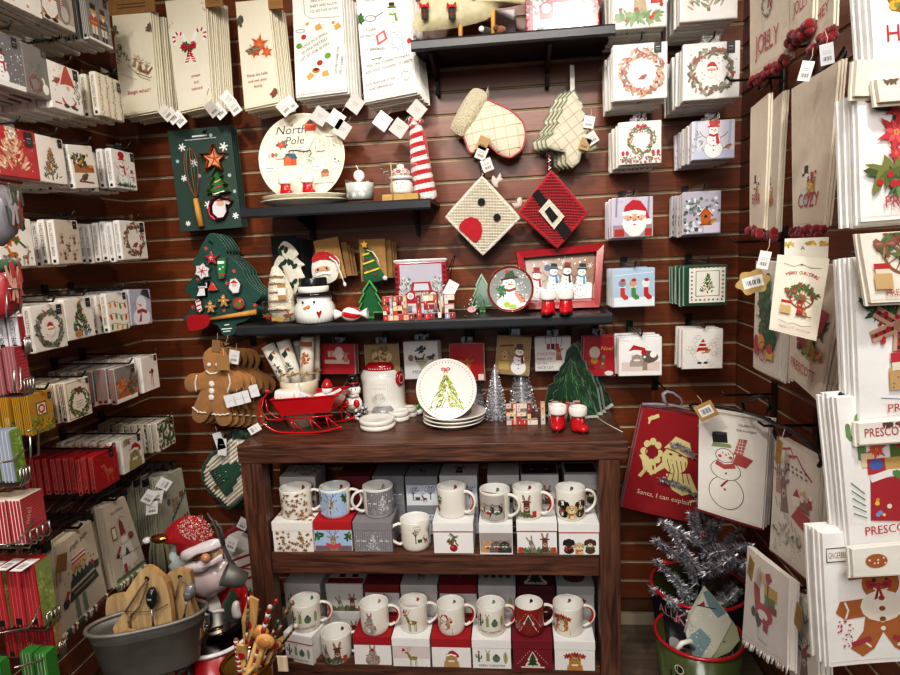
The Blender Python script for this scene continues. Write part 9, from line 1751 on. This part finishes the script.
# quilted red and white towels behind santa (with gingerbread print)
def tg(d): a=d.a; [d.rect(.02,a*y,.98,a*y+.08,'96141f') for y in (.96-.02,.8,.62)]; [d.line([(.02,a*.9),(.98,a*.7)],.04,'96141f')]; [ginger(d.at(.25+.25*(i%3),a*(.12+.14*(i//3)),.22),'b07a3a',None) for i in range(9)]
towel(BK(2.02),[(226,560),(258,548),(260,620),(238,626)],tg,'white apron with small gingerbread figures hanging by the table leg',None,1,body='d9d2c8',seed=75)
for k in range(3):
    y=2.06+.03*k; p,o=outl(y,[(222+4*k,540-4*k),(238+4*k,528-3*k),(250+3*k,533-3*k),(256,545-4*k),(257,560-4*k),(240,568),(226,566)]); t=T(E('quilted_mitt',p),['nearest white quilted mitt with red binding behind the santa','middle white quilted mitt with red binding behind the santa','farthest white quilted mitt with red binding behind the santa'][k],'oven mitt','red bound mitts behind the santa'); c=(sum(a for a,b in o)/len(o),sum(b for a,b in o)/len(o)); oo=blob(o,2); m=M(); m.pillow(oo,0,.014,'d6d2cc','cloth',c); m.obj('mitt_body',t); m=M(); m.tube([(x,-.002,z) for x,z in oo],.008,'8a121c','cloth',6,close=True); m.obj('red_binding',t)
tag(BK(1.98),231,544,.042,'white price tag with a barcode on the red bound mitts',24,'e8e6e4',asp=1.2); tag(BK(2.0),243,524,.036,'upper white tag on the red bound mitts',30,'dcdcde',asp=1.2)
# ---- red bucket under the santa and gold-rimmed bucket of spoons
def ra_(d): a=d.a; [cane(d.at(.36+.12*i,a*.62-.04*i,.3,-38+8*i,True),'b3202c',.1) for i in range(4)]; d.line([(.1,a*.8),(.4,a*.86),(.9,a*.88)],.012,'d8c8b8'); d.text('JOLLY',.24,a*.3,.2,'e0d4c4',rot=20,wmax=.4)
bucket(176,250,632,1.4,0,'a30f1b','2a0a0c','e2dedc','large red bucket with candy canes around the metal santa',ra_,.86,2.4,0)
def rb_(d): a=d.a; 
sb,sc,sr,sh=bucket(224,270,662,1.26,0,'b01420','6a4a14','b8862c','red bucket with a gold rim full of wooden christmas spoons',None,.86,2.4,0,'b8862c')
m=M(); m.ball((0,-sr*1.0,sh*.86),.012,.008,.012,'b8862c','gold',12); m.obj('gold_stud',sb)
rr=random.Random(12); 
spoons=[((243,668),(252,601),'blade'),((249,668),(264,618),'spoon'),((256,668),(269,630),'spoon'),((262,672),(281,632),'holly'),((240,672),(236,640),'cane'),((252,672),(270,607),'cane'),((246,670),(240,646),'thin'),((262,670),(287,612),'stick'),((255,670),(278,622),'stick'),((250,668),(276,601),'stick'),((258,671),(292,603),'stick'),((262,671),(296,626),'stick'),((252,669),(282,640),'blade2'),((245,669),(249,590),'stick'),((259,669),(272,644),'blade2'),((248,669),(258,610),'stick'),((264,671),(284,648),'tagstick')]
for i,(a,b,k) in enumerate(spoons):
    y=1.27+.05*rr.uniform(-1,1); st=P(*a,y=1.26+.02*rr.uniform(-1,1)); en=P(*b,y=y-.03); dv=(en-st); st=st-dv*.9; t=T(E('wooden_spoon',st),{'blade':'wide wooden spatula with a red oval, standing tallest in the spoon bucket','spoon':'round wooden spoon with a gold rimmed bowl','holly':'wooden spoon with a bright red bowl mark leaning towards the mugs','cane':'wooden utensil wrapped with candy cane stripes','thin':'bent pale wooden utensil at the near side of the bucket','stick':'thin christmas stick with red white and black stripes in the spoon bucket','blade2':'small wooden spatula with a red head among the spoons','tagstick':'thin spoon with a hanging wooden tag at the bucket side'}[k]+(', '+['first','second','higher','lower','inner','outer','nearer','farther'][i%8]+' one' if k in('spoon','cane','stick','blade2') else ''),'utensil','christmas utensils in the spoon bucket')
    e=en-st; u=e.normalized(); s=u.cross(V((0,1,0))).normalized(); m=M()
    if k in('stick','cane','tagstick'):
        n=14
        for j in range(n): m.tube([e*(.45+.55*j/n),e*(.45+.55*(j+1)/n)],.003 if k!='cane' else .006,(['8a1a20','c9c2b6','222222','3a4a34','6a5a44','8a7a60'] if k!='cane' else ['b01a24','ece6dc'])[(j+i)%(2 if k=='cane' else 6)],'gloss',6)
        m.tube([(0,0,0),e*.45],.004,'c9a872','rawwood',6); m.obj('striped_stick',t)
        if k=='tagstick': m=M(); q=e*.95; m.box(q.x-.012,q.x+.012,q.y-.004,q.y,q.z-.05,q.z-.012,'c9b8a0','rawwood',.002); m.obj('wooden_tag',t)
        else: m=M(); m.ball(e,.006,.005,.006,rr.choice(['9a1a22','a9805a','2a4a30','b8b0a4','7a5a3a']),'gloss',10); m.obj('charm',t)
    else:
        m.tube([(0,0,0),e*.75],.006,'c49c62','rawwood',8)
        m.obj('spoon_handle',t); m=M()
        wd=.022 if k in('blade','spoon') else .015; A1=e*.68; L1=e.length*.34
        if k in('spoon','holly'): m.ball(A1+u*L1*.5,wd*1.05,.008,wd*.85,'cf9a5c','rawwood',14); m.ball(A1+u*L1*.5+V((0,-.006,0)),wd*.7,.004,wd*.55,'b98248' if k=='spoon' else 'a01a22','gloss',12)
        else: o_=[A1-s*.006,A1+u*L1*.5-s*wd*.8,A1+u*L1-s*wd*.7,A1+u*L1*1.05+s*wd*.4,A1+u*L1*.5+s*wd*.8,A1+s*.006]; m.add([q+V((0,-.003,0)) for q in o_]+[q+V((0,.003,0)) for q in o_],[tuple(range(6)),tuple(range(11,5,-1))]+[(q,6+q,6+(q+1)%6,(q+1)%6) for q in range(6)],'cda468','rawwood'); m.ball(A1+u*L1*.45+V((0,-.003,0)),.008,.002,.014,'b01a24','gloss',10)
        m.obj('spoon_head',t)
# ================================================================ tall packs in wire pockets nearest the camera, left edge
FX=-1.0; FPL=LF(FX)
def basket(y,w,z,x,label):
    o=T(E('wire_basket',(XL+.002,y,z),(0,0,pi/2)),label,'rack'); L=x-XL; m=M(); m.box(-w*.4,w*.4,-.006,0,-.02,.03,'1a1a1a','black'); m.obj('bracket',o)
    m=M(); [m.tube([(s*w*.42,-.004,.012),(s*w*.42,-.01,-.004),(s*w*.42,-L,-.004),(s*w*.42,-L-.006,.004),(s*w*.42,-L-.006,.03)],.0022,'b9b6b0','metal',6) for s in (-1,-.3,.3,1)]; m.tube([(-w*.42,-L-.006,.03),(w*.42,-L-.006,.03)],.0022,'b9b6b0','metal',6); m.obj('wire_frame',o)
def G(rc_,n,fn,label,grp,t=.028,dx=0,**k):
    p,w,h=LF(FX+dx).rect(*rc_); basket(p.y,w,p.z-.004,FX+dx,'wire basket carrying the '+' '.join(label.split()[:10]))
    return pk(LF(FX+dx),FX+dx-XL,rc_,n,fn,label,grp,t=t,hk=False,pitch=t*1.06,yawj=.6,**k)
def st(d,c,c2,n=9):
    for i in range(n): d.rect(.02,d.a*(i+.1)/n,.98,d.a*(i+.55)/n,c if i%2 else c2)
def wirepocket(L,label,dx=0):
    q=P(*L[0],x=FX+dx+.012); 
    for l in [L]: m=M(); m.tube([P(*c,x=FX+dx+.012)-q for c in l],.0022,'c9c6c0','metal',7)
    return T(m.obj('wire_pocket',loc=q),label,'rack')
def f(d): d.rect(.02,.02,.98,d.a-.02,'a8242c'); [d.line([(.05,d.a*y),(.95,d.a*y+.1)],.02,'c8605a') for y in [.06*i for i in range(1,16)]]; d.text('noel',.35,d.a*.55,.22,'d8a8a0',rot=70)
G((21.5,492,46.5,540),5,f,'tall red pack with fine stripes, spine red and white, in the wire rack','striped red packs in the wire rack',body='d9d0c4',spine='b3303a',edge='f0ece6',seed=301,t=.03,dx=.0)
def f(d): d.rect(.02,.02,.98,d.a-.02,'8ea05a'); leafy(d,.5,d.a*.5,.45,d.a*.45,50,['a8b86a','7a8f4a','b8c47e'],.16,.05)
g7=G((38,556,54.5,625),4,f,'tall pack with a pale green front and red spine, white price sticker on top','green fronted packs in the wire rack',body='a81e28',spine='b8303a',stext=' ',seed=302,t=.034,edge='c86a60')
for o in [o for o in bpy.data.objects if o.get('group')=='green fronted packs in the wire rack']:
    zz=max(v.co.z for v in o.data.vertices); m=M(); y0=.002; m.box(-.05,.0,.004,.03,zz,zz+.0006,'f1f0ee','paper'); d=D(m,lambda x,y,e:(-.048+x*.046,.006+y*.046,zz+.0008+e),.5,'paper'); [d.line([(.2+.12*i,.1),(.2+.12*i,.4)],.05,'444') for i in range(4)]; m.obj('price_sticker',o)
def f(d): d.rect(.02,.02,.98,d.a-.02,'7a9a3e'); leafy(d,.5,d.a*.5,.4,d.a*.4,40,['8fae4c','6a8a34','a3bf60'],.2,.08)
G((12.5,427,24.5,482),4,f,'tall pack with a leaf green front and blue grey spine in a wire pocket','green and blue packs in the wire rack',body='8f9aa6',spine='98a4b2',edge='c9d0d6',seed=303,t=.032)
def f(d): d.rect(.02,.02,.98,d.a-.02,'9a2a34'); [d.line([(.04,d.a*y),(.96,d.a*y+.06)],.04,'c05a5a') for y in [.08*i for i in range(1,12)]]
G((17.5,345,29,392),4,f,'tall dark red striped pack above the green fronted pack','dark red packs in the wire rack',body='8a4a50',spine='945a60',edge='b88a88',seed=304,t=.03)
def f(d): d.rect(.02,.02,.98,d.a-.02,'a8323a'); scat(d,30,.1,.1,.9,d.a*.5,.05,.1,['c86a5a','e0d0c0','7a2a2c'])
G((19.5,316,25.5,351),3,f,'pack with a white and blue spine and red pattern, in the upper wire pocket','white and blue packs in the wire rack',body='c4c8d2',spine='d4d8de',stext=HC,seed=305,t=.026)
def f(d): d.rect(.02,.02,.98,d.a-.02,'a88a5a'); leafy(d,.5,d.a*.5,.4,d.a*.4,30,['c9a870','8a6a3a'],.2,.06)
G((53.5,612,61,655),4,f,'dark red pack with a tan front, behind the lowest green pack','tan fronted red packs in the wire rack',body='9a1620',spine='a31a24',stext=HC,seed=306,t=.028,edge='c04a48')
def f(d): d.rect(.02,.02,.98,d.a-.02,'3f8a3a')
G((49,646,60,702),2,f,'bright green pack at the bottom edge beside the tub','bright green packs at the bottom edge',body='3f8a3e',spine='4a9a48',seed=307,t=.03,dx=.02)
G((4,655,13,712),2,f,'bright green pack in the lowest corner of the rack','bright green packs in the lowest corner',body='347a34',spine='3f8a3e',seed=308,t=.03,dx=.04)
# soft bags
def softbag(L,x,label,cols,top=None):
    pts=[P(*c,x=x) for c in L]; c0=P(L[0][0],L[0][1],x=x); zb=min(p.z for p in pts); yc=sum(p.y for p in pts)/len(pts); o_=[(p.y-yc,p.z-zb) for p in pts]
    t=T(E('gift_bag',(x,yc,zb),(0,0,pi/2)),label,'gift bag'); m=M(); m.pillow(blob(o_,2),.0,.03,cols[0],'wrap'); m.obj('bag_body',t); d_=M(); d=D(d_,lambda u,v,e:(u,-.0315-e,v),1,'wrap',5,clip=False); w0=min(a for a,b in o_)*.6;w1=max(a for a,b in o_)*.6;h=max(b for a,b in o_)
    for i in range(16): x1=d.r.uniform(w0,w1); z1=d.r.uniform(h*.2,h*.7); d.line([(x1,z1),(x1+d.r.uniform(-.01,.01),z1+.04)],.006,d.r.choice(cols[1:]))
    d_.obj('printed_pattern',t)
    if top: m=M(); m.tube([(o_[0][0],-.012,h*.97),(0,-.02,h),(o_[1][0],-.012,h*.97)],.012,top,'felt',8); m.obj('bag_top',t)
softbag([(-8,184),(13,192),(14,215),(11,240),(-4,246),(-12,215)],-1.02,'clear grey bag with dark red and green print at the frame edge',['77767a','8a3a3a','4a5a4a','a9a8ac'])
softbag([(-8,266),(9.5,264),(8,282),(13,300),(16,313),(2,318),(-8,318)],-1.02,'red patterned soft bag with a dark green top in a wire pocket',['9a2a30','c06a60','b84a48','d8b0a0'],'3f5a40')
for L,lb in (([(8,289),(19.5,288),(20.5,313),(7,317),(6,292)],'thin wire pocket in front of the red soft bag'),([(14,369),(15,391),(21,389),(20,367)],'short wire loop before the dark red packs'),([(27,431),(38,430),(38.5,455),(31,458),(30,436)],'wire pocket end beside the green and blue packs'),([(-4,463),(12,461),(24,450)],'horizontal wire across the green and blue packs'),([(-4,546),(18,543),(34,520)],'horizontal wire across the striped red packs'),([(-4,634),(28,628),(33,621),(40,606)],'horizontal wire across the green fronted packs'),([(14,668),(40,661),(52,647)],'lowest horizontal wire across the dark red packs')): wirepocket(L,lb)
